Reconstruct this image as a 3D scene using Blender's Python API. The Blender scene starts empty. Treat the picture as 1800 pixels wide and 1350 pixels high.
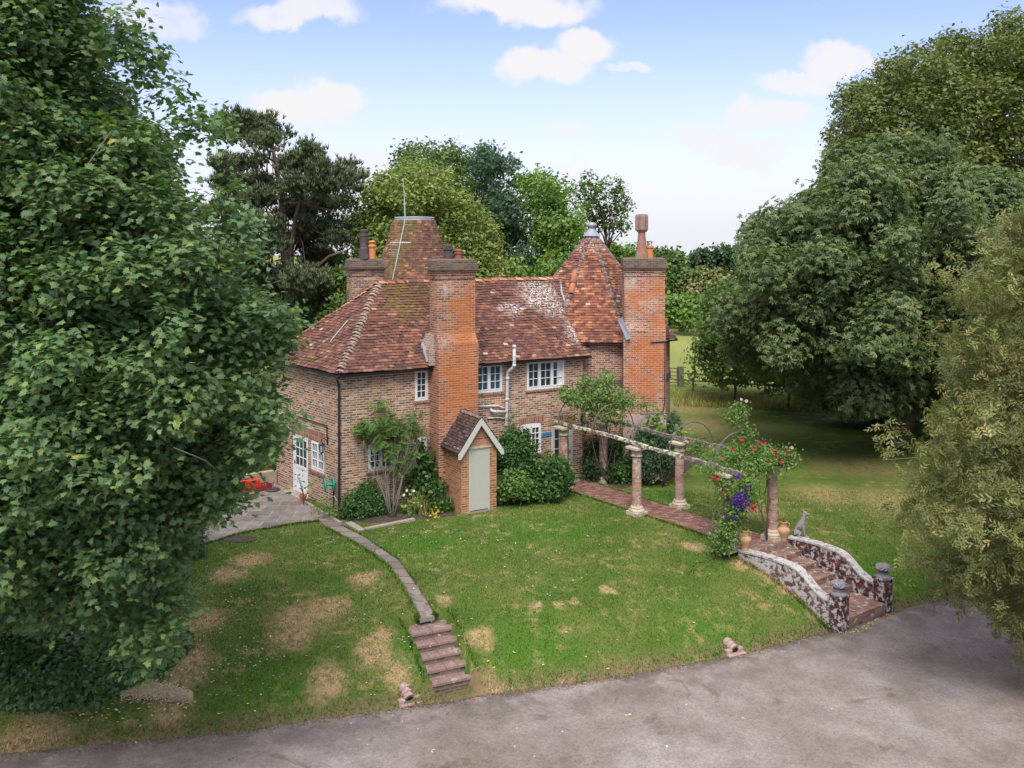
import bpy, math, random
import numpy as np
from mathutils import Vector, Matrix
rad = math.radians
random.seed(7)
RNG = np.random.default_rng(7)
C = bpy.context.scene.collection
scene = bpy.context.scene

# ------------------------------------------------------------------ camera
H = 8.5                       # camera height above the terrace
F = 1600.0                    # focal length of the photograph in its own pixels (1800 wide)
CX, CY = 900.0, 425.0         # where the level view axis meets the photograph
cam_d = bpy.data.cameras.new('camera'); cam = bpy.data.objects.new('camera', cam_d); C.objects.link(cam)
cam.location = (0, 0, H); cam.rotation_euler = (rad(90), 0, 0)
cam_d.sensor_width = 36; cam_d.lens = 36 * F / 1800
cam_d.shift_y = -(675 - CY) / 1800
cam_d.clip_start = 0.1; cam_d.clip_end = 6000
scene.camera = cam

# ------------------------------------------------------------------ light
SUN_EL, SUN_AZ = 54.0, 186.0  # azimuth measured clockwise from +Y (north)
SUN_STR, SUN_ANG, SKY_STR, EXPO = 2.0, 30.0, 0.11, 1.27
sd = bpy.data.lights.new('sun', 'SUN'); sun = bpy.data.objects.new('sun', sd); C.objects.link(sun)
sd.energy = SUN_STR; sd.angle = rad(SUN_ANG); sd.color = (1.0, 0.95, 0.88)
az, el = rad(SUN_AZ), rad(SUN_EL)
sv = Vector((math.sin(az) * math.cos(el), math.cos(az) * math.cos(el), math.sin(el)))
sun.rotation_euler = sv.to_track_quat('Z', 'Y').to_euler(); sun.location = (0, -10, 40)
vs = scene.view_settings
vs.view_transform = 'Standard'; vs.look = 'None'; vs.exposure = EXPO; vs.gamma = 1
scene.cycles.max_bounces = 6; scene.cycles.diffuse_bounces = 3; scene.cycles.glossy_bounces = 2
scene.cycles.transmission_bounces = 2; scene.cycles.transparent_max_bounces = 4
scene.cycles.use_denoising = True

# ------------------------------------------------------------------ node helpers
class NT:
    def __init__(s, tree): s.t = tree; s.n = tree.nodes; s.l = tree.links
    def new(s, kind, **kw):
        nd = s.n.new(kind)
        for k, v in kw.items(): setattr(nd, k, v)
        return nd
    def put(s, sock, v):
        if isinstance(v, bpy.types.NodeSocket): s.l.new(v, sock)
        elif isinstance(v, (tuple, list)):
            v = list(v)
            if len(v) == 3 and len(sock.default_value) == 4: v.append(1)
            sock.default_value = v
        else: sock.default_value = v
    def math(s, op, a, b=0.0, c=None, clamp=False):
        m = s.new('ShaderNodeMath', operation=op); m.use_clamp = clamp
        s.put(m.inputs[0], a); s.put(m.inputs[1], b)
        if c is not None: s.put(m.inputs[2], c)
        return m.outputs[0]
    def vm(s, op, a, b=None, out=0):
        m = s.new('ShaderNodeVectorMath', operation=op); s.put(m.inputs[0], a)
        if b is not None:
            if op == 'SCALE': s.put(m.inputs['Scale'], b)
            else: s.put(m.inputs[1], b)
        return m.outputs['Value'] if op in ('LENGTH', 'DISTANCE', 'DOT_PRODUCT') else m.outputs[0]
    def noise(s, vec, scale, detail=3, rough=0.55, dist=0.0, col=False):
        m = s.new('ShaderNodeTexNoise'); s.put(m.inputs['Vector'], vec)
        m.inputs['Scale'].default_value = scale; m.inputs['Detail'].default_value = detail
        m.inputs['Roughness'].default_value = rough; m.inputs['Distortion'].default_value = dist
        return m.outputs['Color' if col else 'Fac']
    def ramp(s, f, stops, interp='LINEAR'):
        m = s.new('ShaderNodeValToRGB'); s.put(m.inputs[0], f); e = m.color_ramp.elements
        m.color_ramp.interpolation = interp
        while len(e) > 1: e.remove(e[-1])
        for i, (p, c) in enumerate(stops):
            q = e[0] if i == 0 else e.new(p)
            q.position = p
            q.color = (c, c, c, 1) if isinstance(c, (int, float)) else (*c, 1)
        return m.outputs[0]
    def sstep(s, f, a, b):
        m = s.new('ShaderNodeMapRange', interpolation_type='SMOOTHSTEP'); s.put(m.inputs[0], f)
        m.inputs[1].default_value = a; m.inputs[2].default_value = b
        return m.outputs[0]
    def mix(s, f, a, b, mode='MIX'):
        m = s.new('ShaderNodeMix', data_type='RGBA', blend_type=mode); s.put(m.inputs[0], f)
        s.put(m.inputs[6], a); s.put(m.inputs[7], b)
        return m.outputs[2]
    def bump(s, h, strength=0.4, dist=0.02):
        m = s.new('ShaderNodeBump'); s.put(m.inputs['Height'], h)
        m.inputs['Strength'].default_value = strength; m.inputs['Distance'].default_value = dist
        return m.outputs[0]

MATS = {}
def material(name):
    m = bpy.data.materials.new(name); m.use_nodes = True
    t = NT(m.node_tree); t.n.clear()
    out = t.new('ShaderNodeOutputMaterial'); bs = t.new('ShaderNodeBsdfPrincipled')
    t.l.new(bs.outputs[0], out.inputs[0]); t.bs = bs; t.out = out
    MATS[name] = m
    return m, t
def finish(t, col, rough=0.8, normal=None, spec=0.3, metal=0.0):
    t.put(t.bs.inputs['Base Color'], col); t.put(t.bs.inputs['Roughness'], rough)
    t.bs.inputs['Specular IOR Level'].default_value = spec; t.bs.inputs['Metallic'].default_value = metal
    if normal is not None: t.l.new(normal, t.bs.inputs['Normal'])
def pos(t): return t.new('ShaderNodeNewGeometry').outputs['Position']
def uvn(t): return t.new('ShaderNodeUVMap').outputs[0]
def attr(t, n):
    a = t.new('ShaderNodeAttribute'); a.attribute_name = n
    return a.outputs['Fac']
def blobs(t, p, lst):
    """sum of soft round marks at real places: (x, y, z, radius)"""
    r = None
    for (x, y, z, R) in lst:
        d = t.vm('DISTANCE', p, (x, y, z))
        v = t.sstep(t.math('DIVIDE', d, R), 1.12, 0.15)
        r = v if r is None else t.math('MAXIMUM', r, v)
    return r

# ------------------------------------------------------------------ world: sky and clouds
w = bpy.data.worlds.new('World'); scene.world = w; w.use_nodes = True
t = NT(w.node_tree); t.n.clear()
wo = t.new('ShaderNodeOutputWorld'); bg = t.new('ShaderNodeBackground'); t.l.new(bg.outputs[0], wo.inputs[0])
sky = t.new('ShaderNodeTexSky'); sky.sky_type = 'NISHITA'; sky.sun_disc = False
sky.sun_elevation = rad(SUN_EL); sky.sun_rotation = rad(SUN_AZ)
sky.air_density = 1.0; sky.dust_density = 0.5; sky.ozone_density = 4.0; sky.altitude = 50
g = t.new('ShaderNodeTexCoord').outputs['Generated']
sep = t.new('ShaderNodeSeparateXYZ'); t.l.new(g, sep.inputs[0])
ay = t.math('MAXIMUM', t.math('ABSOLUTE', sep.outputs[1]), 0.05)
a_ = t.math('DIVIDE', sep.outputs[0], ay); b_ = t.math('DIVIDE', sep.outputs[2], ay)
cmb = t.new('ShaderNodeCombineXYZ'); t.l.new(a_, cmb.inputs[0]); t.l.new(b_, cmb.inputs[1])
wob = t.noise(cmb.outputs[0], 9, 5, 0.6, col=True)
wv = t.vm('ADD', cmb.outputs[0], t.vm('SCALE', t.vm('SUBTRACT', wob, (.5, .5, .5)), 0.10))
CLOUDS = [(905, 12, 165, 42, 1), (1020, 78, 72, 38, 1), (955, 112, 95, 34, .95), (1095, 118, 60, 14, .7),
          (585, 185, 62, 42, 1), (505, 205, 85, 38, .95), (1480, 118, 100, 38, .9), (1400, 150, 80, 26, .85), (1350, 208, 95, 34, .85),
          (1240, 238, 90, 30, .78), (1310, 270, 90, 28, .78), (530, 12, 130, 34, .8), (270, 25, 120, 50, .68),
          (1000, 236, 64, 20, .62), (1015, 300, 60, 22, .55), (650, 290, 90, 34, .68), (450, 300, 120, 50, .75), (1180, 300, 60, 20, .3),
          (1900, 60, 120, 50, .7), (-150, 120, 200, 60, .7), (2150, 200, 160, 50, .7)]
mask = None
for (px, py, rx, ry, s_) in CLOUDS:
    mp = t.vm('MULTIPLY', t.vm('SUBTRACT', wv, ((px - CX) / F, (CY - py) / F, 0)), (F / rx, F / ry, 0))
    ln = t.vm('LENGTH', mp)
    v = t.math('MULTIPLY', t.sstep(ln, 1.15, 0.5), s_)
    mask = v if mask is None else t.math('MAXIMUM', mask, v)
fine = t.noise(cmb.outputs[0], 28, 4, 0.6)
mask = t.math('MULTIPLY', t.sstep(t.math('ADD', mask, t.math('MULTIPLY', t.math('SUBTRACT', fine, .5), .8)), .08, .92), t.math('ADD', t.math('MULTIPLY', mask, .4), .6), clamp=True)
hz = t.sstep(sep.outputs[2], 0.255, -0.02)       # real skies pale towards the horizon: thin high cloud there
veil = t.math('MULTIPLY', hz, 0.95)
skyc = t.mix(1.0, sky.outputs[0], (SKY_STR * .90, SKY_STR * .74, SKY_STR * .85), 'MULTIPLY')
CL = (0.385, 0.38, 0.388)
skyv = t.mix(veil, skyc, (0.345, 0.358, 0.388))
hi = t.math('MULTIPLY', t.sstep(sep.outputs[2], .30, .55), t.sstep(t.noise(g, 1.6, 4, .6), .30, .55))   # bright broken cloud above the view, added to raise the ambient light
fin = t.mix(t.math('MULTIPLY', hi, .85), t.mix(mask, skyv, CL), (.82, .81, .80))
t.l.new(fin, bg.inputs[0]); bg.inputs[1].default_value = 1.0

# ------------------------------------------------------------------ object helpers
def tag(o, label=None, cat=None, group=None, kind=None):
    if label: o['label'] = label
    if cat: o['category'] = cat
    if group: o['group'] = group
    if kind: o['kind'] = kind
    return o
def worigin(o):
    v = Vector((0, 0, 0))
    while o is not None: v += o.location; o = o.parent
    return v
def empty(name, loc, label, cat, group=None):
    o = bpy.data.objects.new(name, None); C.objects.link(o); o.location = loc
    o.empty_display_size = 0.3
    return tag(o, label, cat, group)
def face_uv(co, faces):
    uv = []
    for f in faces:
        p = [Vector(co[i]) for i in f]
        n = Vector((0, 0, 0))
        for i in range(len(p)):
            a, b = p[i], p[(i + 1) % len(p)]
            n += Vector(((a.y - b.y) * (a.z + b.z), (a.z - b.z) * (a.x + b.x), (a.x - b.x) * (a.y + b.y)))
        n = n.normalized() if n.length > 1e-12 else Vector((0, 0, 1))
        tt = Vector((0, 0, 1)).cross(n)
        tt = tt.normalized() if tt.length > 0.05 else Vector((1, 0, 0))
        bb = n.cross(tt)
        uv += [(q.dot(tt), q.dot(bb)) for q in p]
    return uv
class MB:
    def __init__(s): s.v = []; s.f = []; s.m = []; s.cm = 0
    def add(s, vs_, fs_):
        k = len(s.v); s.v += [tuple(v) for v in vs_]
        for f in fs_: s.f.append(tuple(i + k for i in f)); s.m.append(s.cm)
        return s
    def poly(s, pts): return s.add(pts, [tuple(range(len(pts)))])
    def hexa(s, lo, hi):
        """solid between two rings of the same length"""
        n = len(lo)
        fs = [tuple(range(n - 1, -1, -1)), tuple(range(n, 2 * n))]
        fs += [(i, (i + 1) % n, n + (i + 1) % n, n + i) for i in range(n)]
        return s.add(list(lo) + list(hi), fs)
    def box(s, o, a, b, z0, z1, u=(1, 0), v=(0, 1)):
        """a=(a0,a1) along u, b=(b0,b1) along v (plan directions) from plan point o"""
        def P(i, j, z): return (o[0] + u[0] * i + v[0] * j, o[1] + u[1] * i + v[1] * j, z)
        lo = [P(a[0], b[0], z0), P(a[1], b[0], z0), P(a[1], b[1], z0), P(a[0], b[1], z0)]
        hi = [(p[0], p[1], z1) for p in lo]
        if u[0] * v[1] - u[1] * v[0] < 0: lo.reverse(); hi.reverse()
        return s.hexa(lo, hi)
    def cube(s, c, sx, sy, sz, rz=0.0):
        cu, su = math.cos(rz), math.sin(rz)
        return s.box(c, (-sx / 2, sx / 2), (-sy / 2, sy / 2), c[2] - sz / 2, c[2] + sz / 2, (cu, su), (-su, cu))
    def tube(s, pts, r, seg=8, cap=True):
        pts = [Vector(p) for p in pts]; n = len(pts)
        rs = r if isinstance(r, (list, tuple)) else [r] * n
        up = None; rings = []
        for i, p in enumerate(pts):
            d = (pts[min(i + 1, n - 1)] - pts[max(i - 1, 0)])
            d = d.normalized() if d.length > 1e-9 else Vector((0, 0, 1))
            if up is None:
                up = Vector((0, 0, 1)) if abs(d.z) < 0.9 else Vector((1, 0, 0))
            x = d.cross(up); x = x.normalized() if x.length > 1e-6 else Vector((1, 0, 0))
            y = x.cross(d).normalized(); up = y
            rings.append([p + (x * math.cos(k * 2 * math.pi / seg) + y * math.sin(k * 2 * math.pi / seg)) * rs[i] for k in range(seg)])
        vs_ = [q for R in rings for q in R]; fs = []
        for i in range(n - 1):
            for k in range(seg):
                a = i * seg + k; b = i * seg + (k + 1) % seg
                fs.append((a, a + seg, b + seg, b))
        if cap: fs.append(tuple(range(seg))); fs.append(tuple(range((n - 1) * seg + seg - 1, (n - 1) * seg - 1, -1)))
        return s.add(vs_, fs)
    def lathe(s, c, prof, seg=20, a0=0.0, a1=2 * math.pi):
        full = abs(a1 - a0 - 2 * math.pi) < 1e-6
        n = seg if full else seg + 1
        vs_ = []; fs = []
        for (r, z) in prof:
            for k in range(n):
                a = a0 + (a1 - a0) * k / seg
                vs_.append((c[0] + r * math.cos(a), c[1] + r * math.sin(a), c[2] + z))
        for i in range(len(prof) - 1):
            for k in range(seg):
                k2 = (k + 1) % n
                fs.append((i * n + k, i * n + k2, (i + 1) * n + k2, (i + 1) * n + k))
        if full:
            if prof[0][0] > 1e-4: fs.append(tuple(range(n - 1, -1, -1)))
            if prof[-1][0] > 1e-4: fs.append(tuple(range((len(prof) - 1) * n, len(prof) * n)))
        return s.add(vs_, fs)
    def build(s, name, mats, parent=None, base=None, smooth=False, uv='auto', bevel=0):
        if not isinstance(mats, (list, tuple)): mats = [mats]
        wo_ = worigin(parent) if parent is not None else Vector(base if base is not None else (0, 0, 0))
        me = bpy.data.meshes.new(name)
        me.from_pydata([(x - wo_.x, y - wo_.y, z - wo_.z) for x, y, z in s.v], [], s.f)
        for m in mats: me.materials.append(MATS[m] if isinstance(m, str) else m)
        if len(mats) > 1: me.polygons.foreach_set('material_index', s.m)
        L = me.uv_layers.new(name='UVMap')
        if uv == 'auto': d = face_uv(s.v, s.f)
        elif uv[0] == 'cyl':
            _, cx, cy, R = uv; d = []
            for f in s.f:
                mx = sum(s.v[i][0] for i in f) / len(f) - cx; my = sum(s.v[i][1] for i in f) / len(f) - cy
                am = math.atan2(my, mx)
                for i in f:
                    a = math.atan2(s.v[i][1] - cy, s.v[i][0] - cx)
                    while a - am > math.pi: a -= 2 * math.pi
                    while a - am < -math.pi: a += 2 * math.pi
                    d.append((a * R, s.v[i][2]))
        L.data.foreach_set('uv', [c for q in d for c in q])
        if smooth: me.polygons.foreach_set('use_smooth', [True] * len(me.polygons))
        me.update()
        o = bpy.data.objects.new(name, me); C.objects.link(o)
        if parent is not None: o.parent = parent
        else: o.location = wo_
        if bevel:
            b = o.modifiers.new('bevel', 'BEVEL'); b.width = bevel; b.segments = 2; b.limit_method = 'ANGLE'
        return o
def fast_mesh(name, V, counts, idx, mat, parent=None, base=None, attrs=None, smooth=False):
    """numpy arrays -> one mesh object (V world coordinates, face sizes, vertex indices)"""
    wo_ = worigin(parent) if parent is not None else Vector(base if base is not None else (0, 0, 0))
    V = V - np.array(wo_)[None, :]
    me = bpy.data.meshes.new(name)
    me.vertices.add(len(V)); me.vertices.foreach_set('co', V.astype(np.float32).ravel())
    me.loops.add(len(idx)); me.loops.foreach_set('vertex_index', idx.astype(np.int32))
    me.polygons.add(len(counts)); st = np.concatenate([[0], np.cumsum(counts)[:-1]]).astype(np.int32)
    me.polygons.foreach_set('loop_start', st)
    me.polygons.foreach_set('use_smooth', np.full(len(counts), smooth))
    if attrs:
        for k, a in attrs.items():
            at = me.attributes.new(k, 'FLOAT', 'FACE' if len(a) == len(counts) else 'POINT'); at.data.foreach_set('value', a.astype(np.float32))
    me.update(calc_edges=True)
    mats = mat if isinstance(mat, list) else [mat]
    for m in mats: me.materials.append(MATS[m])
    o = bpy.data.objects.new(name, me); C.objects.link(o)
    if parent is not None: o.parent = parent
    else: o.location = wo_
    return o

# ------------------------------------------------------------------ measuring the place from the photograph
def W(px, py, D): return Vector(((px - CX) / F * D, D, H + (CY - py) / F * D))
EX = [-80, -30, -14, -9.6, -5.58, -2.34, -.6, 2.5, 5.3, 8.2, 10.5, 13, 20, 60, 120]
EY = [2, 12.6, 15.9, 17.07, 17.86, 18.73, 19.3, 20.2, 21.2, 22.7, 24, 25.2, 27.5, 38, 50]
ROADZ = -1.1
def yedge(x): return np.interp(x, EX, EY)
def hterr(x, y):
    x = np.asarray(x, float); y = np.asarray(y, float)
    d = (y - yedge(x)) * 0.93
    L = np.interp(x, [-12, -6, -2, 3, 6, 9, 12], [2.6, 2.0, 1.35, 1.5, 1.75, 1.6, 2.2])
    dd = np.maximum(d, 0)
    z = ROADZ * np.exp(-(dd / L) ** 1.25) + 0.03 * (1 - np.exp(-dd / .15))
    z = np.where(d < 0, ROADZ - 0.06, z)
    z = z - .0130 * np.maximum(np.hypot(x, y) - 112, 0)
    z = z + 0.014 * np.sin(x * .9 + 1) * np.sin(y * .7) * (dd > 3)
    return z
def G(px, py, dz=0.0):
    """where the sight line through a photo point meets the ground"""
    z = 0.0
    for _ in range(40):
        D = F * (H - z) / (py - CY); x = (px - CX) / F * D
        z = 0.5 * z + 0.5 * float(hterr(x, D))
    D = F * (H - z) / (py - CY)
    return Vector(((px - CX) / F * D, D, z + dz))
def G0(px, py, z=0.0):
    D = F * (H - z) / (py - CY)
    return Vector(((px - CX) / F * D, D, z))
def onplane(px, py, P, n):
    r = Vector(((px - CX) / F, 1.0, (CY - py) / F)); o = Vector((0, 0, H)); n = Vector(n)
    k = (Vector(P) - o).dot(n) / r.dot(n)
    return o + r * k
def inpoly(x, y, poly):
    x = np.asarray(x); y = np.asarray(y); c = np.zeros(x.shape, bool); n = len(poly)
    for i in range(n):
        x1, y1 = poly[i][0], poly[i][1]; x2, y2 = poly[(i + 1) % n][0], poly[(i + 1) % n][1]
        if y1 == y2: continue
        k = ((y1 > y) != (y2 > y)) & (x < (x2 - x1) * (y - y1) / (y2 - y1) + x1)
        c ^= k
    return c
def disttopoly(x, y, poly):
    d = np.full(np.shape(x), 1e9); n = len(poly)
    for i in range(n):
        a = np.array(poly[i][:2], float); b = np.array(poly[(i + 1) % n][:2], float)
        ab = b - a; L2 = max(ab @ ab, 1e-9)
        tt = np.clip(((x - a[0]) * ab[0] + (y - a[1]) * ab[1]) / L2, 0, 1)
        d = np.minimum(d, np.hypot(x - a[0] - tt * ab[0], y - a[1] - tt * ab[1]))
    return d
# ------------------------------------------------------------------ materials
def brick_mat(name, stops, mortar, scale=1.0, lichen=None, orange=None, paleb=None, pale=0.25, bw=0.22, bh=0.076, dark=0.0, mort=0.0145):
    m, t = material(name); uv = uvn(t); p = pos(t)
    jit = t.vm('SCALE', t.vm('SUBTRACT', t.noise(p, 2.5, 3, col=True), (.5, .5, .5)), 0.035)
    uvj = t.vm('ADD', uv, jit)
    b = t.new('ShaderNodeTexBrick'); t.l.new(uvj, b.inputs['Vector'])
    b.inputs['Scale'].default_value = 1.0; b.inputs['Brick Width'].default_value = bw; b.inputs['Row Height'].default_value = bh
    b.inputs['Mortar Size'].default_value = mort; b.inputs['Mortar Smooth'].default_value = 0.3; b.inputs['Bias'].default_value = 0
    b.inputs['Color1'].default_value = (0, 0, 0, 1); b.inputs['Color2'].default_value = (1, 1, 1, 1); b.inputs['Mortar'].default_value = (.5, .5, .5, 1)
    col = t.ramp(b.outputs['Color'], stops)
    fine = t.noise(p, 45, 4, 0.7)
    col = t.mix(0.8, col, t.ramp(fine, [(0.25, 0.55), (0.75, 1.35)]), 'MULTIPLY')
    big = t.noise(p, 0.9, 4, 0.6)
    mfac = t.math('ADD', t.sstep(fine, .8, .2), -0.15)
    mc = t.mix(t.noise(p, 8, 3), mortar, tuple(c * .6 for c in mortar))
    smear = t.math('MULTIPLY', t.sstep(t.noise(p, 3.2, 5, .7), .5, .72), pale)
    col = t.mix(smear, col, mc)
    col = t.mix(b.outputs['Fac'], col, mc)
    col = t.mix(t.math('MULTIPLY', t.sstep(big, .5, .75), 0.45), col, t.mix(.5, col, (.12, .08, .07)))
    if dark: # sooty, weathered, greener low down near the soil
        col = t.mix(t.math('MULTIPLY', t.sstep(t.noise(p, 2, 4), .45, .65), dark), col, (.07, .06, .05))
    if orange is not None:
        msk = blobs(t, t.vm('ADD', p, t.vm('SCALE', t.vm('SUBTRACT', t.noise(p, 1.7, 4, .65, col=True), (.5, .5, .5)), 1.6)), orange)
        msk = t.math('MULTIPLY', msk, t.math('ADD', t.math('MULTIPLY', t.noise(p, 6, 4, .7), 1.1), .3), clamp=True)
        oc = t.mix(t.noise(p, 14, 3), (.56, .165, .024), (.32, .085, .016))
        col = t.mix(t.math('MULTIPLY', msk, .9, clamp=True), col, t.mix(t.sstep(t.noise(p, 4, 4, .7), .22, .5), col, t.mix(.22, oc, col)))
    if paleb is not None:
        pq = t.vm('ADD', p, t.vm('SCALE', t.vm('SUBTRACT', t.noise(p, 2.2, 5, .75, col=True), (.5, .5, .5)), 1.5))
        pb2 = t.math('MULTIPLY', blobs(t, pq, paleb), t.math('MULTIPLY', t.sstep(t.noise(p, 9, 5, .8), .42, .62), .75), clamp=True)
        col = t.mix(pb2, col, (.47, .42, .37))
    if lichen is not None:
        sc, thr, amt, lc = lichen
        lm = t.sstep(t.noise(p, sc, 6, .7, .0), thr - .02, thr + .07)
        col = t.mix(t.math('MULTIPLY', lm, amt), col, lc)
    h = t.math('ADD', t.math('MULTIPLY', b.outputs['Fac'], -1.0), t.math('MULTIPLY', fine, .5))
    finish(t, col, 0.9, t.bump(h, .6, .012), .2)
    return m
OLD = [(0.0, (0.084, 0.058, 0.050)), (.2, (0.144, 0.078, 0.055)), (.4, (0.252, 0.106, 0.060)), (.6, (0.324, 0.134, 0.070)), (.8, (0.396, 0.196, 0.095)), (.92, (0.456, 0.269, 0.150)), (1.0, (0.480, 0.347, 0.240))]
RED = [(0.0, (0.101, 0.048, 0.040)), (.25, (0.202, 0.074, 0.046)), (.6, (0.302, 0.106, 0.058)), (1.0, (0.426, 0.175, 0.095))]
NEWR = [(0.0, (.17, .07, .045)), (.3, (.30, .115, .06)), (.7, (.40, .165, .085)), (1.0, (.47, .21, .11))]
MORT = (.55, .47, .37)
brick_mat('old_brick', OLD, MORT, pale=.42)
brick_mat('roundel_brick', RED, (.52, .42, .35), pale=.4)
brick_mat('outhouse_brick', NEWR, (.46, .31, .19), pale=.12)
brick_mat('band_brick', [(0, (.05, .04, .045)), (1, (.12, .08, .08))], (.2, .16, .15), pale=.1)

def tile_mat(name, stops, moss=None, lich=None, lamt=.85, lthr=.62, gen_l=.66):
    m, t = material(name); p0 = pos(t); r = attr(t, 'rnd'); p = p0
    pw = t.vm('ADD', p, t.vm('SCALE', t.vm('SUBTRACT', t.noise(p, 1.3, 5, .7, col=True), (.5, .5, .5)), 1.7))
    col = t.ramp(r, stops)
    n1 = t.noise(p, 38, 4, .7); n2 = t.noise(p, 1.1, 4, .6)
    col = t.mix(.75, col, t.ramp(n1, [(.25, .55), (.75, 1.4)]), 'MULTIPLY')
    col = t.mix(t.math('MULTIPLY', t.sstep(n2, .46, .7), .55), col, (.075, .035, .035))
    fl = t.sstep(t.noise(p, 11, 4, .65), gen_l, gen_l + .06)
    col = t.mix(t.math('MULTIPLY', fl, .55), col, (.42, .36, .32))
    if moss:
        mm = t.math('MULTIPLY', blobs(t, pw, moss), t.sstep(t.noise(p, 4.0, 4, .65), .35, .6))
        col = t.mix(t.math('MULTIPLY', mm, .85), col, t.mix(t.noise(p, 20), (.055, .05, .012), (.17, .13, .03)))
    if lich:
        lm = t.math('MULTIPLY', blobs(t, pw, lich), t.sstep(t.noise(p, 12, 5, .78), lthr - .10, lthr + .02))
        col = t.mix(t.math('MULTIPLY', lm, lamt), col, (.66, .62, .58))
    finish(t, col, .85, t.bump(n1, .5, .01), .25)
TST = [(0, (0.071, 0.039, 0.034)), (.25, (0.107, 0.051, 0.039)), (.6, (0.152, 0.067, 0.047)), (.88, (0.201, 0.090, 0.058)), (.975, (0.268, 0.133, 0.084)), (.99, (0.366, 0.220, 0.146)), (1, (0.488, 0.360, 0.269))]
TSO = [(0, (0.083, 0.041, 0.034)), (.25, (0.143, 0.060, 0.040)), (.6, (0.220, 0.086, 0.050)), (.88, (0.297, 0.113, 0.059)), (.985, (0.363, 0.173, 0.105)), (1, (0.495, 0.389, 0.315))]
TSC = [(0, (.07, .042, .032)), (.3, (.115, .062, .040)), (.6, (.165, .082, .048)), (.92, (.23, .11, .06)), (1, (.36, .2, .12))]

def plain(name, col, rough=.6, metal=0.0, spec=.4, var=.25, sc=12, bump=0.0, col2=None, c2amt=.5, thr=.55):
    m, t = material(name); p = pos(t)
    n = t.noise(p, sc, 4, .65)
    c = t.mix(1.0, col, t.ramp(n, [(.2, 1 - var), (.8, 1 + var)]), 'MULTIPLY')
    if col2: c = t.mix(t.math('MULTIPLY', t.sstep(t.noise(p, sc * .45, 5, .7), thr, thr + .1), c2amt), c, col2)
    finish(t, c, rough, t.bump(n, bump, .02) if bump else None, spec, metal)
    return m
plain('white_paint', (.62, .62, .62), .45, var=.06)
plain('grey_green_paint', (.42, .43, .37), .55, var=.05)
plain('barge_paint', (.43, .44, .385), .55, var=.06)
plain('cream_frame', (.52, .50, .44), .5, var=.08)
plain('lead', (.25, .27, .31), .5, metal=.2, var=.2, col2=(.42, .45, .48), c2amt=.6)
plain('black_iron', (.016, .016, .018), .45, var=.2)
plain('grey_pipe', (.42, .44, .47), .5, var=.15, col2=(.25, .26, .26), c2amt=.6)
plain('cream_pipe', (.62, .58, .48), .55, var=.1)
plain('verdigris', (.30, .42, .37), .6, var=.15)
plain('aerial_metal', (.55, .56, .58), .35, metal=.6, var=.1)
plain('soot_clay', (.06, .045, .045), .8, col2=(.16, .10, .09), c2amt=.7)
plain('orange_clay', (.50, .19, .07), .75, var=.2, sc=20)
plain('red_clay', (.26, .07, .05), .75, var=.25, sc=20)
plain('rust', (.22, .16, .14), .8, var=.3, col2=(.30, .095, .035), c2amt=.9, thr=.48, sc=9)
plain('terracotta', (.40, .235, .13), .75, var=.18, sc=9, col2=(.52, .44, .34), c2amt=.55)
plain('pot_terracotta', (.45, .14, .06), .7, var=.15)
plain('slate_dog', (.20, .18, .165), .9, var=.3, sc=18, bump=.4, col2=(.42, .38, .36), c2amt=.7)
plain('finial_stone', (.20, .185, .20), .9, var=.4, sc=25, bump=.8, col2=(.36, .34, .345), c2amt=.7)
plain('cast_stone', (.42, .355, .265), .9, var=.25, sc=14, bump=.5, col2=(.20, .17, .12), c2amt=.7)
plain('cap_stone', (.17, .14, .115), .95, var=.35, sc=16, bump=.5, col2=(.26, .25, .17), c2amt=.6)
plain('copper_bark', (.10, .07, .055), .9, var=.4, sc=14, bump=.7)
plain('grey_bark', (.15, .13, .11), .9, var=.4, sc=14, bump=.7, col2=(.26, .25, .20), c2amt=.6)
plain('pale_bark', (.30, .27, .21), .9, var=.3, sc=20, bump=.5)
plain('pine_bark', (.11, .065, .058), .9, var=.35, sc=8, bump=.8)
plain('dead_wood', (.42, .37, .30), .9, var=.3, sc=20)
plain('lichen_timber', (.13, .105, .085), .9, var=.35, sc=14, bump=.6, col2=(.58, .57, .42), c2amt=.9, thr=.46)
plain('old_timber', (.12, .095, .08), .9, var=.35, sc=14, bump=.6, col2=(.36, .33, .29), c2amt=.7, thr=.5)
plain('fence_timber', (.14, .115, .09), .9, var=.3, sc=8)
plain('hoop_iron', (.10, .09, .09), .6, var=.3)
plain('hose_green', (.01, .26, .17), .45, var=.1)
plain('hose_pipe', (.35, .38, .34), .6, var=.1)
plain('crate_red', (.62, .035, .015), .45, var=.12)
plain('crate_dark', (.22, .02, .015), .5, var=.12)
plain('can_teal', (.01, .09, .10), .45, var=.12)
plain('can_cream', (.5, .45, .3), .5, var=.12)
plain('parasol_base', (.035, .035, .04), .6, var=.2)
plain('sign_blue', (.05, .20, .36), .5, var=.08)
plain('sign_ink', (.012, .045, .11), .6, var=.05)
plain('render_pink', (.38, .27, .24), .9, var=.2, sc=5, bump=.2, col2=(.28, .22, .20), c2amt=.6)
plain('wall_render', (.30, .255, .18), .95, var=.3, sc=6, bump=.4, col2=(.20, .18, .12), c2amt=.6)
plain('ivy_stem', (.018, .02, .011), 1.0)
plain('soil', (.055, .038, .03), 1.0, var=.45, sc=22, bump=.9, col2=(.13, .095, .07), c2amt=.5)
plain('slab', (.29, .235, .20), .95, var=.2, sc=6, bump=.4, col2=(.42, .37, .33), c2amt=.4)
plain('clay_pipe', (.33, .22, .19), .85, var=.3, sc=22, col2=(.52, .45, .41), c2amt=.7)
plain('curtain', (.58, .58, .56), .9, var=.06)
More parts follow.
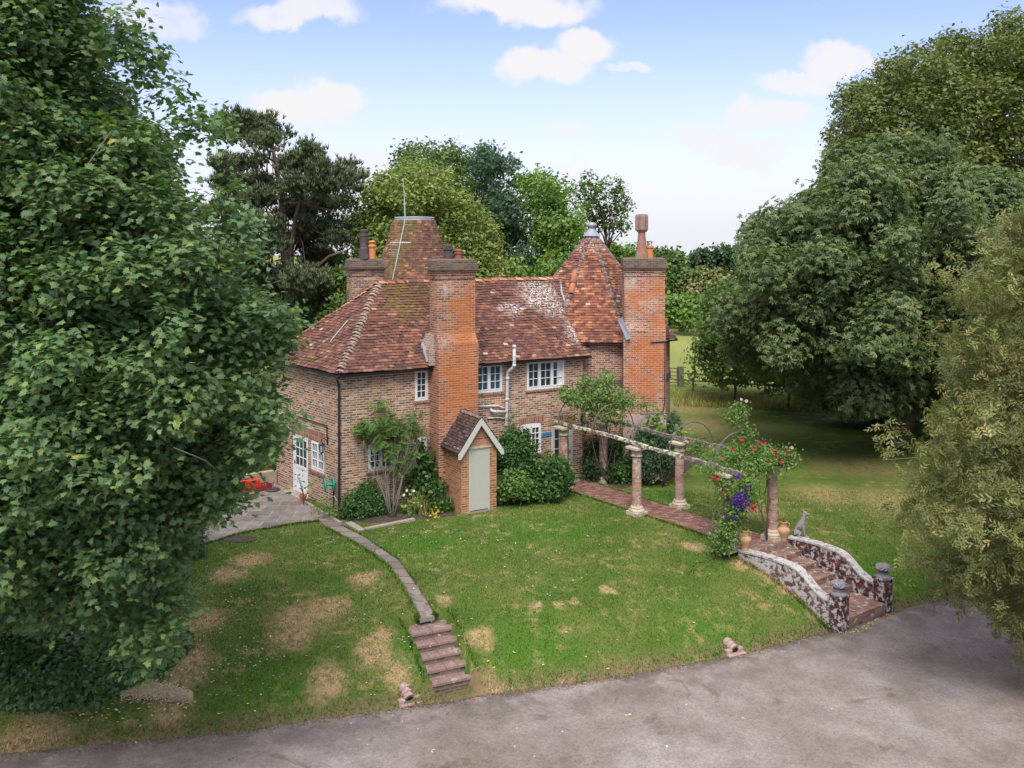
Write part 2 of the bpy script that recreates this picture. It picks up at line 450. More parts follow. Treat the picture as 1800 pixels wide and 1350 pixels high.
plain('dark_void', (.008, .007, .007), 1.0, var=.1)
plain('mushroom', (.8, .78, .7), .8, var=.1)
m, t = material('glass_pane'); p = pos(t)
finish(t, t.mix(t.noise(p, 1.2, 2), (.012, .016, .022), (.04, .05, .06)), .04, spec=.9)
m, t = material('glass_blue'); p = pos(t)
finish(t, t.mix(t.noise(p, 1.0, 2), (.015, .05, .075), (.035, .09, .12)), .06, spec=.8)
m, t = material('lamp_glass'); finish(t, (.35, .37, .4), .1, spec=.8)
# lichened brick of the entrance steps
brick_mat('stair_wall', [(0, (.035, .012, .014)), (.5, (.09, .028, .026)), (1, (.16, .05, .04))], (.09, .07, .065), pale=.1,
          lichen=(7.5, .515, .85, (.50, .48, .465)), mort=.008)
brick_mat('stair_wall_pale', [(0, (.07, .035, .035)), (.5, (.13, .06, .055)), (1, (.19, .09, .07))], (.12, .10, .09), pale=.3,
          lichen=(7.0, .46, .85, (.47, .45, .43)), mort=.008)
plain('coping', (.40, .385, .37), .9, var=.35, sc=16, bump=.7, col2=(.15, .10, .085), c2amt=.8, thr=.5)
brick_mat('stair_tread', [(0, (.14, .075, .06)), (.5, (.22, .11, .085)), (1, (.30, .17, .13))], (.24, .19, .16), pale=.45, lichen=(5, .57, .8, (.50, .48, .45)), bw=.22, bh=.11)
brick_mat('step_brick', [(0, (.14, .07, .055)), (.5, (.27, .125, .095)), (1, (.37, .20, .155))], (.14, .11, .09), pale=.15, bw=.21, bh=.35,
          lichen=(4, .66, .7, (.55, .52, .5)))
brick_mat('path_brick', [(0, (.11, .055, .045)), (.5, (.23, .105, .08)), (1, (.35, .185, .145))], (.13, .10, .085), pale=.3, bw=.21, bh=.105,
          lichen=(2.6, .66, .75, (.52, .49, .45)))
plain("step_tile", (.215,.14,.12), .9, var=.3, sc=9, bump=.4, col2=(.40,.34,.30), c2amt=.6)
brick_mat('column_brick', [(0, (.24, .12, .08)), (.5, (.33, .18, .125)), (1, (.40, .28, .22))], (.42, .36, .31), pale=.9, mort=.006,
          lichen=(7, .57, .75, (.50, .47, .44)))

# paving slabs of the patio
m, t = material('patio_slab'); uv = uvn(t); p = pos(t)
b = t.new('ShaderNodeTexBrick'); t.l.new(uv, b.inputs['Vector'])
for k, v in (('Scale', 1.0), ('Brick Width', .75), ('Row Height', .55), ('Mortar Size', .012), ('Mortar Smooth', .4), ('Bias', 0.0)): b.inputs[k].default_value = v
b.inputs['Color1'].default_value = (.15, .125, .11, 1); b.inputs['Color2'].default_value = (.235, .20, .175, 1); b.inputs['Mortar'].default_value = (.33, .29, .25, 1)
n = t.noise(p, 3.5, 5, .65); c = t.mix(.8, b.outputs['Color'], t.ramp(n, [(.25, .55), (.8, 1.45)]), 'MULTIPLY')
c = t.mix(t.math('MULTIPLY', t.sstep(t.noise(p, 30, 4, .7), .55, .75), .35), c, (.36, .32, .29))
finish(t, c, .92, t.bump(t.math('ADD', n, t.math('MULTIPLY', b.outputs['Fac'], -.6)), .5, .015), .2)

# tarmac drive
m, t = material('tarmac'); p = pos(t)
big = t.noise(p, .33, 5, .6, .6); mid = t.noise(p, 1.6, 5, .65); fine = t.noise(p, 55, 3, .8); sp = t.noise(p, 160, 2, .6)
c = t.ramp(big, [(.30, (.17, .136, .114)), (.5, (.215, .182, .163)), (.7, (.27, .238, .224))])
c = t.mix(.85, c, t.ramp(mid, [(.25, .72), (.75, 1.28)]), 'MULTIPLY')
c = t.mix(.9, c, t.ramp(fine, [(.25, .5), (.75, 1.5)]), 'MULTIPLY')
c = t.mix(.8, c, t.ramp(t.noise(p, 14, 5, .8), [(.25, .6), (.75, 1.4)]), 'MULTIPLY')
c = t.mix(.6, c, t.ramp(sp, [(.3, .6), (.7, 1.45)]), 'MULTIPLY')
c = t.mix(t.math('MULTIPLY', t.sstep(t.noise(p, .8, 5, .72, .8), .58, .68), .55), c, (.095, .07, .05))
c = t.mix(t.math('MULTIPLY', t.sstep(t.noise(p, 2.4, 5, .75, .3), .66, .72), .6), c, (.05, .045, .045))
ed = attr(t, 'edge')
c = t.mix(t.math('MULTIPLY', t.math('MULTIPLY', ed, t.sstep(t.noise(p, 1.3, 4, .7), .38, .6)), .75), c, (.075, .06, .052))
finish(t, c, .95, t.bump(t.math('ADD', fine, sp), .7, .01), .2)

# grass: the same colour field serves the turf, its blades and the field beyond
DRY = [(525, 1085, .62), (575, 1070, .5), (510, 1120, .45), (655, 1145, .42), (665, 1125, .35), (575, 1200, .42), (640, 1018, .38), (690, 1170, .25),
       (980, 1062, .15), (1010, 1055, .15), (945, 1066, .13), (1070, 1038, .14), (780, 1055, .2), (845, 1120, .28),
       (1215, 960, .3), (1300, 990, .3), (1350, 1010, .3), (1390, 1040, .25), (870, 1218, .3), (1000, 1202, .2), (440, 985, .5), (400, 1010, .5), (345, 1090, .6), (330, 1160, .5), (300, 1250, .4), (60, 1300, .6), (330, 1180, .4),
       (700, 1190, .3)]
GREEN = [(700, 970, 1.0), (760, 960, 1.3), (950, 930, 1.6), (730, 1150, .7), (620, 965, .6), (1500, 990, 1.3), (1560, 1020, 1.2), (1150, 880, 1.2), (1250, 1130, 1.2), (950, 1180, 1.4), (500, 1240, 1.1), (1440, 1090, .8)]
FARDRY = [(1260, 748, 2.2), (1330, 800, 1.6), (1450, 870, 1.2), (1220, 715, 2.5), (1600, 700, 3.0), (1510, 820, 1.6), (1560, 880, 1.3), (1330, 900, .8)]
def grass_colour(t, p, far=False):
    sepp = t.new('ShaderNodeSeparateXYZ'); t.l.new(p, sepp.inputs[0]); cb = t.new('ShaderNodeCombineXYZ')
    t.l.new(sepp.outputs[0], cb.inputs[0]); t.l.new(sepp.outputs[1], cb.inputs[1]); q = cb.outputs[0]
    wv = t.vm('ADD', q, t.vm('SCALE', t.vm('SUBTRACT', t.noise(q, 1.6, 4, .7, col=True), (.5, .5, .5)), .9))
    wv = t.vm('MULTIPLY', wv, (1, 1, 0))
    def fld(lst):
        return blobs(t, wv, [(G(a, b).x, G(a, b).y, 0, r * 1.5) for a, b, r in lst if r > 0])
    n1 = t.noise(q, .55, 5, .6, .3); n2 = t.noise(q, 3.0, 5, .7); n3 = t.noise(q, 24, 4, .75)
    c = t.ramp(n1, [(.3, (.052, .098, .015)), (.5, (.076, .120, .021)), (.72, (.120, .136, .036))])
    c = t.mix(t.math('MULTIPLY', fld(GREEN), .75), c, (.050, .125, .012))
    dry = t.math('ADD', t.math('MULTIPLY', fld(DRY), 1.0), t.math('MULTIPLY', fld(FARDRY), .55), clamp=True)
    dry = t.math('MULTIPLY', dry, t.math('ADD', t.math('MULTIPLY', t.sstep(t.noise(q, 5, 5, .75), .34, .58), .85), .3), clamp=True)
    spots = t.math('MULTIPLY', t.math('MULTIPLY', t.sstep(n2, .46, .64), t.sstep(t.noise(q, .8, 4, .6), .42, .66)), .6)
    dry = t.math('MAXIMUM', dry, spots)
    c = t.mix(dry, c, t.mix(t.noise(q, 9, 3), (.40, .29, .15), (.26, .18, .085)))
    c = t.mix(.85, c, t.ramp(n3, [(.2, .5), (.8, 1.5)]), 'MULTIPLY')
    # hay field far behind the garden
    fy = t.math('MULTIPLY', t.sstep(sepp.outputs[1], 50, 56), 1.0)
    fc = t.mix(t.noise(q, .12, 4, .6), (.16, .20, .05), (.27, .26, .09))
    return t.mix(fy, c, fc), n3
m, t = material('turf'); p = pos(t); c, n3 = grass_colour(t, p)
e = attr(t, 'verge')
c = t.mix(t.math('MULTIPLY', e, t.sstep(t.noise(p, 7, 4, .7), .3, .55)), c, t.mix(t.noise(p, 18), (.23, .155, .085), (.12, .08, .05)))
finish(t, c, .95, t.bump(n3, .9, .03), .1)
m, t = material('grass_blade'); p = pos(t); c, n3 = grass_colour(t, p)
r = attr(t, 'rnd'); c = t.mix(1.0, c, t.ramp(r, [(0, .75), (1, 1.55)]), 'MULTIPLY')
finish(t, c, .7, None, .2)

def leaf_mat(name, stops, spec=.35, rough=.5, trans=.3, pos_amt=.35, psc=.5):
    m, t = material(name); r = attr(t, 'rnd'); k = attr(t, 'clump'); p = pos(t)
    if 'leaf' in name or 'grass' in name or 'needle' in name: stops = [(a, tuple(q * g for q, g in zip(c_, (1.85, 1.62, 1.55)))) for a, c_ in stops]
    c = t.ramp(t.math('ADD', t.math('MULTIPLY', r, .55), t.math('MULTIPLY', k, .45)), stops)
    c = t.mix(pos_amt, c, t.ramp(t.noise(p, psc, 3), [(.3, .6), (.7, 1.4)]), 'MULTIPLY')
    finish(t, c, rough, None, spec)
    tr = t.new('ShaderNodeBsdfTranslucent'); t.l.new(t.mix(1.0, c, (1.3, 1.5, .6), 'MULTIPLY'), tr.inputs[0])
    mx = t.new('ShaderNodeMixShader'); mx.inputs[0].default_value = trans
    t.l.new(t.bs.outputs[0], mx.inputs[1]); t.l.new(tr.outputs[0], mx.inputs[2]); t.l.new(mx.outputs[0], t.out.inputs[0])
leaf_mat('maple_leaf', [(0, (.030, .068, .032)), (.4, (.050, .104, .044)), (.75, (.080, .138, .048)), (.95, (.12, .168, .042)), (1, (.19, .19, .05))], psc=.35)
leaf_mat('ivy_leaf', [(0, (.020, .050, .016)), (.6, (.036, .09, .024)), (1, (.09, .15, .035))], spec=.5, rough=.35)
leaf_mat('pine_needle', [(0, (.034, .052, .028)), (.6, (.06, .088, .044)), (1, (.10, .125, .06))], trans=.1)
leaf_mat('lime_leaf', [(0, (.04, .075, .016)), (.4, (.07, .12, .025)), (.7, (.13, .165, .045)), (1, (.27, .26, .10))])
leaf_mat('oak_leaf', [(0, (.025, .055, .015)), (.5, (.042, .085, .02)), (1, (.085, .125, .03))])
leaf_mat('bright_leaf', [(0, (.035, .085, .016)), (.5, (.06, .13, .024)), (1, (.13, .19, .04))])
leaf_mat('dark_leaf', [(0, (.014, .033, .015)), (.6, (.025, .055, .024)), (1, (.05, .09, .04))])
leaf_mat('blue_leaf', [(0, (.018, .045, .026)), (.6, (.03, .07, .038)), (1, (.06, .10, .055))])
leaf_mat('chestnut_leaf', [(0, (.032, .058, .022)), (.45, (.056, .094, .036)), (.85, (.095, .138, .052)), (1, (.17, .17, .05))], spec=.4)
leaf_mat('sycamore_leaf', [(0, (.032, .055, .015)), (.5, (.058, .085, .022)), (.85, (.10, .125, .034)), (1, (.16, .13, .05))])
leaf_mat('willow_leaf', [(0, (.05, .068, .022)), (.45, (.085, .108, .036)), (.8, (.135, .155, .055)), (1, (.21, .18, .085))], trans=.25)
leaf_mat('laurel_leaf', [(0, (.014, .042, .010)), (.6, (.026, .075, .015)), (.95, (.055, .125, .025)), (1, (.12, .18, .03))], spec=.4, rough=.42)
leaf_mat('rowan_leaf', [(0, (.035, .085, .022)), (.6, (.06, .13, .03)), (1, (.13, .20, .045))])
leaf_mat('rose_leaf', [(0, (.03, .075, .018)), (.6, (.06, .125, .03)), (1, (.15, .22, .05))])
leaf_mat('yellow_leaf', [(0, (.22, .21, .03)), (1, (.40, .34, .05))])
leaf_mat('red_petal', [(0, (.14, .006, .010)), (1, (.30, .012, .02))], trans=.05, pos_amt=.1)
leaf_mat('purple_petal', [(0, (.025, .008, .075)), (1, (.07, .02, .18))], trans=.15)
leaf_mat('pink_petal', [(0, (.38, .13, .20)), (1, (.55, .36, .36))], trans=.15)
leaf_mat('white_petal', [(0, (.42, .41, .32)), (1, (.6, .6, .52))], trans=.15)
leaf_mat('dry_stem', [(0, (.12, .10, .05)), (1, (.28, .24, .13))], trans=.1)
leaf_mat('litter', [(0, (.30, .26, .03)), (.45, (.62, .47, .03)), (.7, (.55, .50, .35)), (1, (.28, .12, .05))], trans=.0)
leaf_mat('long_grass', [(0, (.07, .10, .025)), (.6, (.13, .155, .04)), (1, (.24, .20, .09))])
leaf_mat('sycamore_keys', [(0, (.12, .16, .03)), (.6, (.26, .22, .06)), (1, (.34, .18, .07))])
leaf_mat('clippings', [(0, (.50, .38, .24)), (1, (.72, .58, .40))], trans=.05, pos_amt=.1)
plain('clipping_heap', (.36, .27, .18), 1.0, var=.35, sc=30, bump=.8)
brick_mat('path_slab', [(0, (.14, .115, .10)), (1, (.24, .20, .175))], (.09, .08, .05), pale=.1, bw=2.5, bh=.5, mort=.02)

leaf_mat('debris', [(0, (.04, .03, .022)), (.6, (.14, .095, .06)), (1, (.30, .24, .17))], trans=0.0, pos_amt=.1)
# ------------------------------------------------------------------ foliage
def leaf_template(kind):
    if kind == 'maple':
        r = [(0, 0), (.08, .22), (-.05, .42), (.22, .36), (.33, .62), (.48, .34), (.62, .36), (.60, .20), (1.0, 0)]
        up = [(x, y) for x, y in r]; lo = [(x, -y) for x, y in r[1:-1]][::-1]
        pts = up + lo
        V = np.array([(x - .1, y, -abs(y) * .18 - .12 * x * x) for x, y in pts])
        n = len(r)
        fa = list(range(0, n)); fb = [0] + list(range(n - 1, len(pts)))
        return V, [fa, fb]
    if kind == 'leaf':
        V = np.array([(0, 0, 0), (.35, .28, -.04), (1, 0, -.15), (.35, -.28, -.04)]); return V, [[0, 1, 2], [0, 2, 3]]
    if kind == 'round':
        V = np.array([(-.1, 0, 0), (.2, .42, -.05), (.75, .36, -.08), (1, 0, -.12), (.75, -.36, -.08), (.2, -.42, -.05)])
        return V, [[0, 1, 2, 3], [0, 3, 4, 5]]
    if kind == 'narrow':
        V = np.array([(0, 0, 0), (.5, .09, .0), (1, 0, -.12), (.5, -.09, 0)]); return V, [[0, 1, 2, 3]]
    if kind == 'palm':   # a hand of leaflets, as on horse chestnut
        V = []; Fc = []
        for a in (-80, -40, 0, 40, 80):
            k = len(V); ca, sa = math.cos(rad(a)), math.sin(rad(a)); L = 1 - abs(a) / 260
            for x, y, z in ((0, 0, 0), (.6 * L, .15, -.08), (L, 0, -.3), (.6 * L, -.15, -.08)):
                V.append((x * ca - y * sa, x * sa + y * ca, z))
            Fc.append([k, k + 1, k + 2, k + 3])
        return np.array(V), Fc
    if kind == 'pinnate':
        V = []; Fc = []
        for i in range(6):
            x = .1 + i * .15; dz = -.5 * x * x * .5
            for s_ in (1, -1):
                k = len(V); L = .36 * (1 - abs(i - 2.5) * .1)
                V += [(x, 0, dz), (x + .10, s_ * L * .5, dz), (x + .10, s_ * L, dz - .05), (x - .02, s_ * L * .5, dz)]
                Fc.append([k, k + 1, k + 2, k + 3] if s_ > 0 else [k + 3, k + 2, k + 1, k])
        return np.array(V), Fc
    if kind == 'tuft':   # spray of needles
        V = []; Fc = []
        for i in range(6):
            a = i * 1.05; k = len(V); c, s_ = math.cos(a), math.sin(a)
            tip = (.45 * c, .45 * s_, .85); w_ = .13
            V += [(-w_ * s_, w_ * c, 0), (w_ * s_, -w_ * c, 0), tip]; Fc.append([k, k + 1, k + 2])
        return np.array(V), Fc
    if kind == 'petal':
        V = np.array([(.5 * math.cos(a), .5 * math.sin(a), .12 * (i % 2)) for i, a in enumerate(np.linspace(0, 2 * np.pi, 9)[:-1])] + [(0, 0, -.12)])
        return V, [[8, i, (i + 1) % 8] for i in range(8)]
    if kind == 'sprig':  # willow: a few thin leaves on a shoot
        V = []; Fc = []
        for i in range(7):
            x = i * .14; a = rad(35 + 10 * (i % 3)) * (1 if i % 2 else -1); k = len(V); L = .42
            dx, dy = math.cos(a), math.sin(a); z = -.1 * x + .06 * ((i * 7) % 3 - 1)
            V += [(x, 0, z), (x + dx * L * .5 - dy * .075, dy * L * .5 + dx * .075, z), (x + dx * L, dy * L, z - .04), (x + dx * L * .5 + dy * .075, dy * L * .5 - dx * .075, z)]
            Fc.append([k, k + 1, k + 2, k + 3])
        k = len(V); V += [(-.1, -.012, 0), (1, 0, -.1), (-.1, .012, 0)]; Fc.append([k, k + 1, k + 2])
        return np.array(V), Fc
TEMPL = {}
def place_leaves(name, P, N, size, kind, mat, parent=None, clump=None, rng=RNG, base=None, smooth=False):
    """P centres, N normals; random spin about the normal"""
    if kind not in TEMPL: TEMPL[kind] = leaf_template(kind)
    T, Fc = TEMPL[kind]; n = len(P)
    N = N / np.maximum(np.linalg.norm(N, axis=1, keepdims=True), 1e-6)
    R = rng.normal(size=(n, 3)); X = np.cross(N, R); X /= np.maximum(np.linalg.norm(X, axis=1, keepdims=True), 1e-6)
    Y = np.cross(N, X)
    S = (np.asarray(size) * rng.uniform(.7, 1.25, n))[:, None, None]
    T0 = T - np.array([T[:, 0].mean(), 0, 0])
    V = P[:, None, :] + S * (T0[None, :, 0:1] * X[:, None, :] + T0[None, :, 1:2] * Y[:, None, :] + T0[None, :, 2:3] * N[:, None, :])
    k = len(T); V = V.reshape(-1, 3)
    fi = np.concatenate([np.array(f) for f in Fc]); cnt = np.array([len(f) for f in Fc])
    idx = (np.arange(n)[:, None] * k + fi[None, :]).ravel(); counts = np.tile(cnt, n)
    r = np.repeat(rng.random(n), len(Fc))
    c = np.repeat(clump if clump is not None else rng.random(n), len(Fc))
    return fast_mesh(name, V, counts, idx, mat, parent, base, {'rnd': r, 'clump': c}, smooth)
def lobe_points(lobes, leaf, dens, rng, cl=None, shell=.55, upb=.5, zmin=None, flat=.45):
    """leaf positions and normals gathered in small sprays over the outside of each lobe"""
    Ps, Ns, Cs = [], [], []
    for (c, r) in lobes:
        c = np.array(c, float); r = np.array(r if hasattr(r, '__len__') else (r, r, r), float)
        area = 4 * math.pi * (np.prod(r) ** (2 / 3)); nl = max(6, int(dens * area / (leaf * leaf)))
        cr = cl or leaf * 2.6; per = 14; nc = max(1, nl // per)
        d = rng.normal(size=(nc, 3)); d /= np.linalg.norm(d, axis=1, keepdims=True)
        rr = rng.uniform(shell ** 1.5, 1.0, nc) ** (1 / 1.5)
        cc = c + d * r * rr[:, None]
        lv = rng.normal(size=(nc, per, 3)) * cr * np.array([.55, .55, .55])
        out = d[:, None, :]
        lv = lv - out * (lv * out).sum(-1, keepdims=True) * (1 - flat)
        pp = (cc[:, None, :] + lv)
        nn = out * .8 + np.array([0, 0, upb]) + rng.normal(size=(nc, per, 3)) * .45
        Ps.append(pp.reshape(-1, 3)); Ns.append(nn.reshape(-1, 3))
        Cs.append(np.repeat(np.clip(rng.normal(.5, .24, nc), 0, 1), per))
    P = np.concatenate(Ps); N = np.concatenate(Ns); K = np.concatenate(Cs)
    if zmin is not None:
        k = P[:, 2] > zmin; P, N, K = P[k], N[k], K[k]
    return P, N, K
def fill_lobes(poly, D0, thick, lr, rng, layers=2, ex=.9, yscale=.78, prof=None, gap=1.08, dj=.2):
    """turn a crown outline (photo pixels) into round lobes at real distances: front, back and middle"""
    px = [p[0] for p in poly]; py = [p[1] for p in poly]
    xs, ys = [], []
    st = lr * gap; y = min(py); row = 0
    while y <= max(py):
        x = min(px) + (row % 2) * st / 2
        while x <= max(px):
            xs.append(x + rng.uniform(-.3, .3) * st); ys.append(y + rng.uniform(-.3, .3) * st); x += st
        y += st * .74; row += 1
    xs = np.array(xs); ys = np.array(ys)
    k = inpoly(xs, ys, poly); xs, ys = xs[k], ys[k]
    dd = disttopoly(xs, ys, poly)
    k = dd > lr * .30; xs, ys, dd = xs[k], ys[k], dd[k]
    dm = max(dd.max(), 1.0); g_ = np.sqrt(1 - (1 - np.clip(dd / dm, 0, 1)) ** 2)
    out = []
    for x, y, q, e in zip(xs, ys, g_, dd):
        rp = min(lr, e * 1.02 + lr * .2) * rng.uniform(.75, 1.15)
        for L in range(layers):
            s_ = (-1, .9, -.15)[L]; D = D0 + s_ * thick * q * rng.uniform(.8, 1.05) + rng.normal() * dj * thick
            r = rp * D / F
            c = W(x, y, D)
            out.append((tuple(c), (r, r * ex, r * yscale)))
    return out
def limb(mb, a, b, r0, r1, rng, bend=.12, n=6, seg=6):
    a = Vector(a); b = Vector(b); L = (b - a).length
    off = Vector(rng.normal(size=3)) * bend * L
    pts = []
    for i in range(n + 1):
        s_ = i / n; q = a.lerp(b, s_) + off * math.sin(s_ * math.pi) + Vector(rng.normal(size=3)) * .012 * L * (0 < i < n)
        pts.append(q)
    mb.tube(pts, [r0 + (r1 - r0) * (i / n) ** .8 for i in range(n + 1)], seg, cap=True)
    return pts
def tree(name, label, cat, base, lobes, leaf, dens, kind, mat, bark='copper_bark', tr=.3, top=None, nlimb=8, seed=1, group=None,
         zmin=None, shell=.5, upb=.5, twigs=0, trunk=True, lean=(0, 0), inner=0.0, cl=None, fork=.35, flat=.45):
    rng = np.random.default_rng(seed)
    base = Vector(base); root = empty(name, base, label, cat, group)
    P, N, K = lobe_points(lobes, leaf, dens, rng, shell=shell, upb=upb, zmin=zmin, cl=cl, flat=flat)
    place_leaves('crown' if trunk else 'foliage', P, N, leaf, kind, mat, root, K, rng)
    if trunk:
        zt = max(c[2] for c, r in lobes); cx_ = np.mean([c[0] for c, r in lobes]); cy_ = np.mean([c[1] for c, r in lobes])
        topp = Vector(top) if top is not None else Vector((cx_ + lean[0], cy_ + lean[1], base.z + (zt - base.z) * .82))
        mb = MB(); pts = limb(mb, base - Vector((0, 0, .2)), topp, tr, tr * .22, rng, .04, 10, 9)
        order = rng.permutation(len(lobes))[:nlimb]
        for i in order:
            c, r = lobes[i]; c = Vector(c)
            j = min(len(pts) - 2, max(2, int(len(pts) * np.clip(fork + .5 * (c.z - base.z) / max(zt - base.z, .1) * rng.uniform(.6, 1), 0, .95))))
            j = min(j, len(pts) - 2)
            while j > 2 and pts[j].z > c.z: j -= 1
            lp = limb(mb, pts[j], c, tr * .36 * (1 - j / len(pts) * .5), tr * .05, rng, min(.10, .25 / max((Vector(c) - pts[j]).length, .1)), 6, 6)
            for _ in range(twigs):
                q = lp[rng.integers(2, 6)]; e = Vector(c) + Vector(rng.normal(size=3)) * (r[0] if hasattr(r, '__len__') else r) * .7
                limb(mb, q, e, tr * .07, tr * .015, rng, .12, 4, 4)
        mb.build('trunk', bark, root, smooth=True)
    return root

# ------------------------------------------------------------------ roof tiles
def tile_rows(rows, name, mat, parent, rng, thick=.034, jit=.006, rise=.046):
    """rows: list of (p_low, p_up, t, n, width) tiles; p_* centre points of lower and upper edge"""
    A = np.array([r[0] for r in rows]); B = np.array([r[1] for r in rows]); T_ = np.array([r[2] for r in rows]); Nn = np.array([r[3] for r in rows])
    Wd = np.array([r[4] for r in rows])[:, None] / 2; n = len(rows)
    j1 = rise + rng.normal(0, jit, (n, 1)); j2 = .008 + rng.normal(0, jit * .4, (n, 1)); tw = rng.normal(0, jit * .6, (n, 1))
    V = np.stack([A - T_ * Wd + Nn * (j1 + tw), A + T_ * Wd + Nn * (j1 - tw), B + T_ * Wd + Nn * j2, B - T_ * Wd + Nn * j2,
                  A - T_ * Wd + Nn * (j1 + tw - thick), A + T_ * Wd + Nn * (j1 - tw - thick)], 1).reshape(-1, 3)
    fi = np.array([0, 1, 2, 3, 4, 5, 1, 0, 4, 0, 3, 1, 5, 2]); cnt = np.array([4, 4, 3, 3])
    idx = (np.arange(n)[:, None] * 6 + fi[None, :]).ravel()
    return fast_mesh(name, V, np.tile(cnt, n), idx, mat, parent, None, {'rnd': np.repeat(rng.random(n), 4)})
def facet_tiles(poly, rng, gauge=.115, tw=.165, lap=.07, sag=0.0, kick=0.0):
    P = [Vector(p) for p in poly]; n = (P[1] - P[0]).cross(P[2] - P[0]).normalized()
    if n.z < 0: n = -n
    tt = Vector((0, 0, 1)).cross(n).normalized(); bb = n.cross(tt).normalized(); o = P[0]
    uv_ = [((p - o).dot(tt), (p - o).dot(bb)) for p in P]
    v0 = min(b for a, b in uv_); v1 = max(b for a, b in uv_); rows = []; k = 0; v = v0
    u_all0 = min(a for a, b in uv_); u_all1 = max(a for a, b in uv_)
    while v < v1 - .02:
        vm_ = min(v + gauge * .5, v1 - .001); xs = []
        for i in range(len(uv_)):
            (a1, b1), (a2, b2) = uv_[i], uv_[(i + 1) % len(uv_)]
            if (b1 > vm_) != (b2 > vm_): xs.append(a1 + (a2 - a1) * (vm_ - b1) / (b2 - b1))
        if len(xs) >= 2:
            ua, ub = min(xs), max(xs)
            st = math.floor((ua - (k % 2) * tw / 2) / tw) * tw + (k % 2) * tw / 2
            u = st
            while u < ub:
                l, r_ = max(u + .002, ua), min(u + tw - .002, ub)
                if r_ - l > .02:
                    um = (l + r_) / 2; sg = 0
                    if sag:
                        s_ = (um - u_all0) / (u_all1 - u_all0)
                        q = (v - v0) / (v1 - v0)
                        sg = -sag * math.sin(math.pi * s_) * (.35 + .65 * math.sin(math.pi * q)) + .022 * math.sin(um * 2.1 + v * 1.7) + .012 * math.sin(um * 5.3 - v * 3.1)
                    vj = v + random.uniform(-.005, .005)
                    pl = o + tt * um + bb * vj + n * sg; pu = o + tt * um + bb * (vj + gauge + lap) + n * sg
                    rows.append((tuple(pl), tuple(pu), tuple(tt), tuple(n), r_ - l))
                u += tw
        v += gauge; k += 1
    return rows, n
def cap_tiles(name, pts, mat, parent, r=.12, step=.3, arc=2.5, up=None, wob=.008, taper=.8, rng=RNG):
    """half-round ridge or bonnet tiles along a line, each one lapping the next"""
    pts = [Vector(p) for p in pts]; V = []; idx = []; cnt = []; rn = []
    for a, b in zip(pts[:-1], pts[1:]):
        L = (b - a).length; n = max(1, int(round(L / step))); d = (b - a) / L
        side = d.cross(Vector((0, 0, 1))).normalized(); nn = side.cross(d).normalized()
        for i in range(n):
            p0 = a + d * (L * i / n); p1 = a + d * (L * (i + 1.22) / n)
            q = rng.random(); k = len(V); seg = 7; j = rng.normal(0, wob, 2)
            for (p, rr, lift) in ((p0, r, .02), (p1, r * taper, -.012), (p0, r - .018, .02)):
                for s_ in range(seg + 1):
                    an = -arc / 2 + arc * s_ / seg
                    V.append(tuple(p + side * (math.sin(an) * rr + j[0]) + nn * (math.cos(an) * rr - r * .55 + lift + j[1])))
            for s_ in range(seg):
                idx += [k + s_, k + s_ + 1, k + seg + 1 + s_ + 1, k + seg + 1 + s_]; cnt.append(4); rn.append(q)
                m_ = k + 2 * (seg + 1); idx += [k + s_ + 1, k + s_, m_ + s_, m_ + s_ + 1]; cnt.append(4); rn.append(q)
    return fast_mesh(name, np.array(V), np.array(cnt), np.array(idx), mat, parent, None, {'rnd': np.array(rn)}, True)

# ------------------------------------------------------------------ the house
A2 = Vector((-5.31, 28.33)); U = Vector((.8708, .4916)); N2 = Vector((.4916, -.8708))    # front wall: corner, direction, outward
B2 = Vector((-8.25, 31.9)); UL = (B2 - A2).normalized(); NL = Vector((-UL.y, UL.x)); LL = (B2 - A2).length
if NL.dot(Vector((-1, -1))) < 0: NL = -NL
EAVE = 4.42
def FW(s_, e, z): return Vector((A2.x + U.x * s_ + N2.x * e, A2.y + U.y * s_ + N2.y * e, z))
def LW(s_, e, z): return Vector((A2.x + UL.x * s_ + NL.x * e, A2.y + UL.y * s_ + NL.y * e, z))
def fpix(px, py, e=0.0):
    q = onplane(px, py, FW(0, e, 0), (N2.x, N2.y, 0)); return ((q.xy - A2).dot(U), q.z)
def lpix(px, py, e=0.0):
    q = onplane(px, py, LW(0, e, 0), (NL.x, NL.y, 0)); return ((q.xy - A2).dot(UL), q.z)
house = empty('oast_house', (A2.x, A2.y, 0), 'old brick oast house with tiled hipped roof, round kilns and tall chimneys', 'house')
def rect_from(fn, x0, x1, yt, yb, xr=None):
    """window rectangle from two photo corners: top-left, bottom-left, right"""
    s0, zt = fn(x0, yt); _, zb = fn(x0, yb); s1, _ = fn(x1, yt)
    return [min(s0, s1), max(s0, s1), zb, zt]
WIN = {}
WIN['front'] = [
    dict(r=rect_from(fpix, 729.5, 752, 651, 705), cas=1, c=2, rw=4, blind=.0),
    dict(r=rect_from(fpix, 836, 883, 642, 692), cas=2, c=2, rw=3, blue=True),
    dict(r=rect_from(fpix, 926, 992, 636, 686), cas=3, c=2, rw=3, curt=(2,)),
    dict(r=rect_from(fpix, 915, 951, 746, 800), cas=2, c=2, rw=4, arch=True, lite=True),
    dict(r=rect_from(fpix, 647, 691, 781, 829), cas=2, c=2, rw=3, arch=True),
    dict(r=rect_from(fpix, 727, 750, 769, 818), cas=1, c=2, rw=4, arch=True)]
ds0, dzt = fpix(969, 748); ds1, _ = fpix(1007, 748)
DOORF = [ds0, ds1, .02, dzt]
lw_w = rect_from(lpix, 547, 570, 773, 825); lw_w[2] += .02
l0, lz = lpix(541.5, 770); l1, _ = lpix(515, 770)
DOORL = [l0, l1, .06, lz]
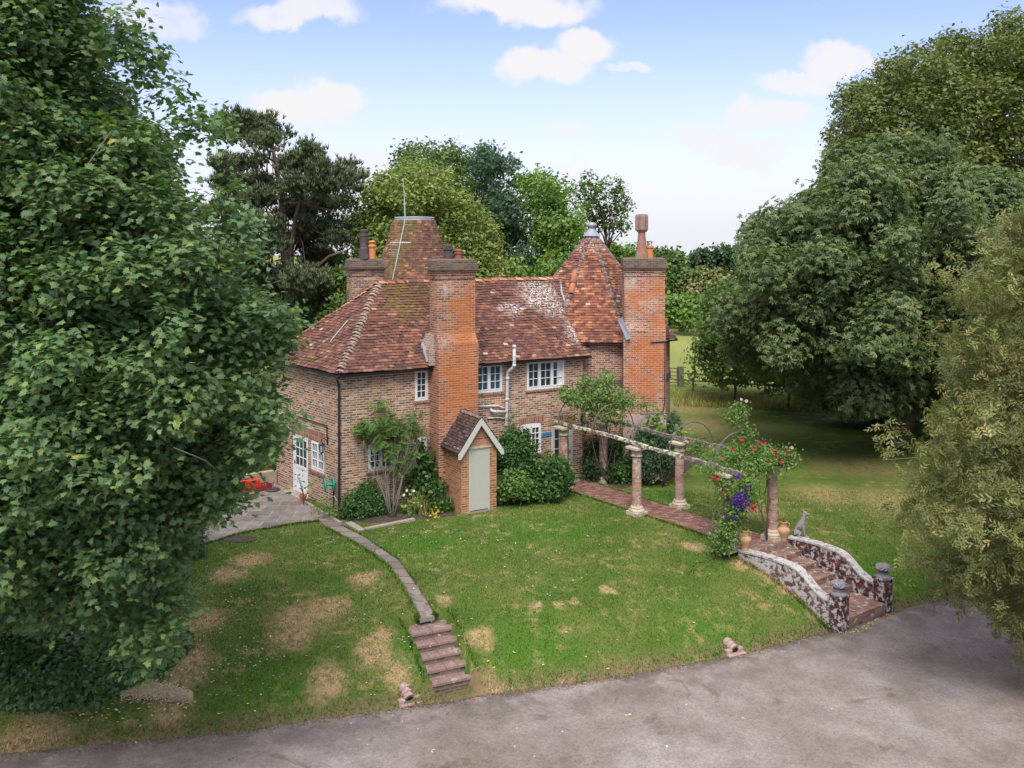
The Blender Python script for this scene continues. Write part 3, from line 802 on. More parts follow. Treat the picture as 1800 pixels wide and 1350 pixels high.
def wall_with_holes(fn, s0, s1, z0, z1, holes, depth=.11):
    mb = MB()
    S = sorted(set([s0, s1] + [h[0] for h in holes] + [h[1] for h in holes])); Z = sorted(set([z0, z1] + [h[2] for h in holes] + [h[3] for h in holes]))
    S = [q for q in S if s0 <= q <= s1]; Z = [q for q in Z if z0 <= q <= z1]
    for i in range(len(S) - 1):
        for j in range(len(Z) - 1):
            a, b, c, d = S[i], S[i + 1], Z[j], Z[j + 1]
            if any(h[0] - 1e-6 <= a and b <= h[1] + 1e-6 and h[2] - 1e-6 <= c and d <= h[3] + 1e-6 for h in holes): continue
            mb.poly([fn(a, 0, c), fn(b, 0, c), fn(b, 0, d), fn(a, 0, d)])
    for h in holes:
        a, b, c, d = h
        mb.poly([fn(a, 0, c), fn(a, 0, d), fn(a, -depth, d), fn(a, -depth, c)]); mb.poly([fn(b, 0, c), fn(b, -depth, c), fn(b, -depth, d), fn(b, 0, d)])
        mb.poly([fn(a, 0, d), fn(b, 0, d), fn(b, -depth, d), fn(a, -depth, d)]); mb.poly([fn(a, 0, c), fn(a, -depth, c), fn(b, -depth, c), fn(b, 0, c)])
    return mb
FEND = 9.02
mb = wall_with_holes(FW, 0, FEND, -.3, EAVE + .12, [w_['r'] for w_ in WIN['front']] + [DOORF])
mb.build('front_wall', 'old_brick', house)
mb = wall_with_holes(LW, 0, LL, -.3, EAVE + .12, [lw_w, DOORL])
mb.build('side_wall', 'old_brick', house)
Cc = Vector((3.1, 36.0))              # centre of the near roundel
V2 = Vector((-N2.x, -N2.y)); DEP = 4.65
Bk = A2 + (B2 - A2)
back = [(B2.x, B2.y), (B2.x + U.x * 10.2, B2.y + U.y * 10.2)]
mb = MB(); mb.poly([(*back[1], -.3), (*back[0], -.3), (*back[0], EAVE + .1), (*back[1], EAVE + .1)]).build('rear_wall', 'old_brick', house)

def window(fn, spec, parent, name='window', proud=.0, mat='white_paint', sill='brick'):
    a, b, z0, z1 = spec['r']; fb = -.055; ff = -.005; fw_ = .06
    mb = MB()
    def bar(x0, x1, y0, y1, e0=fb, e1=ff):
        mb.hexa([fn(x0, e0, y0), fn(x1, e0, y0), fn(x1, e1, y0), fn(x0, e1, y0)], [fn(x0, e0, y1), fn(x1, e0, y1), fn(x1, e1, y1), fn(x0, e1, y1)])
    rise = .08 if spec.get('arch') else 0
    bar(a, b, z0, z0 + fw_ * 1.3); bar(a, b, z1 - fw_ - rise, z1)
    n = spec['cas']; W_ = (b - a) / n
    zb, zt = z0 + fw_ * 1.3, z1 - fw_ - rise
    panes = []
    for i in range(n + 1):
        x = a + W_ * i; h = fw_ if 0 < i < n else fw_
        bar(max(a, x - h * (.5 if 0 < i < n else 1)), min(b, x + h * (.5 if 0 < i < n else 1)), zb, zt)
    for i in range(n):
        x0 = a + W_ * i + (fw_ if i == 0 else fw_ * .5); x1 = a + W_ * (i + 1) - (fw_ if i == n - 1 else fw_ * .5)
        q = .028; g_ = .020
        x0 -= .002; x1 += .002
        bar(x0, x0 + q, zb, zt, fb + .004, ff + .012); bar(x1 - q, x1, zb, zt, fb + .004, ff + .012)
        bar(x0 + q, x1 - q, zb, zb + q, fb + .004, ff + .012); bar(x0 + q, x1 - q, zt - q, zt, fb + .004, ff + .012)
        for c in range(1, spec['c']):
            x = x0 + q + (x1 - x0 - 2 * q) * c / spec['c']; bar(x - g_ / 2, x + g_ / 2, zb + q, zt - q, fb + .012, ff + .006)
        for r in range(1, spec['rw']):
            z = zb + q + (zt - zb - 2 * q) * r / spec['rw']; bar(x0 + q, x1 - q, z - g_ / 2, z + g_ / 2, fb + .010, ff + .004)
        panes.append((x0 + q * .5, x1 - q * .5, i))
    fr = mb.build(name, mat, parent)
    e = fb + .014
    for (x0, x1, i) in panes:
        pm = MB(); pm.poly([fn(x0, e, zb), fn(x1, e, zb), fn(x1, e, zt), fn(x0, e, zt)])
        pm.build('pane', 'glass_blue' if spec.get('blue') else 'glass_pane', fr)
    if i in spec.get('curt', ()) or spec.get('lite'):
        for j in (spec.get('curt') or (0, 1)):
            x0, x1, _ = panes[j]; cm = MB(); n_ = 16
            xa = x0 + (x1 - x0) * .45 if spec.get('curt') else x0 + .03
            vs_ = []
            for q in range(n_ + 1):
                x = xa + (x1 - xa) * q / n_; vs_ += [fn(x, e + .003 + .0015 * math.sin(q * 1.6), zb + .02), fn(x, e + .003 + .0015 * math.sin(q * 1.6), zt)]
            cm.add(vs_, [(2 * q, 2 * q + 2, 2 * q + 3, 2 * q + 1) for q in range(n_)])
            if spec.get('curt'): cm.build('curtain', 'curtain', fr)
    sm = MB(); sm.hexa([fn(a - .06, -.05, z0 - .075), fn(b + .06, -.05, z0 - .075), fn(b + .06, .045, z0 - .085), fn(a - .06, .045, z0 - .085)],
                       [fn(a - .06, -.05, z0 - .003), fn(b + .06, -.05, z0 - .003), fn(b + .06, .045, z0 - .02), fn(a - .06, .045, z0 - .02)])
    sm.build('sill', 'band_sill', fr)
    return fr
brick_mat('band_sill', RED, (.3, .24, .2), pale=.3, bw=.075, bh=.3)
brick_mat('arch_brick', RED, (.42, .30, .22), pale=.15, bw=.075, bh=.24)
for sp_ in WIN['front']: window(FW, sp_, house)
window(LW, dict(r=lw_w, cas=2, c=2, rw=3), house)
# brick arches over the ground floor openings
def arch(fn, a, b, z, h=.23, rise=.06, e=.012):
    mb = MB(); n = 10; lo, hi = [], []
    for i in range(n + 1):
        s_ = i / n; x = a + (b - a) * s_; q = rise * (1 - (2 * s_ - 1) ** 2)
        sp = (s_ - .5) * .10
        lo.append(fn(x, e, z + q)); hi.append(fn(x + sp, e, z + q + h))
    for i in range(n): mb.poly([lo[i], lo[i + 1], hi[i + 1], hi[i]])
    for i in range(n):
        a2 = [Vector(lo[i]) + (Vector(fn(0, 0, 0)) - Vector(fn(0, e, 0))), Vector(lo[i + 1]) + (Vector(fn(0, 0, 0)) - Vector(fn(0, e, 0)))]
        mb.poly([a2[0], a2[1], lo[i + 1], lo[i]])
    return mb
for k in (3, 4, 5):
    r_ = WIN['front'][k]['r']; arch(FW, r_[0] - .04, r_[1] + .04, r_[3] - .03).build('window_arch', 'arch_brick', house)
arch(FW, DOORF[0] - .08, DOORF[1] + .08, DOORF[3] - .01, h=.24).build('door_arch', 'arch_brick', house)
arch(LW, min(lw_w[0], DOORL[0]) - .02, max(lw_w[1], DOORL[1]) + .02, max(lw_w[3], DOORL[3]) + .0, h=.3, rise=.02).build('door_arch', 'arch_brick', house)

def glazed_door(fn, r, parent, mat, cols, rows, glass_from, name='door', side=None):
    a, b, z0, z1 = r; fb, ff = -.07, -.01; mb = MB()
    def bar(x0, x1, y0, y1, e0=fb, e1=ff, m=mb):
        m.hexa([fn(x0, e0, y0), fn(x1, e0, y0), fn(x1, e1, y0), fn(x0, e1, y0)], [fn(x0, e0, y1), fn(x1, e0, y1), fn(x1, e1, y1), fn(x0, e1, y1)])
    f = .07; bar(a, a + f, z0, z1); bar(b - f, b, z0, z1); bar(a + f, b - f, z1 - f, z1)
    x0, x1 = a + f + .004, b - f - .004; q = .085; zt = z1 - f - .004; zg = z0 + (z1 - z0) * glass_from
    bar(x0, x0 + q, z0 + .02, zt, fb + .012, ff - .012); bar(x1 - q, x1, z0 + .02, zt, fb + .012, ff - .012)
    bar(x0 + q, x1 - q, zt - q, zt, fb + .012, ff - .012); bar(x0 + q, x1 - q, zg - q, zg, fb + .012, ff - .012); bar(x0 + q, x1 - q, z0 + .02, z0 + .2, fb + .012, ff - .012)
    bar(x0 + q, x1 - q, z0 + .2, zg - q, fb + .02, ff - .03)
    for c in range(1, cols):
        x = x0 + q + (x1 - x0 - 2 * q) * c / cols; bar(x - .012, x + .012, zg, zt - q, fb + .02, ff - .018)
    for k in range(1, rows):
        z = zg + (zt - q - zg) * k / rows; bar(x0 + q, x1 - q, z - .012, z + .012, fb + .022, ff - .016)
    d = mb.build(name, mat, parent)
    MB().poly([fn(x0 + q, fb + .024, zg), fn(x1 - q, fb + .024, zg), fn(x1 - q, fb + .024, zt - q), fn(x0 + q, fb + .024, zt - q)]).build('pane', 'glass_pane', d)
    k = MB(); zc = z0 + 1.0; xh = x0 + q * .5 if side == 'a' else x1 - q * .5
    bar(xh - .012, xh + .012, zc - .06, zc + .06, ff - .012, ff + .012, k); bar(xh - .012, xh + .09 * (1 if side == 'a' else -1), zc, zc + .02, ff + .012, ff + .03, k); k.build('handle', 'black_iron', d)
    return d
glazed_door(LW, DOORL, house, 'white_paint', 3, 3, .47, 'back_door', 'b')
glazed_door(FW, DOORF, house, 'cream_frame', 3, 4, .22, 'front_door', 'b')
s = MB(); s.hexa([FW(DOORF[0] - .1, .0, 0), FW(DOORF[1] + .1, .0, 0), FW(DOORF[1] + .1, .45, 0), FW(DOORF[0] - .1, .45, 0)], [FW(DOORF[0] - .1, .0, .06), FW(DOORF[1] + .1, .0, .06), FW(DOORF[1] + .1, .45, .055), FW(DOORF[0] - .1, .45, .055)])
s.build('doorstep', 'slab', house)
s = MB(); s.hexa([LW(DOORL[0] - .15, .0, -.05), LW(DOORL[1] + .15, .0, -.05), LW(DOORL[1] + .15, .3, -.05), LW(DOORL[0] - .15, .3, -.05)], [LW(DOORL[0] - .15, .0, .07), LW(DOORL[1] + .15, .0, .07), LW(DOORL[1] + .15, .3, .065), LW(DOORL[0] - .15, .3, .065)])
s.build('doorstep', 'slab', house)

# --- main roof
ov = .24
AP = Vector((-4.6, 31.3, 7.09)); RE = Vector((1.85, 34.9, 7.10))
eA = A2 + (N2 * ov) + (NL * ov) * .9; EA = Vector((eA.x, eA.y, EAVE)); eB = B2 + NL * ov - UL * -.25; EB = Vector((eB.x, eB.y, EAVE + .02))
eR = A2 + U * (FEND + .12) + N2 * ov; ER = Vector((eR.x, eR.y, EAVE + .02))
RX = RE + Vector((U.x, U.y, 0)) * 1.3
BR = Vector((back[1][0] - N2.x * ov, back[1][1] - N2.y * ov, EAVE))
tile_mat('tiles_front', TST, moss=[(*onplane(705, 530, AP, (N2.x, N2.y, .85)), 1.3), (*onplane(800, 500, AP, (N2.x, N2.y, .85)), 1.2), (*onplane(930, 498, AP, (N2.x, N2.y, .85)), .6)],
         lich=[(*onplane(945, 518, AP, (N2.x, N2.y, .85)), 1.15), (*onplane(975, 545, AP, (N2.x, N2.y, .85)), .75), (*onplane(1015, 590, AP, (N2.x, N2.y, .85)), .9), (*onplane(900, 545, AP, (N2.x, N2.y, .85)), .5)], lthr=.56)
tile_mat('tiles_side', TST); 
tile_mat('tiles_roundel', TSO, lich=[(*W(1160, 440, 34.2), 1.6), (*W(1140, 500, 33.6), 1.5), (*W(1035, 425, 35.5), .8), (*W(1005, 470, 34.5), .5)], lthr=.60)
tile_mat('tiles_kiln', TSC, moss=[(*W(700, 440, 36.8), .9), (*W(715, 400, 37.2), .7), (*W(690, 480, 36.5), .8)])
tile_mat('tiles_outhouse', [(0, (.03, .022, .024)), (.5, (.06, .04, .04)), (.85, (.10, .065, .055)), (1, (.16, .11, .08))], moss=[(*W(830, 725, 28.6), .5)])
tile_mat('ridge_clay', [(0, (.30, .11, .06)), (.5, (.42, .18, .10)), (1, (.50, .27, .17))], gen_l=.6)
tile_mat('bonnet_clay', [(0, (.13, .10, .08)), (.5, (.22, .16, .12)), (1, (.32, .20, .13))], gen_l=.5)
tile_mat('hip_mortar', [(0, (.11, .075, .06)), (.5, (.17, .11, .09)), (1, (.24, .17, .14))], gen_l=.52)
plain('underlay', (.05, .03, .028), .95)
def roof_slope(poly, name, mat, rng_seed, sag=0.0, gauge=.115, tw=.165):
    rows, n = facet_tiles(poly, None, sag=sag, gauge=gauge, tw=tw)
    o = tile_rows(rows, name, mat, house, np.random.default_rng(rng_seed))
    MB().poly([Vector(p) - n * (.02 + sag * .9 + (.035 if sag else 0)) for p in poly]).build('underlay', 'underlay', o)
    return n
nf = roof_slope([EA, ER, RX, AP], 'front_roof_slope', 'tiles_front', 1, sag=.05)
nl = roof_slope([EB, EA, AP], 'hipped_roof_slope', 'tiles_side', 2, sag=.03)
roof_slope([BR, EB, AP, RX], 'rear_roof_slope', 'tiles_side', 3, sag=.0)
cap_tiles('ridge_tiles', [AP, RE + Vector((U.x, U.y, 0)) * .35 + Vector((0, 0, -.0))], 'ridge_clay', house, r=.125, step=.33)
hipm = EA.lerp(AP, .5) + Vector((0, 0, .0))
cap_tiles('bonnet_tiles', [EA + (AP - EA) * .02, hipm, AP], 'bonnet_clay', house, r=.185, step=.14, arc=2.4, wob=.012)
cap_tiles('hip_tiles', [EB + (AP - EB) * .02, EB.lerp(AP, .5), AP], 'ridge_clay', house, r=.10, step=.17, arc=2.4)
# gutters
def gutter(pts, name='gutter'):
    mb = MB(); pts = [Vector(p) for p in pts]
    for a, b in zip(pts[:-1], pts[1:]):
        d = (b - a).normalized(); s_ = d.cross(Vector((0, 0, 1))).normalized(); n = 7; r = .058
        vs_ = []
        for p in (a, b):
            for k in range(n + 1):
                an = math.pi * k / n; vs_.append(p + s_ * math.cos(an) * r - Vector((0, 0, 1)) * math.sin(an) * r)
            for k in range(n, -1, -1):
                an = math.pi * k / n; vs_.append(p + s_ * math.cos(an) * (r - .008) - Vector((0, 0, 1)) * math.sin(an) * (r - .008))
        m = 2 * (n + 1); fs = [(k, (k + 1) % m, m + (k + 1) % m, m + k) for k in range(m)]
        mb.add(vs_, fs)
    return mb.build(name, 'black_iron', house)
gz = EAVE - .045
def off2(p, e): return Vector((p.x + e.x, p.y + e.y, gz))
gA = A2 + N2 * (ov + .03) + NL * (ov + .03) * .9
gutter([(eB.x + NL.x * .04, eB.y + NL.y * .04, gz + .04), (gA.x, gA.y, gz), ])
chs = fpix(752, 640)[0]
gutter([(gA.x, gA.y, gz), tuple(FW(fpix(757, 640)[0], ov + .03, gz + .02))])
gutter([tuple(FW(fpix(842, 640)[0] - .03, ov + .03, gz + .015)), tuple(FW(FEND + .2, ov + .03, gz + .03))])
dp = MB(); q = FW(-.06, .10, 0); cxp, cyp = gA.x, gA.y
q = A2 + N2 * .06 + NL * .10
dp.tube([(cxp, cyp, gz - .03), (cxp, cyp, gz - .12), (q.x, q.y, gz - .34), (q.x, q.y, .15)], .04, 8)
for z in (3.6, 2.5, 1.4, .5): dp.tube([(q.x, q.y, z), (q.x, q.y, z + .07)], .055, 8)
dp.build('downpipe', 'black_iron', house, smooth=False)
# soil stack and waste pipes
def fp(px, py, e): s_, z = fpix(px, py, e); return FW(s_, e, z)
sp_ = MB(); pts = [fp(904, 606, .42), fp(904, 638, .42), fp(902, 646, .40), fp(893, 653, .14), fp(892, 664, .12), fp(890, 760, .12), fp(890, 800, .12)]
sp_.tube(pts, .058, 10)
for (x, y) in ((904, 607), (904, 640), (892, 663), (891, 700), (890, 745)):
    e_ = .42 if y < 645 else .12; a = fp(x, y, e_); sp_.tube([a, a + Vector((0, 0, -.09))], .07, 10)
sp_.build('soil_pipe', 'grey_pipe', house, smooth=True)
sp2 = MB(); sp2.tube([fp(863, 719, .0), fp(864, 722, .13), fp(868, 723.5, .16), fp(890, 724, .12)], .055, 8); sp2.build('waste_pipe', 'grey_pipe', house, smooth=True)
for ln in ([(841, 714), (876, 713), (882, 716), (889, 717)], [(857, 735), (876, 734), (882, 735), (889, 735)]):
    a = MB(); a.tube([fp(x, y, .06) for x, y in ln], .022, 6); a.build('waste_pipe', 'cream_pipe', house, smooth=True)

# --- front chimney
cs0 = fpix(755, 700)[0]
CH = FW(cs0, 0, 0)                    # stack meets the wall here
def CF(s_, e, z): return Vector((CH.x + U.x * s_ + N2.x * e, CH.y + U.y * s_ + N2.y * e, z))
def ring(fn, s0, s1, e0, e1, z): return [fn(s0, e0, z), fn(s0, e1, z), fn(s1, e1, z), fn(s1, e0, z)]
chm = MATS['old_brick']
OR1 = [(*CF(1.0, .66, 6.5), .65), (*CF(1.2, .66, 7.0), .4), (*CF(.95, .6, 5.2), 1.0), (*CF(.8, .7, 4.2), 1.15), (*CF(.8, .7, 3.4), 1.0), (*CF(1.1, .4, 6.0), .75)]
brick_mat('chimney_brick', RED, (.46, .33, .24), pale=.22, orange=OR1, paleb=[(*CF(.05, .6, 5.25), .42), (*CF(1.42, .6, 5.3), .30), (*CF(.3, .66, 7.1), .5)])
brick_mat('chimney_cap_brick', [(0, (.07, .05, .045)), (1, (.19, .12, .09))], (.2, .17, .13), pale=.25)
def chimney(fn, name, lo, up, zs0, zs1, ztop, mat, zb=-.3, label=None):
    mb = MB()
    R = lambda a, z, g=0.0: ring(fn, a[0] - g, a[1] + g, a[2] - g, a[3] + g, z)
    mb.hexa(R(lo, zb), R(lo, zs0))
    mb.hexa(R(lo, zs0, .0), R(up, zs1, .0))
    mb.hexa(R(up, zs1), R(up, ztop - .62))
    mb.hexa(R(up, ztop - .62, .03), R(up, ztop - .57, .03)); mb.hexa(R(up, ztop - .57), R(up, ztop - .50))
    mb.hexa(R(up, ztop - .50, .025), R(up, ztop - .42, .025)); mb.hexa(R(up, ztop - .42, .055), R(up, ztop - .345, .055))
    mb.cm = 2; mb.hexa(R(up, ztop - .345, .125), R(up, ztop - .29, .135)); mb.hexa(R(up, ztop - .29, .055), R(up, ztop - .02, .05)); mb.hexa(R(up, ztop - .02, .03), R(up, ztop + .02, -.06))
    o = mb.build(name, [mat, 'weathered_brick', 'chimney_cap_brick'], house)
    if label: o['label'] = label
    return o
brick_mat('weathered_brick', [(0, (.16, .10, .08)), (1, (.38, .26, .19))], (.5, .44, .38), pale=.5)
fc = chimney(CF, 'chimney', (0, 1.43, -.1, .71), (-.03, 1.36, .10, .62), 5.2, 5.5, 7.92, 'chimney_brick', label='tall front chimney stained orange above the outhouse')
sh = MB(); sh.hexa(ring(CF, -.20, .02, -.35, .42, 4.5), ring(CF, -.20, .02, -.35, .42, 5.0)); sh.hexa(ring(CF, -.20, .02, -.35, .42, 5.0), ring(CF, -.09, .04, -.1, .40, 5.5)); sh.build('shoulder', 'weathered_brick', fc); sh = MB(); sh.hexa(ring(CF, 1.40, 1.56, -.3, .5, 4.5), ring(CF, 1.40, 1.56, -.3, .5, 5.1)); sh.hexa(ring(CF, 1.40, 1.56, -.3, .5, 5.1), ring(CF, 1.3, 1.40, .1, .5, 5.5)); sh.build('shoulder', 'weathered_brick', fc)
fl = MB(); a = CF(-.22, .12, 4.85); fl.tube([CF(-.2, .32, 4.62), CF(-.22, .15, 4.9), CF(-.2, -.1, 5.2)], .05, 6); fl.build('flashing', 'lead', fc)
fl = MB(); fl.tube([CF(1.50, .33, 4.62), CF(1.50, .1, 4.95), CF(1.47, -.3, 5.5)], .03, 6); fl.build('flashing', 'lead', fc)
def pot(fn_pt, prof, name, mat, parent, seg=18, cowl=None):
    mb = MB(); mb.lathe(fn_pt, prof, seg); o = mb.build(name, mat, parent, smooth=False); return o
def at_px(px, D, z): return Vector(((px - CX) / F * D, D, z))
zc = 7.93
pot(at_px(788, 29.9, zc), [(.15, 0), (.135, .25), (.14, .30), (.165, .31), (.165, .36), (.12, .37), (.13, .42), (.10, .49), (0, .51)], 'chimney_pot', 'soot_clay', fc)
pot(at_px(805.5, 30.1, zc), [(.12, 0), (.105, .16), (.13, .17), (.13, .22), (.10, .23), (.12, .27), (.12, .29), (.05, .33), (0, .335)], 'chimney_pot', 'red_clay', fc)
# left rear chimney
CL0 = Vector((at_px(618, 34.0, 0).x, 34.0)); UL2 = Vector((.93, .37)).normalized(); NL2 = Vector((.37, -.93)).normalized()
def CLF(s_, e, z): return Vector((CL0.x + UL2.x * s_ + NL2.x * e, CL0.y + UL2.y * s_ + NL2.y * e, z))
brick_mat('rear_chimney_brick', OLD, (.45, .36, .28), pale=.2, dark=.55)
lc = chimney(CLF, 'chimney', (0, 1.22, -.9, 0), (0, 1.22, -.9, 0), 4.5, 4.6, 7.84, 'rear_chimney_brick', label='sooty rear chimney beside the blunt kiln cone')
pot(at_px(640, 34.3, 7.85), [(.21, 0), (.17, .4), (.15, .45), (.15, .85), (.17, .86), (.17, .9), (.14, .92), (.14, 1.02), (.16, 1.03), (.16, 1.08), (.1, 1.12), (0, 1.12)], 'chimney_pot', 'soot_clay', lc)
pot(at_px(654, 34.4, 7.85), [(.14, 0), (.135, .42), (.16, .44), (.17, .5), (.13, .52), (.13, .56), (.10, .57), (.10, .62), (.15, .63), (.15, .66), (.06, .7), (0, .7)], 'chimney_pot', 'orange_clay', lc)
# right chimney on the roundel
NR = Vector((math.cos(rad(-92)), math.sin(rad(-92)))); UR = Vector((-NR.y, NR.x)); CR0 = Vector((at_px(1098, 32.45, 0).x, 32.45))
def CRF(s_, e, z): return Vector((CR0.x + UR.x * s_ + NR.x * e, CR0.y + UR.y * s_ + NR.y * e, z))
OR2 = [(*CRF(.5, 0, 6.4), .6), (*CRF(1.2, 0, 6.8), .6), (*CRF(.4, 0, 4.0), .5), (*CRF(1.1, 0, 4.4), .9), (*CRF(1.2, 0, 5.6), .7), (*CRF(.7, 0, 4.7), .6), (*CRF(.8, 0, 3.4), .8)]
brick_mat('roundel_chimney_brick', RED, (.52, .40, .32), pale=.45, orange=OR2, paleb=[(*CRF(.1, 0, 5.5), .5), (*CRF(.2, 0, 7.0), .5), (*CRF(.8, 0, 6.3), .4)])
rc = chimney(CRF, 'chimney', (-.04, 1.46, -1.2, 0), (.0, 1.44, -1.0, -.06), 5.3, 5.6, 7.90, 'roundel_chimney_brick', label='tall chimney on the pointed roundel with an iron cowl')
m1 = MB(); m1.hexa(ring(CRF, -.06, 1.48, -.9, .02, -.2), ring(CRF, -.06, 1.48, -.9, .02, 2.35)); o = m1.build('render_plinth', 'render_pink', rc)
c = at_px(1128, 32.9, 7.92)
pot(c, [(.24, 0), (.17, .45), (.135, .85), (.135, .98)], 'flue', 'rust', rc, seg=4 * 3)
cw = MB(); n = 12
prof = []
vs_ = []; 
for (r_, z) in ((.15, .93), (.215, 1.02), (.215, 1.48), (.20, 1.55)):
    for k in range(16):
        a = 2 * math.pi * k / 16; rr = r_ * (1.12 if k % 2 else .93)
        vs_.append((c.x + rr * math.cos(a), c.y + rr * math.sin(a), c.z + z + (.03 if (z > 1.4 and k % 4 == 0) else 0)))
cw.add(vs_, [(i * 16 + k, i * 16 + (k + 1) % 16, (i + 1) * 16 + (k + 1) % 16, (i + 1) * 16 + k) for i in range(3) for k in range(16)] + [tuple(range(48, 64)), tuple(range(15, -1, -1))])
cw.build('cowl', 'rust', rc)
p = at_px(1141, 33.15, 7.92)
po = pot(p, [(.15, 0), (.135, .34), (.17, .36), (.17, .42), (.13, .43), (.10, .43)], 'chimney_pot', 'orange_clay', rc)
hb = MB(); hb.lathe(p + Vector((-.0, 0, .56)), [(.17, 0), (.15, .03), (0, .05)], 14)
for a in range(3): hb.tube([p + Vector((.09 * math.cos(a * 2.1), .09 * math.sin(a * 2.1), .4)), p + Vector((.09 * math.cos(a * 2.1), .09 * math.sin(a * 2.1), .58))], .012, 4)
hb.build('rain_cap', 'black_iron', po)

# --- near roundel: round brick wall under an eight-sided pointed tile roof
mb = MB(); mb.lathe((Cc.x, Cc.y, 0), [(3.1, -.3), (3.1, 4.95)], 64); mb.build('roundel_wall', 'roundel_brick', house, uv=('cyl', Cc.x, Cc.y, 3.1), smooth=False)
mb = MB(); mb.lathe((Cc.x, Cc.y, 0), [(3.10, 3.22), (3.13, 3.225), (3.13, 3.50), (3.10, 3.505)], 64); mb.build('brick_band', 'band_brick', house, uv=('cyl', Cc.x, Cc.y, 3.1))
RZ, RR = 4.86, 3.46; AZ = 8.98; apex = Vector((at_px(1040, 36, 0).x, 36.0, AZ))
vang = [-72.6 + 45 * k for k in range(8)]
ev = [Vector((Cc.x + RR * math.cos(rad(a)), Cc.y + RR * math.sin(rad(a)), RZ)) for a in vang]
rng_r = np.random.default_rng(11); allrows = []; ul = MB()
for k in range(8):
    a, b = ev[k], ev[(k + 1) % 8]; ta = apex
    la = a.lerp(ta, .945); lb = b.lerp(ta, .945)
    rows, n_ = facet_tiles([a, b, lb, la], None, tw=.165); allrows += rows
    ul.poly([a - n_ * .02, b - n_ * .02, lb - n_ * .02, la - n_ * .02])
ro = tile_rows(allrows, 'roundel_roof', 'tiles_roundel', house, rng_r); ul.build('underlay', 'underlay', ro)
for k in range(8): cap_tiles('hip_tiles', [ev[k] + (apex - ev[k]) * .01, ev[k].lerp(apex, .5), ev[k].lerp(apex, .93)], 'hip_mortar', house, r=.125, step=.36, arc=2.3, wob=.004, taper=.92)
cap_tiles('hip_tiles', [onplane(1003, 517, ev[7].lerp(ev[0], .5) , (ev[0] - ev[7]).cross(apex - ev[7])) + Vector((0, -.05, .03)), onplane(1010, 480, ev[7].lerp(ev[0], .5), (ev[0] - ev[7]).cross(apex - ev[7])) + Vector((0, -.05, .03))], 'ridge_clay', house, r=.13, step=.4)
mb = MB(); mb.lathe((apex.x, apex.y, AZ), [(.37, -.26), (.34, -.24), (.17, -.03), (.15, 0), (.14, .08), (.20, .13), (.205, .2), (.15, .27), (0, .30)], 16); mb.build('lead_cap', 'lead', house, smooth=True)
for k in (7, 0, 1):
    a, b = ev[k], ev[(k + 1) % 8]; da = Vector((Cc.x, Cc.y, 0)); 
    oa = (Vector((a.x, a.y, 0)) - da).normalized() * .05; ob = (Vector((b.x, b.y, 0)) - da).normalized() * .05
    gutter([(a.x + oa.x, a.y + oa.y, RZ - .04), (b.x + ob.x, b.y + ob.y, RZ - .04)])
# lead valley between the ridge roof and the roundel, and the flashing beside the chimney
pf = AP; nfv = (nf.x, nf.y, nf.z)
def fr(px, py, l=.05): return onplane(px, py, AP + nf * l, nfv)
mb = MB(); mb.tube([fr(984.5, 489), fr(987, 512), fr(993, 531), fr(1011, 556), fr(1024, 578), fr(1036, 597), fr(1043, 601)], [.045, .05, .05, .05, .05, .055, .05], 6); mb.build('lead_valley', 'lead', house, smooth=True)
mb = MB(); q = [at_px(1086, 32.6, H + (425 - 562) / F * 32.6), at_px(1094, 32.5, H + (425 - 558) / F * 32.5), at_px(1109, 32.3, H + (425 - 594) / F * 32.3), at_px(1101, 32.35, H + (425 - 598) / F * 32.35)]
mb.hexa([v + Vector((0, .05, 0)) for v in q], [v - Vector((0, .02, 0)) for v in q]); mb.build('flashing', 'lead', house)
mb = MB(); mb.tube([CRF(.92, .03, 4.93), CRF(1.5, .03, 4.97), CRF(1.62, -.3, 4.98)], .03, 6); mb.tube([CRF(1.42, .02, 4.9), CRF(1.42, .02, 2.8), CRF(1.36, .02, 2.45), CRF(1.1, .02, 2.36), CRF(.55, .02, 2.36)], .016, 6); mb.build('cable', 'black_iron', house)

# --- far kiln: round, with a blunt tiled cone capped in lead
KC = Vector((at_px(728.5, 38, 0).x, 38.0))
kp = [(4.55, 2.52), (5.2, 2.32), (6.0, 2.03), (7.0, 1.66), (7.8, 1.375), (8.5, 1.13), (9.0, .97), (9.32, .86)]
def krad(z): return float(np.interp(z, [a for a, b in kp], [b for a, b in kp]))
rows = []; z = 4.55; k = 0
while z < 9.25:
    r0 = krad(z); dz = .092; r1 = krad(z + .16); n_ = max(8, int(2 * math.pi * r0 / .165)); 
    for i in range(n_):
        a = 2 * math.pi * (i + (k % 2) * .5) / n_; ca, sa = math.cos(a), math.sin(a)
        nn = Vector((ca * .93, sa * .93, .37)).normalized()
        rows.append(((KC.x + ca * r0, KC.y + sa * r0, z), (KC.x + ca * r1, KC.y + sa * r1, z + .16), (-sa, ca, 0), tuple(nn), 2 * math.pi * r0 / n_ - .004))
    z += dz; k += 1
ko = tile_rows(rows, 'kiln_roof', 'tiles_kiln', house, np.random.default_rng(5), rise=.026)
MB().lathe((KC.x, KC.y, 0), [(r_ - .02, z_) for z_, r_ in kp], 40).build('underlay', 'underlay', ko)
mb = MB(); mb.lathe((KC.x, KC.y, 0), [(.93, 9.20), (.90, 9.24), (.83, 9.44), (.84, 9.50), (.80, 9.53), (.1, 9.56), (0, 9.56)], 20); mb.build('lead_cap', 'lead', house)
mb = MB(); mb.lathe((KC.x, KC.y, 0), [(2.3, -.3), (2.3, 4.7)], 40); mb.build('kiln_wall', 'roundel_brick', house, uv=('cyl', KC.x, KC.y, 2.3))
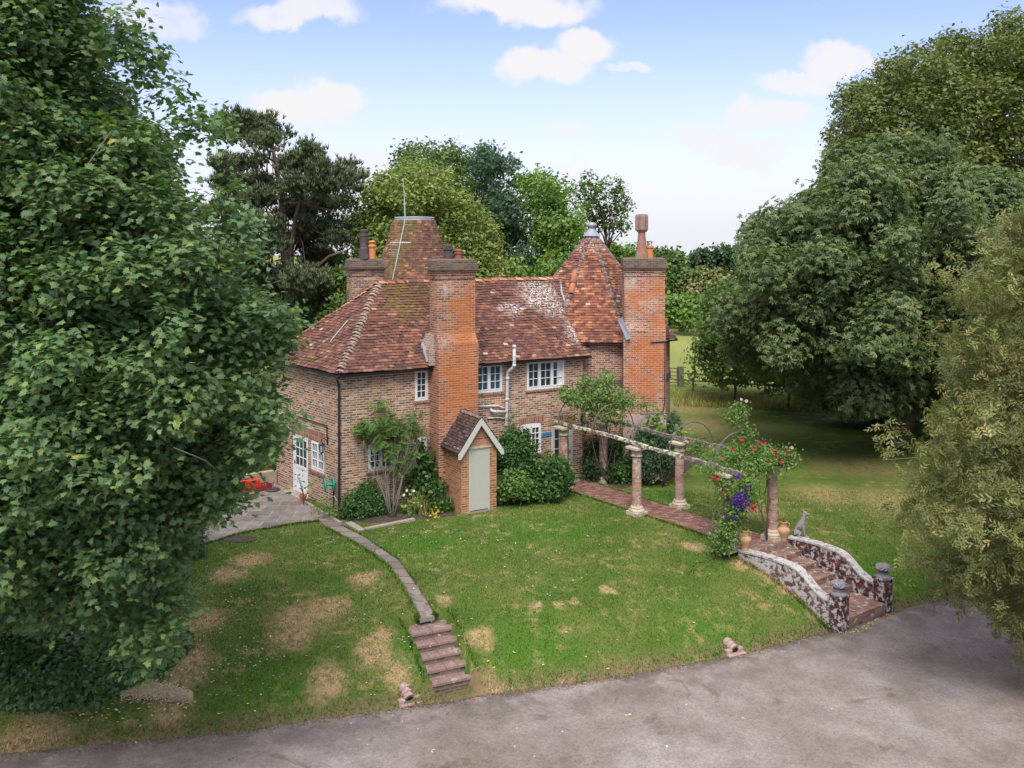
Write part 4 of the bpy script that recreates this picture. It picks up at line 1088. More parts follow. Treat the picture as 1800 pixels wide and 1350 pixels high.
# lightning conductor: copper tape up the cone and the rod above it
def cone_pt(px, py, out=.06):
    r = Vector(((px - CX) / F, 1.0, (CY - py) / F)); D = 36.0
    for _ in range(30):
        q = Vector((0, 0, H)) + r * D; rr = krad(min(max(q.z, 4.6), 9.32)) + out
        dx = q.x - KC.x; D = KC.y - math.sqrt(max(rr * rr - dx * dx, 0.01))
    return Vector((0, 0, H)) + r * D
mb = MB(); mb.tube([cone_pt(690, 492), cone_pt(699, 450), cone_pt(706, 415), cone_pt(711, 392), at_px(712, 37.2, H + (425 - 380) / F * 37.2), at_px(711, 37.4, H + (425 - 350) / F * 37.4), at_px(708.5, 37.4, H + (425 - 316) / F * 37.4)], [.022, .022, .022, .022, .02, .018, .014], 6)
mb.tube([at_px(707.5, 37.4, H + (425 - 318) / F * 37.4), at_px(709.5, 37.4, H + (425 - 314) / F * 37.4)], .03, 5)
mb.build('lightning_rod', 'verdigris', house)
mb = MB(); hp = lambda x, y: onplane(x, y, EA + nl * .05, (nl.x, nl.y, nl.z))
mb.tube([hp(580, 601), hp(611, 563), hp(620, 562)], .017, 5); mb.build('copper_strip', 'verdigris', house)

# --- television aerials: each mast with its own booms
def aerial(px, pyb, pyt, D, booms, label):
    base = at_px(px, D, H + (425 - pyb) / F * D); top = at_px(px + 1.5, D, H + (425 - pyt) / F * D)
    o = empty('tv_aerial', base, label, 'aerial')
    MB().tube([base, top], .018, 6).build('mast', 'rust', o)
    for (z, dx, dy, n, L) in booms:
        mb = MB(); c = base.lerp(top, z); d = Vector((dx, dy, 0)).normalized(); s_ = Vector((-d.y, d.x, 0))
        mb.tube([c, c + d * L], .012, 5)
        for i in range(n):
            p = c + d * (L * (i + .5) / n); h = .17 - .06 * i / n; mb.tube([p - s_ * h, p + s_ * h], .009, 4)
        if dx < .5: 
            for zz in (.12, .2): mb.tube([c + Vector((-.12, 0, -zz)), c + Vector((.2, 0, -zz))], .008, 4)
        mb.build('boom', 'aerial_metal', o)
    return o
aerial(687, 497, 424, 35.6, [(.97, 1, .15, 9, .75), (.8, .35, .9, 5, .5), (.92, .5, -.8, 4, .5)], 'pair of television aerials on a thin mast in front of the blunt kiln cone')

# ------------------------------------------------------------------ brick outhouse
OH = empty('outhouse', CF(.85, 1.3, 0), 'small gabled red brick outhouse with grey green plank door', 'outhouse')
a0, a1, b0, b1 = .23, 1.47, .71, 1.89; mid = (a0 + a1) / 2; ze = 2.08; za = 2.93
dA, dB = a0 + .26, a0 + .26 + .74; dz0, dz1 = .06, 2.02
def OF(s_, e, z): return CF(s_, e, z)
mb = MB()
for (s0_, s1_, zz0, zz1) in ((a0, dA, -.2, dz1), (dB, a1, -.2, dz1), (dA, dB, -.2, dz0), (a0, a1, dz1, ze)):
    mb.poly([OF(s0_, b1, zz0), OF(s1_, b1, zz0), OF(s1_, b1, zz1), OF(s0_, b1, zz1)])
gz_ = ze + (za - ze) * 1.0
mb.poly([OF(a0, b1, ze), OF(a1, b1, ze), OF(mid, b1, gz_)])
mb.poly([OF(a0, b0 + .002, -.2), OF(a0, b1, -.2), OF(a0, b1, ze), OF(a0, b0 + .002, ze)]); mb.poly([OF(a1, b1, -.2), OF(a1, b0 + .002, -.2), OF(a1, b0 + .002, ze), OF(a1, b1, ze)])
for s_ in (dA, dB): mb.poly([OF(s_, b1, dz0), OF(s_, b1 - .12, dz0), OF(s_, b1 - .12, dz1), OF(s_, b1, dz1)])
mb.build('wall', 'outhouse_brick', OH)
MB().hexa([OF(dA - .1, b1 - .1, dz1), OF(dB + .1, b1 - .1, dz1), OF(dB + .1, b1 + .012, dz1), OF(dA - .1, b1 + .012, dz1)], [OF(dA - .1, b1 - .1, dz1 + .075), OF(dB + .1, b1 - .1, dz1 + .075), OF(dB + .1, b1 + .012, dz1 + .075), OF(dA - .1, b1 + .012, dz1 + .075)]).build('lintel', 'cast_stone', OH)
fm = MB()
for (x0, x1, y0, y1) in ((dA, dA + .05, dz0, dz1), (dB - .05, dB, dz0, dz1), (dA + .05, dB - .05, dz1 - .05, dz1)):
    fm.hexa([OF(x0, b1 - .09, y0), OF(x1, b1 - .09, y0), OF(x1, b1 - .02, y0), OF(x0, b1 - .02, y0)], [OF(x0, b1 - .09, y1), OF(x1, b1 - .09, y1), OF(x1, b1 - .02, y1), OF(x0, b1 - .02, y1)])
fm.build('door_frame', 'grey_green_paint', OH)
dm = MB(); n_ = 9; x0, x1 = dA + .053, dB - .053
for i in range(n_):
    p0 = x0 + (x1 - x0) * i / n_ + .006; p1 = x0 + (x1 - x0) * (i + 1) / n_ - .006
    dm.hexa([OF(p0, b1 - .08, dz0 + .02), OF(p1, b1 - .08, dz0 + .02), OF(p1, b1 - .032, dz0 + .02), OF(p0, b1 - .032, dz0 + .02)], [OF(p0, b1 - .08, dz1 - .053), OF(p1, b1 - .08, dz1 - .053), OF(p1, b1 - .032, dz1 - .053), OF(p0, b1 - .032, dz1 - .053)])
dm.poly([OF(x0, b1 - .075, dz0 + .02), OF(x1, b1 - .075, dz0 + .02), OF(x1, b1 - .075, dz1 - .053), OF(x0, b1 - .075, dz1 - .053)])
dr = dm.build('door', 'grey_green_paint', OH, bevel=.004)
kn = MB(); kn.lathe((0, 0, 0), [(.025, 0), (.028, .02), (.045, .03), (.038, .06), (0, .065)], 12); kn = kn.build('knob', 'black_iron', dr)
kn.location = OF(x1 - .09, b1 - .03, 1.08) - worigin(dr); kn.rotation_euler = (rad(90), 0, math.atan2(N2.y, N2.x) + rad(90)); kn.rotation_euler = Vector((N2.x, N2.y, 0)).to_track_quat('Z', 'Y').to_euler()
go = .14; so = .16; bk = .72
sl = (za - ze) / (mid - a0); zr = za + .09
def sidez(s_): return zr - sl * abs(s_ - mid)
sL, sR = a0 - so, a1 + so
for (s_, nm) in ((sL, 'l'), (sR, 'r')):
    poly = [OF(s_, bk - .0, sidez(s_)), OF(s_, b1 + go, sidez(s_)), OF(mid, b1 + go, zr), OF(mid, bk, zr)]
    if s_ == sR: poly = [poly[1], poly[0], poly[3], poly[2]]
    rows, n_2 = facet_tiles(poly, None, gauge=.095, tw=.16)
    o = tile_rows(rows, 'roof_slope', 'tiles_outhouse', OH, np.random.default_rng(9)); MB().hexa([p_ - n_2 * .05 for p_ in poly], [p_ - n_2 * .0 for p_ in poly]).build('underlay', 'underlay', o)
cap_tiles('ridge_tiles', [OF(mid, bk + .02, zr + .0), OF(mid, b1 + go, zr + .0)], 'bonnet_clay', OH, r=.11, step=.25)
bb_ = MB()
for s_ in (sL - .02, sR + .02):
    sg = 1 if s_ > mid else -1; e0, e1 = b1 + go, b1 + go + .03; w_ = .17
    q0 = (s_, sidez(s_) - .0); q1 = (mid, zr + .0)
    pts = [(mid, q1[1] - .02), (mid, q1[1] - .02 - w_ * 1.45), (s_ + 0, q0[1] - w_ * 1.45 + .0), (s_ + sg * .02, q0[1] - w_ * .2)]
    pts = [(mid, zr - .01), (s_, q0[1] - .01), (s_ - sg * .0, q0[1] - .15), (s_ - sg * .09, q0[1] - .15), (mid, zr - .26)]
    lo = [OF(a, e0, z) for a, z in pts]; hi = [OF(a, e1 + (.0 if sg > 0 else .0), z) for a, z in pts]
    bb_.hexa(lo, hi)
bb_.build('bargeboard', 'barge_paint', OH)
for i in range(5):
    e_ = b0 + .2 + i * .23
    r_ = MB(); r_.hexa(ring(CF, a0 - .11, a0 - .002, e_, e_ + .05, ze - .04), ring(CF, a0 - .11, a0 - .002, e_, e_ + .05, ze + .02)); r_.build('rafter_end', 'white_paint' if i > 2 else 'old_timber', OH)
st = MB(); st.hexa(ring(CF, dA - .1, dB + .1, b1 - .1, b1 + .12, -.1), ring(CF, dA - .1, dB + .1, b1 - .1, b1 + .12, .055)); st.build('doorstep', 'cap_stone', OH)

# ------------------------------------------------------------------ name board, lanterns, hose reel
s0_, z0_ = fpix(952, 768, .02); s1_, z1_ = fpix(969.6, 763, .02); zt_ = fpix(952, 761, .02)[1]
sg = empty('name_sign', FW((s0_ + s1_) / 2, .02, z0_), 'small blue name board on the brick between window and front door', 'sign')
mb = MB(); mb.hexa([FW(s0_, .005, z0_), FW(s1_, .005, z0_), FW(s1_, .03, z0_), FW(s0_, .03, z0_)], [FW(s0_, .005, zt_), FW(s1_, .005, zt_), FW(s1_, .03, zt_), FW(s0_, .03, zt_)]); mb.build('board', 'sign_blue', sg)
cu = bpy.data.curves.new('lettering', 'FONT'); cu.body = 'The Roost'; cu.size = (zt_ - z0_) * .78; cu.align_x = 'CENTER'; cu.align_y = 'CENTER'; cu.extrude = .001; cu.offset = .001
cu.materials.append(MATS['sign_ink']); lt = bpy.data.objects.new('lettering', cu); C.objects.link(lt); lt.parent = sg
lt.location = FW((s0_ + s1_) / 2, .032, (z0_ + zt_) / 2) - sg.location; lt.rotation_euler = (rad(90), 0, math.atan2(U.y, U.x))
bpy.context.view_layer.update()
lme = bpy.data.meshes.new_from_object(lt); ml = bpy.data.objects.new('lettering', lme); C.objects.link(ml); ml.parent = sg; ml.location = lt.location; ml.rotation_euler = lt.rotation_euler
if lt.dimensions.x > (s1_ - s0_) * .9: ml.scale = ((s1_ - s0_) * .9 / lt.dimensions.x,) * 3
bpy.data.objects.remove(lt)
def lantern(fn, s_, z, out, label, arm=0.0, scroll=0.0, size=1.0):
    """wall lantern: s_, z of the bracket plate on the wall"""
    base = fn(s_, 0, z); o = empty('wall_lantern', base, label, 'lantern', 'black wall lanterns')
    br = MB(); br.hexa([fn(s_ - .04, 0, z - .12), fn(s_ + .04, 0, z - .12), fn(s_ + .04, .02, z - .12), fn(s_ - .04, .02, z - .12)], [fn(s_ - .04, 0, z + .12), fn(s_ + .04, 0, z + .12), fn(s_ + .04, .02, z + .12), fn(s_ - .04, .02, z + .12)])
    pts = [fn(s_, .02, z - .05), fn(s_, out * .5, z + .10), fn(s_, out, z + .08), fn(s_, out, z + .0)]
    br.tube(pts, .012, 6)
    if scroll:
        br.tube([fn(s_, .02, z + .3), fn(s_, .02, z - .45)], .014, 6)
        for k in range(2):
            c_ = (z + .18 - k * .32); sc = [fn(s_ + .0, .05 + .11 * (1 - q / 14) * (1 - math.cos(q * .75)) * .8 + .02, c_ + .13 * (1 - q / 14) * math.sin(q * .75)) for q in range(12)]
            br.tube(sc, .011, 5)
            sc = [fn(s_ + .12 * (1 - q / 14) * math.sin(q * .7), .05, c_ - .1 + .12 * (1 - q / 14) * math.cos(q * .7)) for q in range(12)]
            br.tube(sc, .011, 5)
    br.build('bracket', 'black_iron', o)
    c_ = Vector(fn(s_, out, z)); k = size
    b = MB(); b.lathe(c_ + Vector((0, 0, -.02)), [(.02 * k, .02), (.05 * k, -.02), (.11 * k, -.07), (.10 * k, -.09)], 6)
    for a in range(6):
        an = a * math.pi / 3; b.tube([c_ + Vector((.092 * k * math.cos(an), .092 * k * math.sin(an), -.10)), c_ + Vector((.065 * k * math.cos(an), .065 * k * math.sin(an), -.34 * k))], .009, 4)
    b.lathe(c_ + Vector((0, 0, -.34 * k)), [(.072 * k, .015), (.075 * k, -.01), (.03 * k, -.04), (.015 * k, -.07), (0, -.08)], 6)
    b.build('cage', 'black_iron', o)
    g_ = MB(); g_.lathe(c_ + Vector((0, 0, -.34 * k)), [(.06 * k, .01), (.084 * k, .235 * k)], 6); g_.build('lamp_glass', 'lamp_glass', o)
    return o
s_, z = lpix(504.5, 756); lantern(LW, s_, z, .22, 'black wall lantern left of the white back door, under the sycamore leaves')
s_, z = lpix(577, 775, .0); la = lantern(LW, s_ + .03, z, .22, 'black wall lantern hanging right of the small white window by the back door')
rr = MB(); za_ = lpix(545, 757)[1]; sE = lpix(523, 750)[0]
rr.tube([LW(s_ + .03, .03, z + .12), LW(s_ + .03, .03, z + .45), LW(s_ + .06, .03, z + .47), LW(sE, .03, z + .47)], .018, 6); rr.build('conduit', 'black_iron', house)
s_, z = fpix(1022, 736); lantern(FW, s_, z, .26, 'black lantern on a scrolled iron bracket right of the front door', scroll=1, size=1.2)

s_, z = lpix(578, 852, .25); hc = LW(s_, .25, z)
hr = empty('hose_reel', LW(s_, .02, z), 'green garden hose reel on the wall beside the black downpipe', 'hose reel')
axis = Vector((-.93, -.36, 0)).normalized(); b = MB()
def disc_ring(mb, c, ax, r, th):
    up = Vector((0, 0, 1)); sd_ = ax.cross(up).normalized()
    pts = [c + sd_ * math.cos(a) * r + up * math.sin(a) * r for a in np.linspace(0, 2 * math.pi, 21)]
    mb.tube(pts, th, 6, cap=False)
    for a in range(6):
        an = a * math.pi / 3; mb.tube([c + sd_ * math.cos(an) * .06 + up * math.sin(an) * .06, c + sd_ * math.cos(an) * r + up * math.sin(an) * r], th * .8, 5)
for q in (-.13, .13):
    m_ = MB(); disc_ring(m_, hc + axis * q, axis, .20, .022); disc_ring(m_, hc + axis * q, axis, .13, .018); m_.build('side_wheel', 'hose_green', hr)
MB().tube([hc - axis * .16, hc + axis * .16], .05, 10).build('drum', 'hose_green', hr)
MB().tube([hc, LW(s_, .0, z - .0)], .025, 6).build('bracket', 'hose_green', hr)
hsm = MB(); hsm.tube([hc + Vector((0, 0, -.1)), hc + Vector((.0, -.03, -.4)), LW(s_ - .08, .1, .55), LW(s_ - .25, .12, .45), LW(s_ - .1, .1, .3)], .014, 6); hsm.build('hose', 'hose_pipe', hr)
MB().tube([LW(s_ - .0, .08, -.1), LW(s_ - .0, .08, z - .1)], .025, 6).build('standpipe', 'black_iron', hr)
# ------------------------------------------------------------------ steps: where they stand (the ground is cut for them)
SW = Vector((.91, .41)).normalized(); SD = Vector((.41, -.91)).normalized()
q = G0(724, 1116, -.34); ST0 = Vector((q.x, q.y))       # top step, left front corner
def SF(a, b, z): return Vector((ST0.x + SW.x * a + SD.x * b, ST0.y + SW.y * a + SD.y * b, z))
GO = Vector((6.43, 24.9)); GW = Vector((.80, .60)); GD = Vector((.60, -.80)); GWID = 1.72
def GF(a, b, z): return Vector((GO.x + GW.x * a + GD.x * b, GO.y + GW.y * a + GD.y * b, z))
# ------------------------------------------------------------------ ground
def spaced(a, b, st, lo, hi):
    mid_ = list(np.arange(a, b + 1e-6, st)); r = []; v, s_ = b, st
    while v < hi: s_ *= 1.22; v += s_; r.append(v)
    l = []; v, s_ = a, st
    while v > lo: s_ *= 1.22; v -= s_; l.append(v)
    return np.array(l[::-1] + mid_ + r)
gx = spaced(-15, 16, .13, -2500, 2500); gy = spaced(15.5, 32, .13, -60, 4000)
X, Y = np.meshgrid(gx, gy); Z = hterr(X, Y)
def carve(Z, o, w_, d_, a0, a1, b0, b1, zfn):
    rx, ry = X - o.x, Y - o.y; det = w_.x * d_.y - w_.y * d_.x
    a = (rx * d_.y - ry * d_.x) / det; b = (w_.x * ry - w_.y * rx) / det
    k = (a > a0) & (a < a1) & (b > b0) & (b < b1)
    return np.where(k, np.minimum(Z, zfn(b)), Z)
Z = carve(Z, ST0, SW, SD, .03, .95, -.5, 1.9, lambda b: np.interp(b, [-.5, 1.25, 1.5, 1.9], [-.6, -1.2, -1.12, -1.12]))
Z = carve(Z, GO, GW, GD, -.1, GWID + .1, .1, 4.0, lambda b: np.interp(b, [.1, 2.2, 3.2, 3.5], [-.4, -1.1, -1.2, -1.12]))
nx, ny = len(gx), len(gy); V = np.stack([X, Y, Z], -1).reshape(-1, 3)
ii = (np.arange(ny - 1)[:, None] * nx + np.arange(nx - 1)[None, :]).ravel()
idx = np.stack([ii, ii + 1, ii + nx + 1, ii + nx], 1).ravel()
dv = (V[:, 1] - yedge(V[:, 0]))
verge = np.clip(1 - np.abs(dv - .08) / .42, 0, 1)
sa = ((V[:, 0] - ST0.x) * SW.x + (V[:, 1] - ST0.y) * SW.y); sb = ((V[:, 0] - ST0.x) * SD.x + (V[:, 1] - ST0.y) * SD.y)
verge = np.maximum(verge, ((sa > -.1) & (sa < 1.3) & (sb > 1.2) & (sb < 2.3)) * 1.0)
o = fast_mesh('ground', V, np.full(len(ii), 4), idx, 'turf', attrs={'verge': verge}, smooth=True); tag(o, kind='structure')
# drive
rx = np.concatenate([np.arange(-80, -16, 2.0), np.arange(-16, 18, .09), np.arange(18, 120, 2.0)])
offs = np.array([0, .15, .3, .5, .8, 1.2, 1.8, 3, 5, 8, 14, 25, 45]); rng = np.random.default_rng(3)
nz = np.convolve(rng.normal(size=len(rx) + 12), np.ones(7) / 7, 'same')[6:-6] * .06 + np.convolve(rng.normal(size=len(rx) + 60), np.ones(31) / 31, 'same')[30:-30] * .25
ye = yedge(rx) + nz
VX = np.repeat(rx[:, None], len(offs), 1); VY = ye[:, None] - offs[None, :]; VZ = np.full(VX.shape, ROADZ) - (offs[None, :] < .05) * .02
V = np.stack([VX, VY, VZ], -1).reshape(-1, 3); m_ = len(offs)
ii = (np.arange(len(rx) - 1)[:, None] * m_ + np.arange(m_ - 1)[None, :]).ravel(); idx = np.stack([ii, ii + 1, ii + m_ + 1, ii + m_], 1).ravel()
o = fast_mesh('road', V, np.full(len(ii), 4), idx, 'tarmac', attrs={'edge': np.tile(np.clip(1 - offs / 1.5, 0, 1), len(rx))}, smooth=True); tag(o, kind='structure')
def strip(name, left, right, mat, lift=.03, n=14, kind='structure', thick=.1):
    mb = MB(); L, R = [], []
    def res(p):
        p = [Vector((q.x, q.y)) for q in p]; ds = [0]
        for a, b in zip(p[:-1], p[1:]): ds.append(ds[-1] + (b - a).length)
        return [Vector((np.interp(s_, ds, [q.x for q in p]), np.interp(s_, ds, [q.y for q in p]))) for s_ in np.linspace(0, ds[-1], n)]
    L, R = res(left), res(right); m = 4; vs_ = []
    for a, b in zip(L, R):
        for k in range(m + 1):
            q = a.lerp(b, k / m); vs_.append((q.x, q.y, float(hterr(q.x, q.y)) + lift))
    fs = [(i * (m + 1) + k, i * (m + 1) + k + 1, (i + 1) * (m + 1) + k + 1, (i + 1) * (m + 1) + k) for i in range(n - 1) for k in range(m)]
    mb.add(vs_, fs)
    rim = [i * (m + 1) for i in range(n)] + [(n - 1) * (m + 1) + k for k in range(1, m + 1)] + [i * (m + 1) + m for i in range(n - 2, -1, -1)] + [k for k in range(m - 1, 0, -1)]
    for a, b in zip(rim, rim[1:] + rim[:1]):
        p, q = vs_[a], vs_[b]; mb.poly([p, q, (q[0], q[1], q[2] - thick), (p[0], p[1], p[2] - thick)])
    o = mb.build(name, mat); 
    if kind: o['kind'] = kind
    return o
PATHF = [G(1003, 864), G(1070, 886), G(1137, 907), G(1190, 924), G(1247, 945)] + [GF(-.02, .08, 0)]
PATHB = [G(1024, 842), G(1062, 856), G(1110, 871), G(1180, 893), G(1268, 921), GF(GWID, .08, 0)]
strip('brick_path', PATHF, PATHB, 'path_brick', .035, 30)
Pl = [(560, 916), (574, 927), (617, 950), (652.6, 971), (682, 992), (701.5, 1018.5), (717.7, 1045), (735.5, 1081), (738, 1090)]
Pr = [(590, 917), (599, 925), (643.7, 947.4), (673, 968), (700, 986), (717.7, 1009.6), (735.5, 1036), (762, 1079), (764, 1085)]
strip('slab_path', [G(*p) for p in Pl], [G(*p) for p in Pr], 'path_slab', .03, 30)
pat = [(300, 975), (420, 938), (500, 924), (560, 916), (612, 925)]
PATIO = [G(*p) for p in pat] + [ LW(LL - .01, .0, 0), G(410, 862), G(250, 885)]
mb = MB(); lo = [(p.x, p.y, -.08) for p in PATIO]; hi = [(p.x, p.y, .045) for p in PATIO]
ar = sum(a[0] * b[1] - b[0] * a[1] for a, b in zip(lo, lo[1:] + lo[:1]))
if ar < 0: lo.reverse(); hi.reverse()
mb.hexa(lo, hi); o = mb.build('patio', 'patio_slab'); tag(o, kind='structure')
def bed(pts, name='flower_bed', z=.05, seed=0):
    P = [Vector((p.x, p.y)) for p in pts]; c = sum(P, Vector((0, 0))) / len(P); R = []
    for a, b in zip(P, P[1:] + P[:1]):
        for k in range(6): R.append(a.lerp(b, k / 6) + Vector((random.uniform(-.03, .03), random.uniform(-.03, .03))))
    mb = MB(); vs_ = [(p.x, p.y, float(hterr(p.x, p.y)) - .01) for p in R] + [(c.x + (p.x - c.x) * .86, c.y + (p.y - c.y) * .86, z) for p in R] + [(c.x, c.y, z + .03)]
    n = len(R); fs = [(i, (i + 1) % n, n + (i + 1) % n, n + i) for i in range(n)] + [(n + i, n + (i + 1) % n, 2 * n) for i in range(n)]
    mb.add(vs_, fs); o = mb.build(name, 'soil', smooth=True); tag(o, kind='structure'); return o
bed([FW(-.0, .02, 0), FW(-.1, .9, 0), G(650, 921), G(720, 916), G(808, 906), FW(3.3, .3, 0), FW(3.0, .02, 0)])
bed([G(874, 888), G(910, 886), G(960, 877), G(1003, 864), FW(DOORF[0] - .2, .1, 0), FW(cs0 + 1.5, .1, 0)])
bed([G(1030, 842), G(1090, 862), G(1150, 846), G(1200, 838), G(1240, 800), G0(1190, 770), FW(FEND - 1.0, .3, 0)])
mb = MB()
def kerb(mb, a, b, w_=.14, z0=-.1, z1=.075):
    a = Vector((a.x, a.y)); b = Vector((b.x, b.y)); d = (b - a).normalized(); n_ = Vector((-d.y, d.x)) * w_ / 2
    lo = [(a.x - n_.x, a.y - n_.y, z0), (b.x - n_.x, b.y - n_.y, z0), (b.x + n_.x, b.y + n_.y, z0), (a.x + n_.x, a.y + n_.y, z0)]
    mb.hexa(lo, [(p[0], p[1], z1) for p in lo])
kerb(mb, G(612, 920), G(636, 934), .22); kerb(mb, G(642, 931), G(728, 914), .16)
o = mb.build('bed_edging', 'slab'); tag(o, kind='structure')
mb = MB(); kerb(mb, G(534, 882), G(598, 921), .1, -.05, .09); o = mb.build('bed_edging', 'slab'); tag(o, kind='structure')

# ------------------------------------------------------------------ garden steps
gs = empty('garden_steps', SF(.5, 1.2, -1.1), 'narrow flight of brick garden steps climbing from the drive to the slab path', 'steps')
for k in range(5):
    zt_ = -.34 - .15 * k; b1_ = .30 * k; b0_ = b1_ - (.66 if k == 0 else .34); jw = .02 * math.sin(k * 2.3)
    mb = MB(); mb.hexa([SF(-.02 + jw, b0_, zt_ - .45), SF(-.02 + jw, b1_ - .0, zt_ - .45), SF(.99 + jw, b1_ - .0, zt_ - .45), SF(.99 + jw, b0_, zt_ - .45)],
                       [SF(-.02 + jw, b0_, zt_ - .05), SF(-.02 + jw, b1_ - .0, zt_ - .05), SF(.99 + jw, b1_ - .0, zt_ - .05), SF(.99 + jw, b0_, zt_ - .05)])
    s_ = mb.build('step', 'chimney_cap_brick', gs)
    mb = MB()
    nb = 4
    for i in range(nb):
        a0_, a1_ = -.035 + 1.04 * i / nb + .004 + jw, -.035 + 1.04 * (i + 1) / nb - .004 + jw; dz = random.uniform(-.006, .006)
        ys = [(b0_ - .01, b1_ + .02)] if k else [(b0_ - .02, b0_ + .21), (b0_ + .22, b0_ + .43), (b0_ + .44, b1_ + .02)]
        for (u0, u1) in ys:
            mb.hexa([SF(a0_, u0, zt_ - .049), SF(a0_, u1, zt_ - .049), SF(a1_, u1, zt_ - .049), SF(a1_, u0, zt_ - .049)], [SF(a0_, u0, zt_ + dz), SF(a0_, u1, zt_ + dz), SF(a1_, u1, zt_ + dz), SF(a1_, u0, zt_ + dz)])
    mb.build('tread', 'step_tile', s_) if 'step_tile' in MATS else None
# ------------------------------------------------------------------ entrance steps with swept side walls
es = empty('entrance_steps', GF(GWID / 2, 3.1, -1.1), 'wide lichened brick entrance steps with swept side walls rising to the pergola', 'steps')
risers = [.09, .52, 1.05, 1.60, 2.12, 3.18]; tops = [.02, -.15, -.31, -.47, -.63, -.82]
prev = -.25
for k, (b_, zt_) in enumerate(zip(risers, tops)):
    w1 = GWID + (.10 if k == 5 else 0)
    if k == 5: b_ = 3.02
    mb = MB(); lo = [GF(.0, prev - .02, zt_ - .5), GF(.0, b_, zt_ - .5), GF(w1 - .0, b_ + (.06 if k == 5 else 0), zt_ - .5), GF(w1 - .0, prev - .02, zt_ - .5)]
    mb.hexa(lo, [(p[0], p[1], zt_) for p in lo]); mb.build('step', 'stair_tread', es, bevel=.012)
    prev = b_
prof_t = [0, .5, 1.0, 1.5, 1.75, 1.95, 2.15, 2.35, 2.55, 2.8]; prof_z = [.10, .15, .17, .15, .11, .0, -.17, -.31, -.38, -.40]
for side, (wa, wb) in enumerate(((-.24, -.0), (GWID, GWID + .24))):
    ts = np.linspace(-.12 if side == 0 else -.0, 2.78, 30); mb = MB(); cp = MB()
    for t0_, t1_ in zip(ts[:-1], ts[1:]):
        za_, zb_ = (float(np.interp(q, prof_t, prof_z)) for q in (t0_, t1_))
        mb.hexa([GF(wa, t0_, -1.5), GF(wa, t1_, -1.5), GF(wb, t1_, -1.5), GF(wb, t0_, -1.5)], [GF(wa, t0_, za_ - .05), GF(wa, t1_, zb_ - .05), GF(wb, t1_, zb_ - .05), GF(wb, t0_, za_ - .05)])
        cp.hexa([GF(wa - .02, t0_, za_ - .05), GF(wa - .02, t1_, zb_ - .05), GF(wb + .02, t1_, zb_ - .05), GF(wb + .02, t0_, za_ - .05)], [GF(wa - .02, t0_, za_), GF(wa - .02, t1_, zb_), GF(wb + .02, t1_, zb_), GF(wb + .02, t0_, za_)])
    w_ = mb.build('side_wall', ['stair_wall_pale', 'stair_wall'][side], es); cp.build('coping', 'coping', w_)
    pm = MB(); c = (wa + wb) / 2; h_ = .172; PT = 2.74
    R_ = lambda g_, z: [GF(c - h_ - g_, PT - g_, z), GF(c - h_ - g_, PT + 2 * h_ + g_, z), GF(c + h_ + g_, PT + 2 * h_ + g_, z), GF(c + h_ + g_, PT - g_, z)]
    pm.hexa(R_(0, -1.5), R_(0, -.27)); pm.hexa(R_(.03, -.27), R_(.03, -.21))
    pl = pm.build('pillar', 'stair_wall', es, bevel=.012)
    cc = GF(c, PT + h_, -.21)
    fm = MB(); fm.lathe(cc, [(.19, 0), (.185, .03), (.15, .05), (.12, .08), (.125, .14), (.15, .16)], 16)
    fo = fm.build('finial', 'finial_stone', pl, smooth=False)
    rngf = np.random.default_rng(5 + side); fm = MB(); vs_ = []; n1, n2_ = 9, 22
    for i in range(n1):
        ph = math.pi * (i / (n1 - 1)); 
        for j in range(n2_):
            a = 2 * math.pi * j / n2_; r_ = .195 * math.sin(max(ph, .02)) ** .7 * (1 + .10 * (1 if (i + j) % 2 else -1) * math.sin(ph)) * rngf.uniform(.94, 1.06)
            vs_.append((cc.x + r_ * math.cos(a), cc.y + r_ * math.sin(a), cc.z + .24 + .10 * math.cos(ph) * (1 if ph < 1.6 else .8) + rngf.uniform(-.008, .008)))
    fm.add(vs_, [(i * n2_ + j, (i + 1) * n2_ + j, (i + 1) * n2_ + (j + 1) % n2_, i * n2_ + (j + 1) % n2_) for i in range(n1 - 1) for j in range(n2_)])
    fm.build('carved_fruit', 'finial_stone', fo)

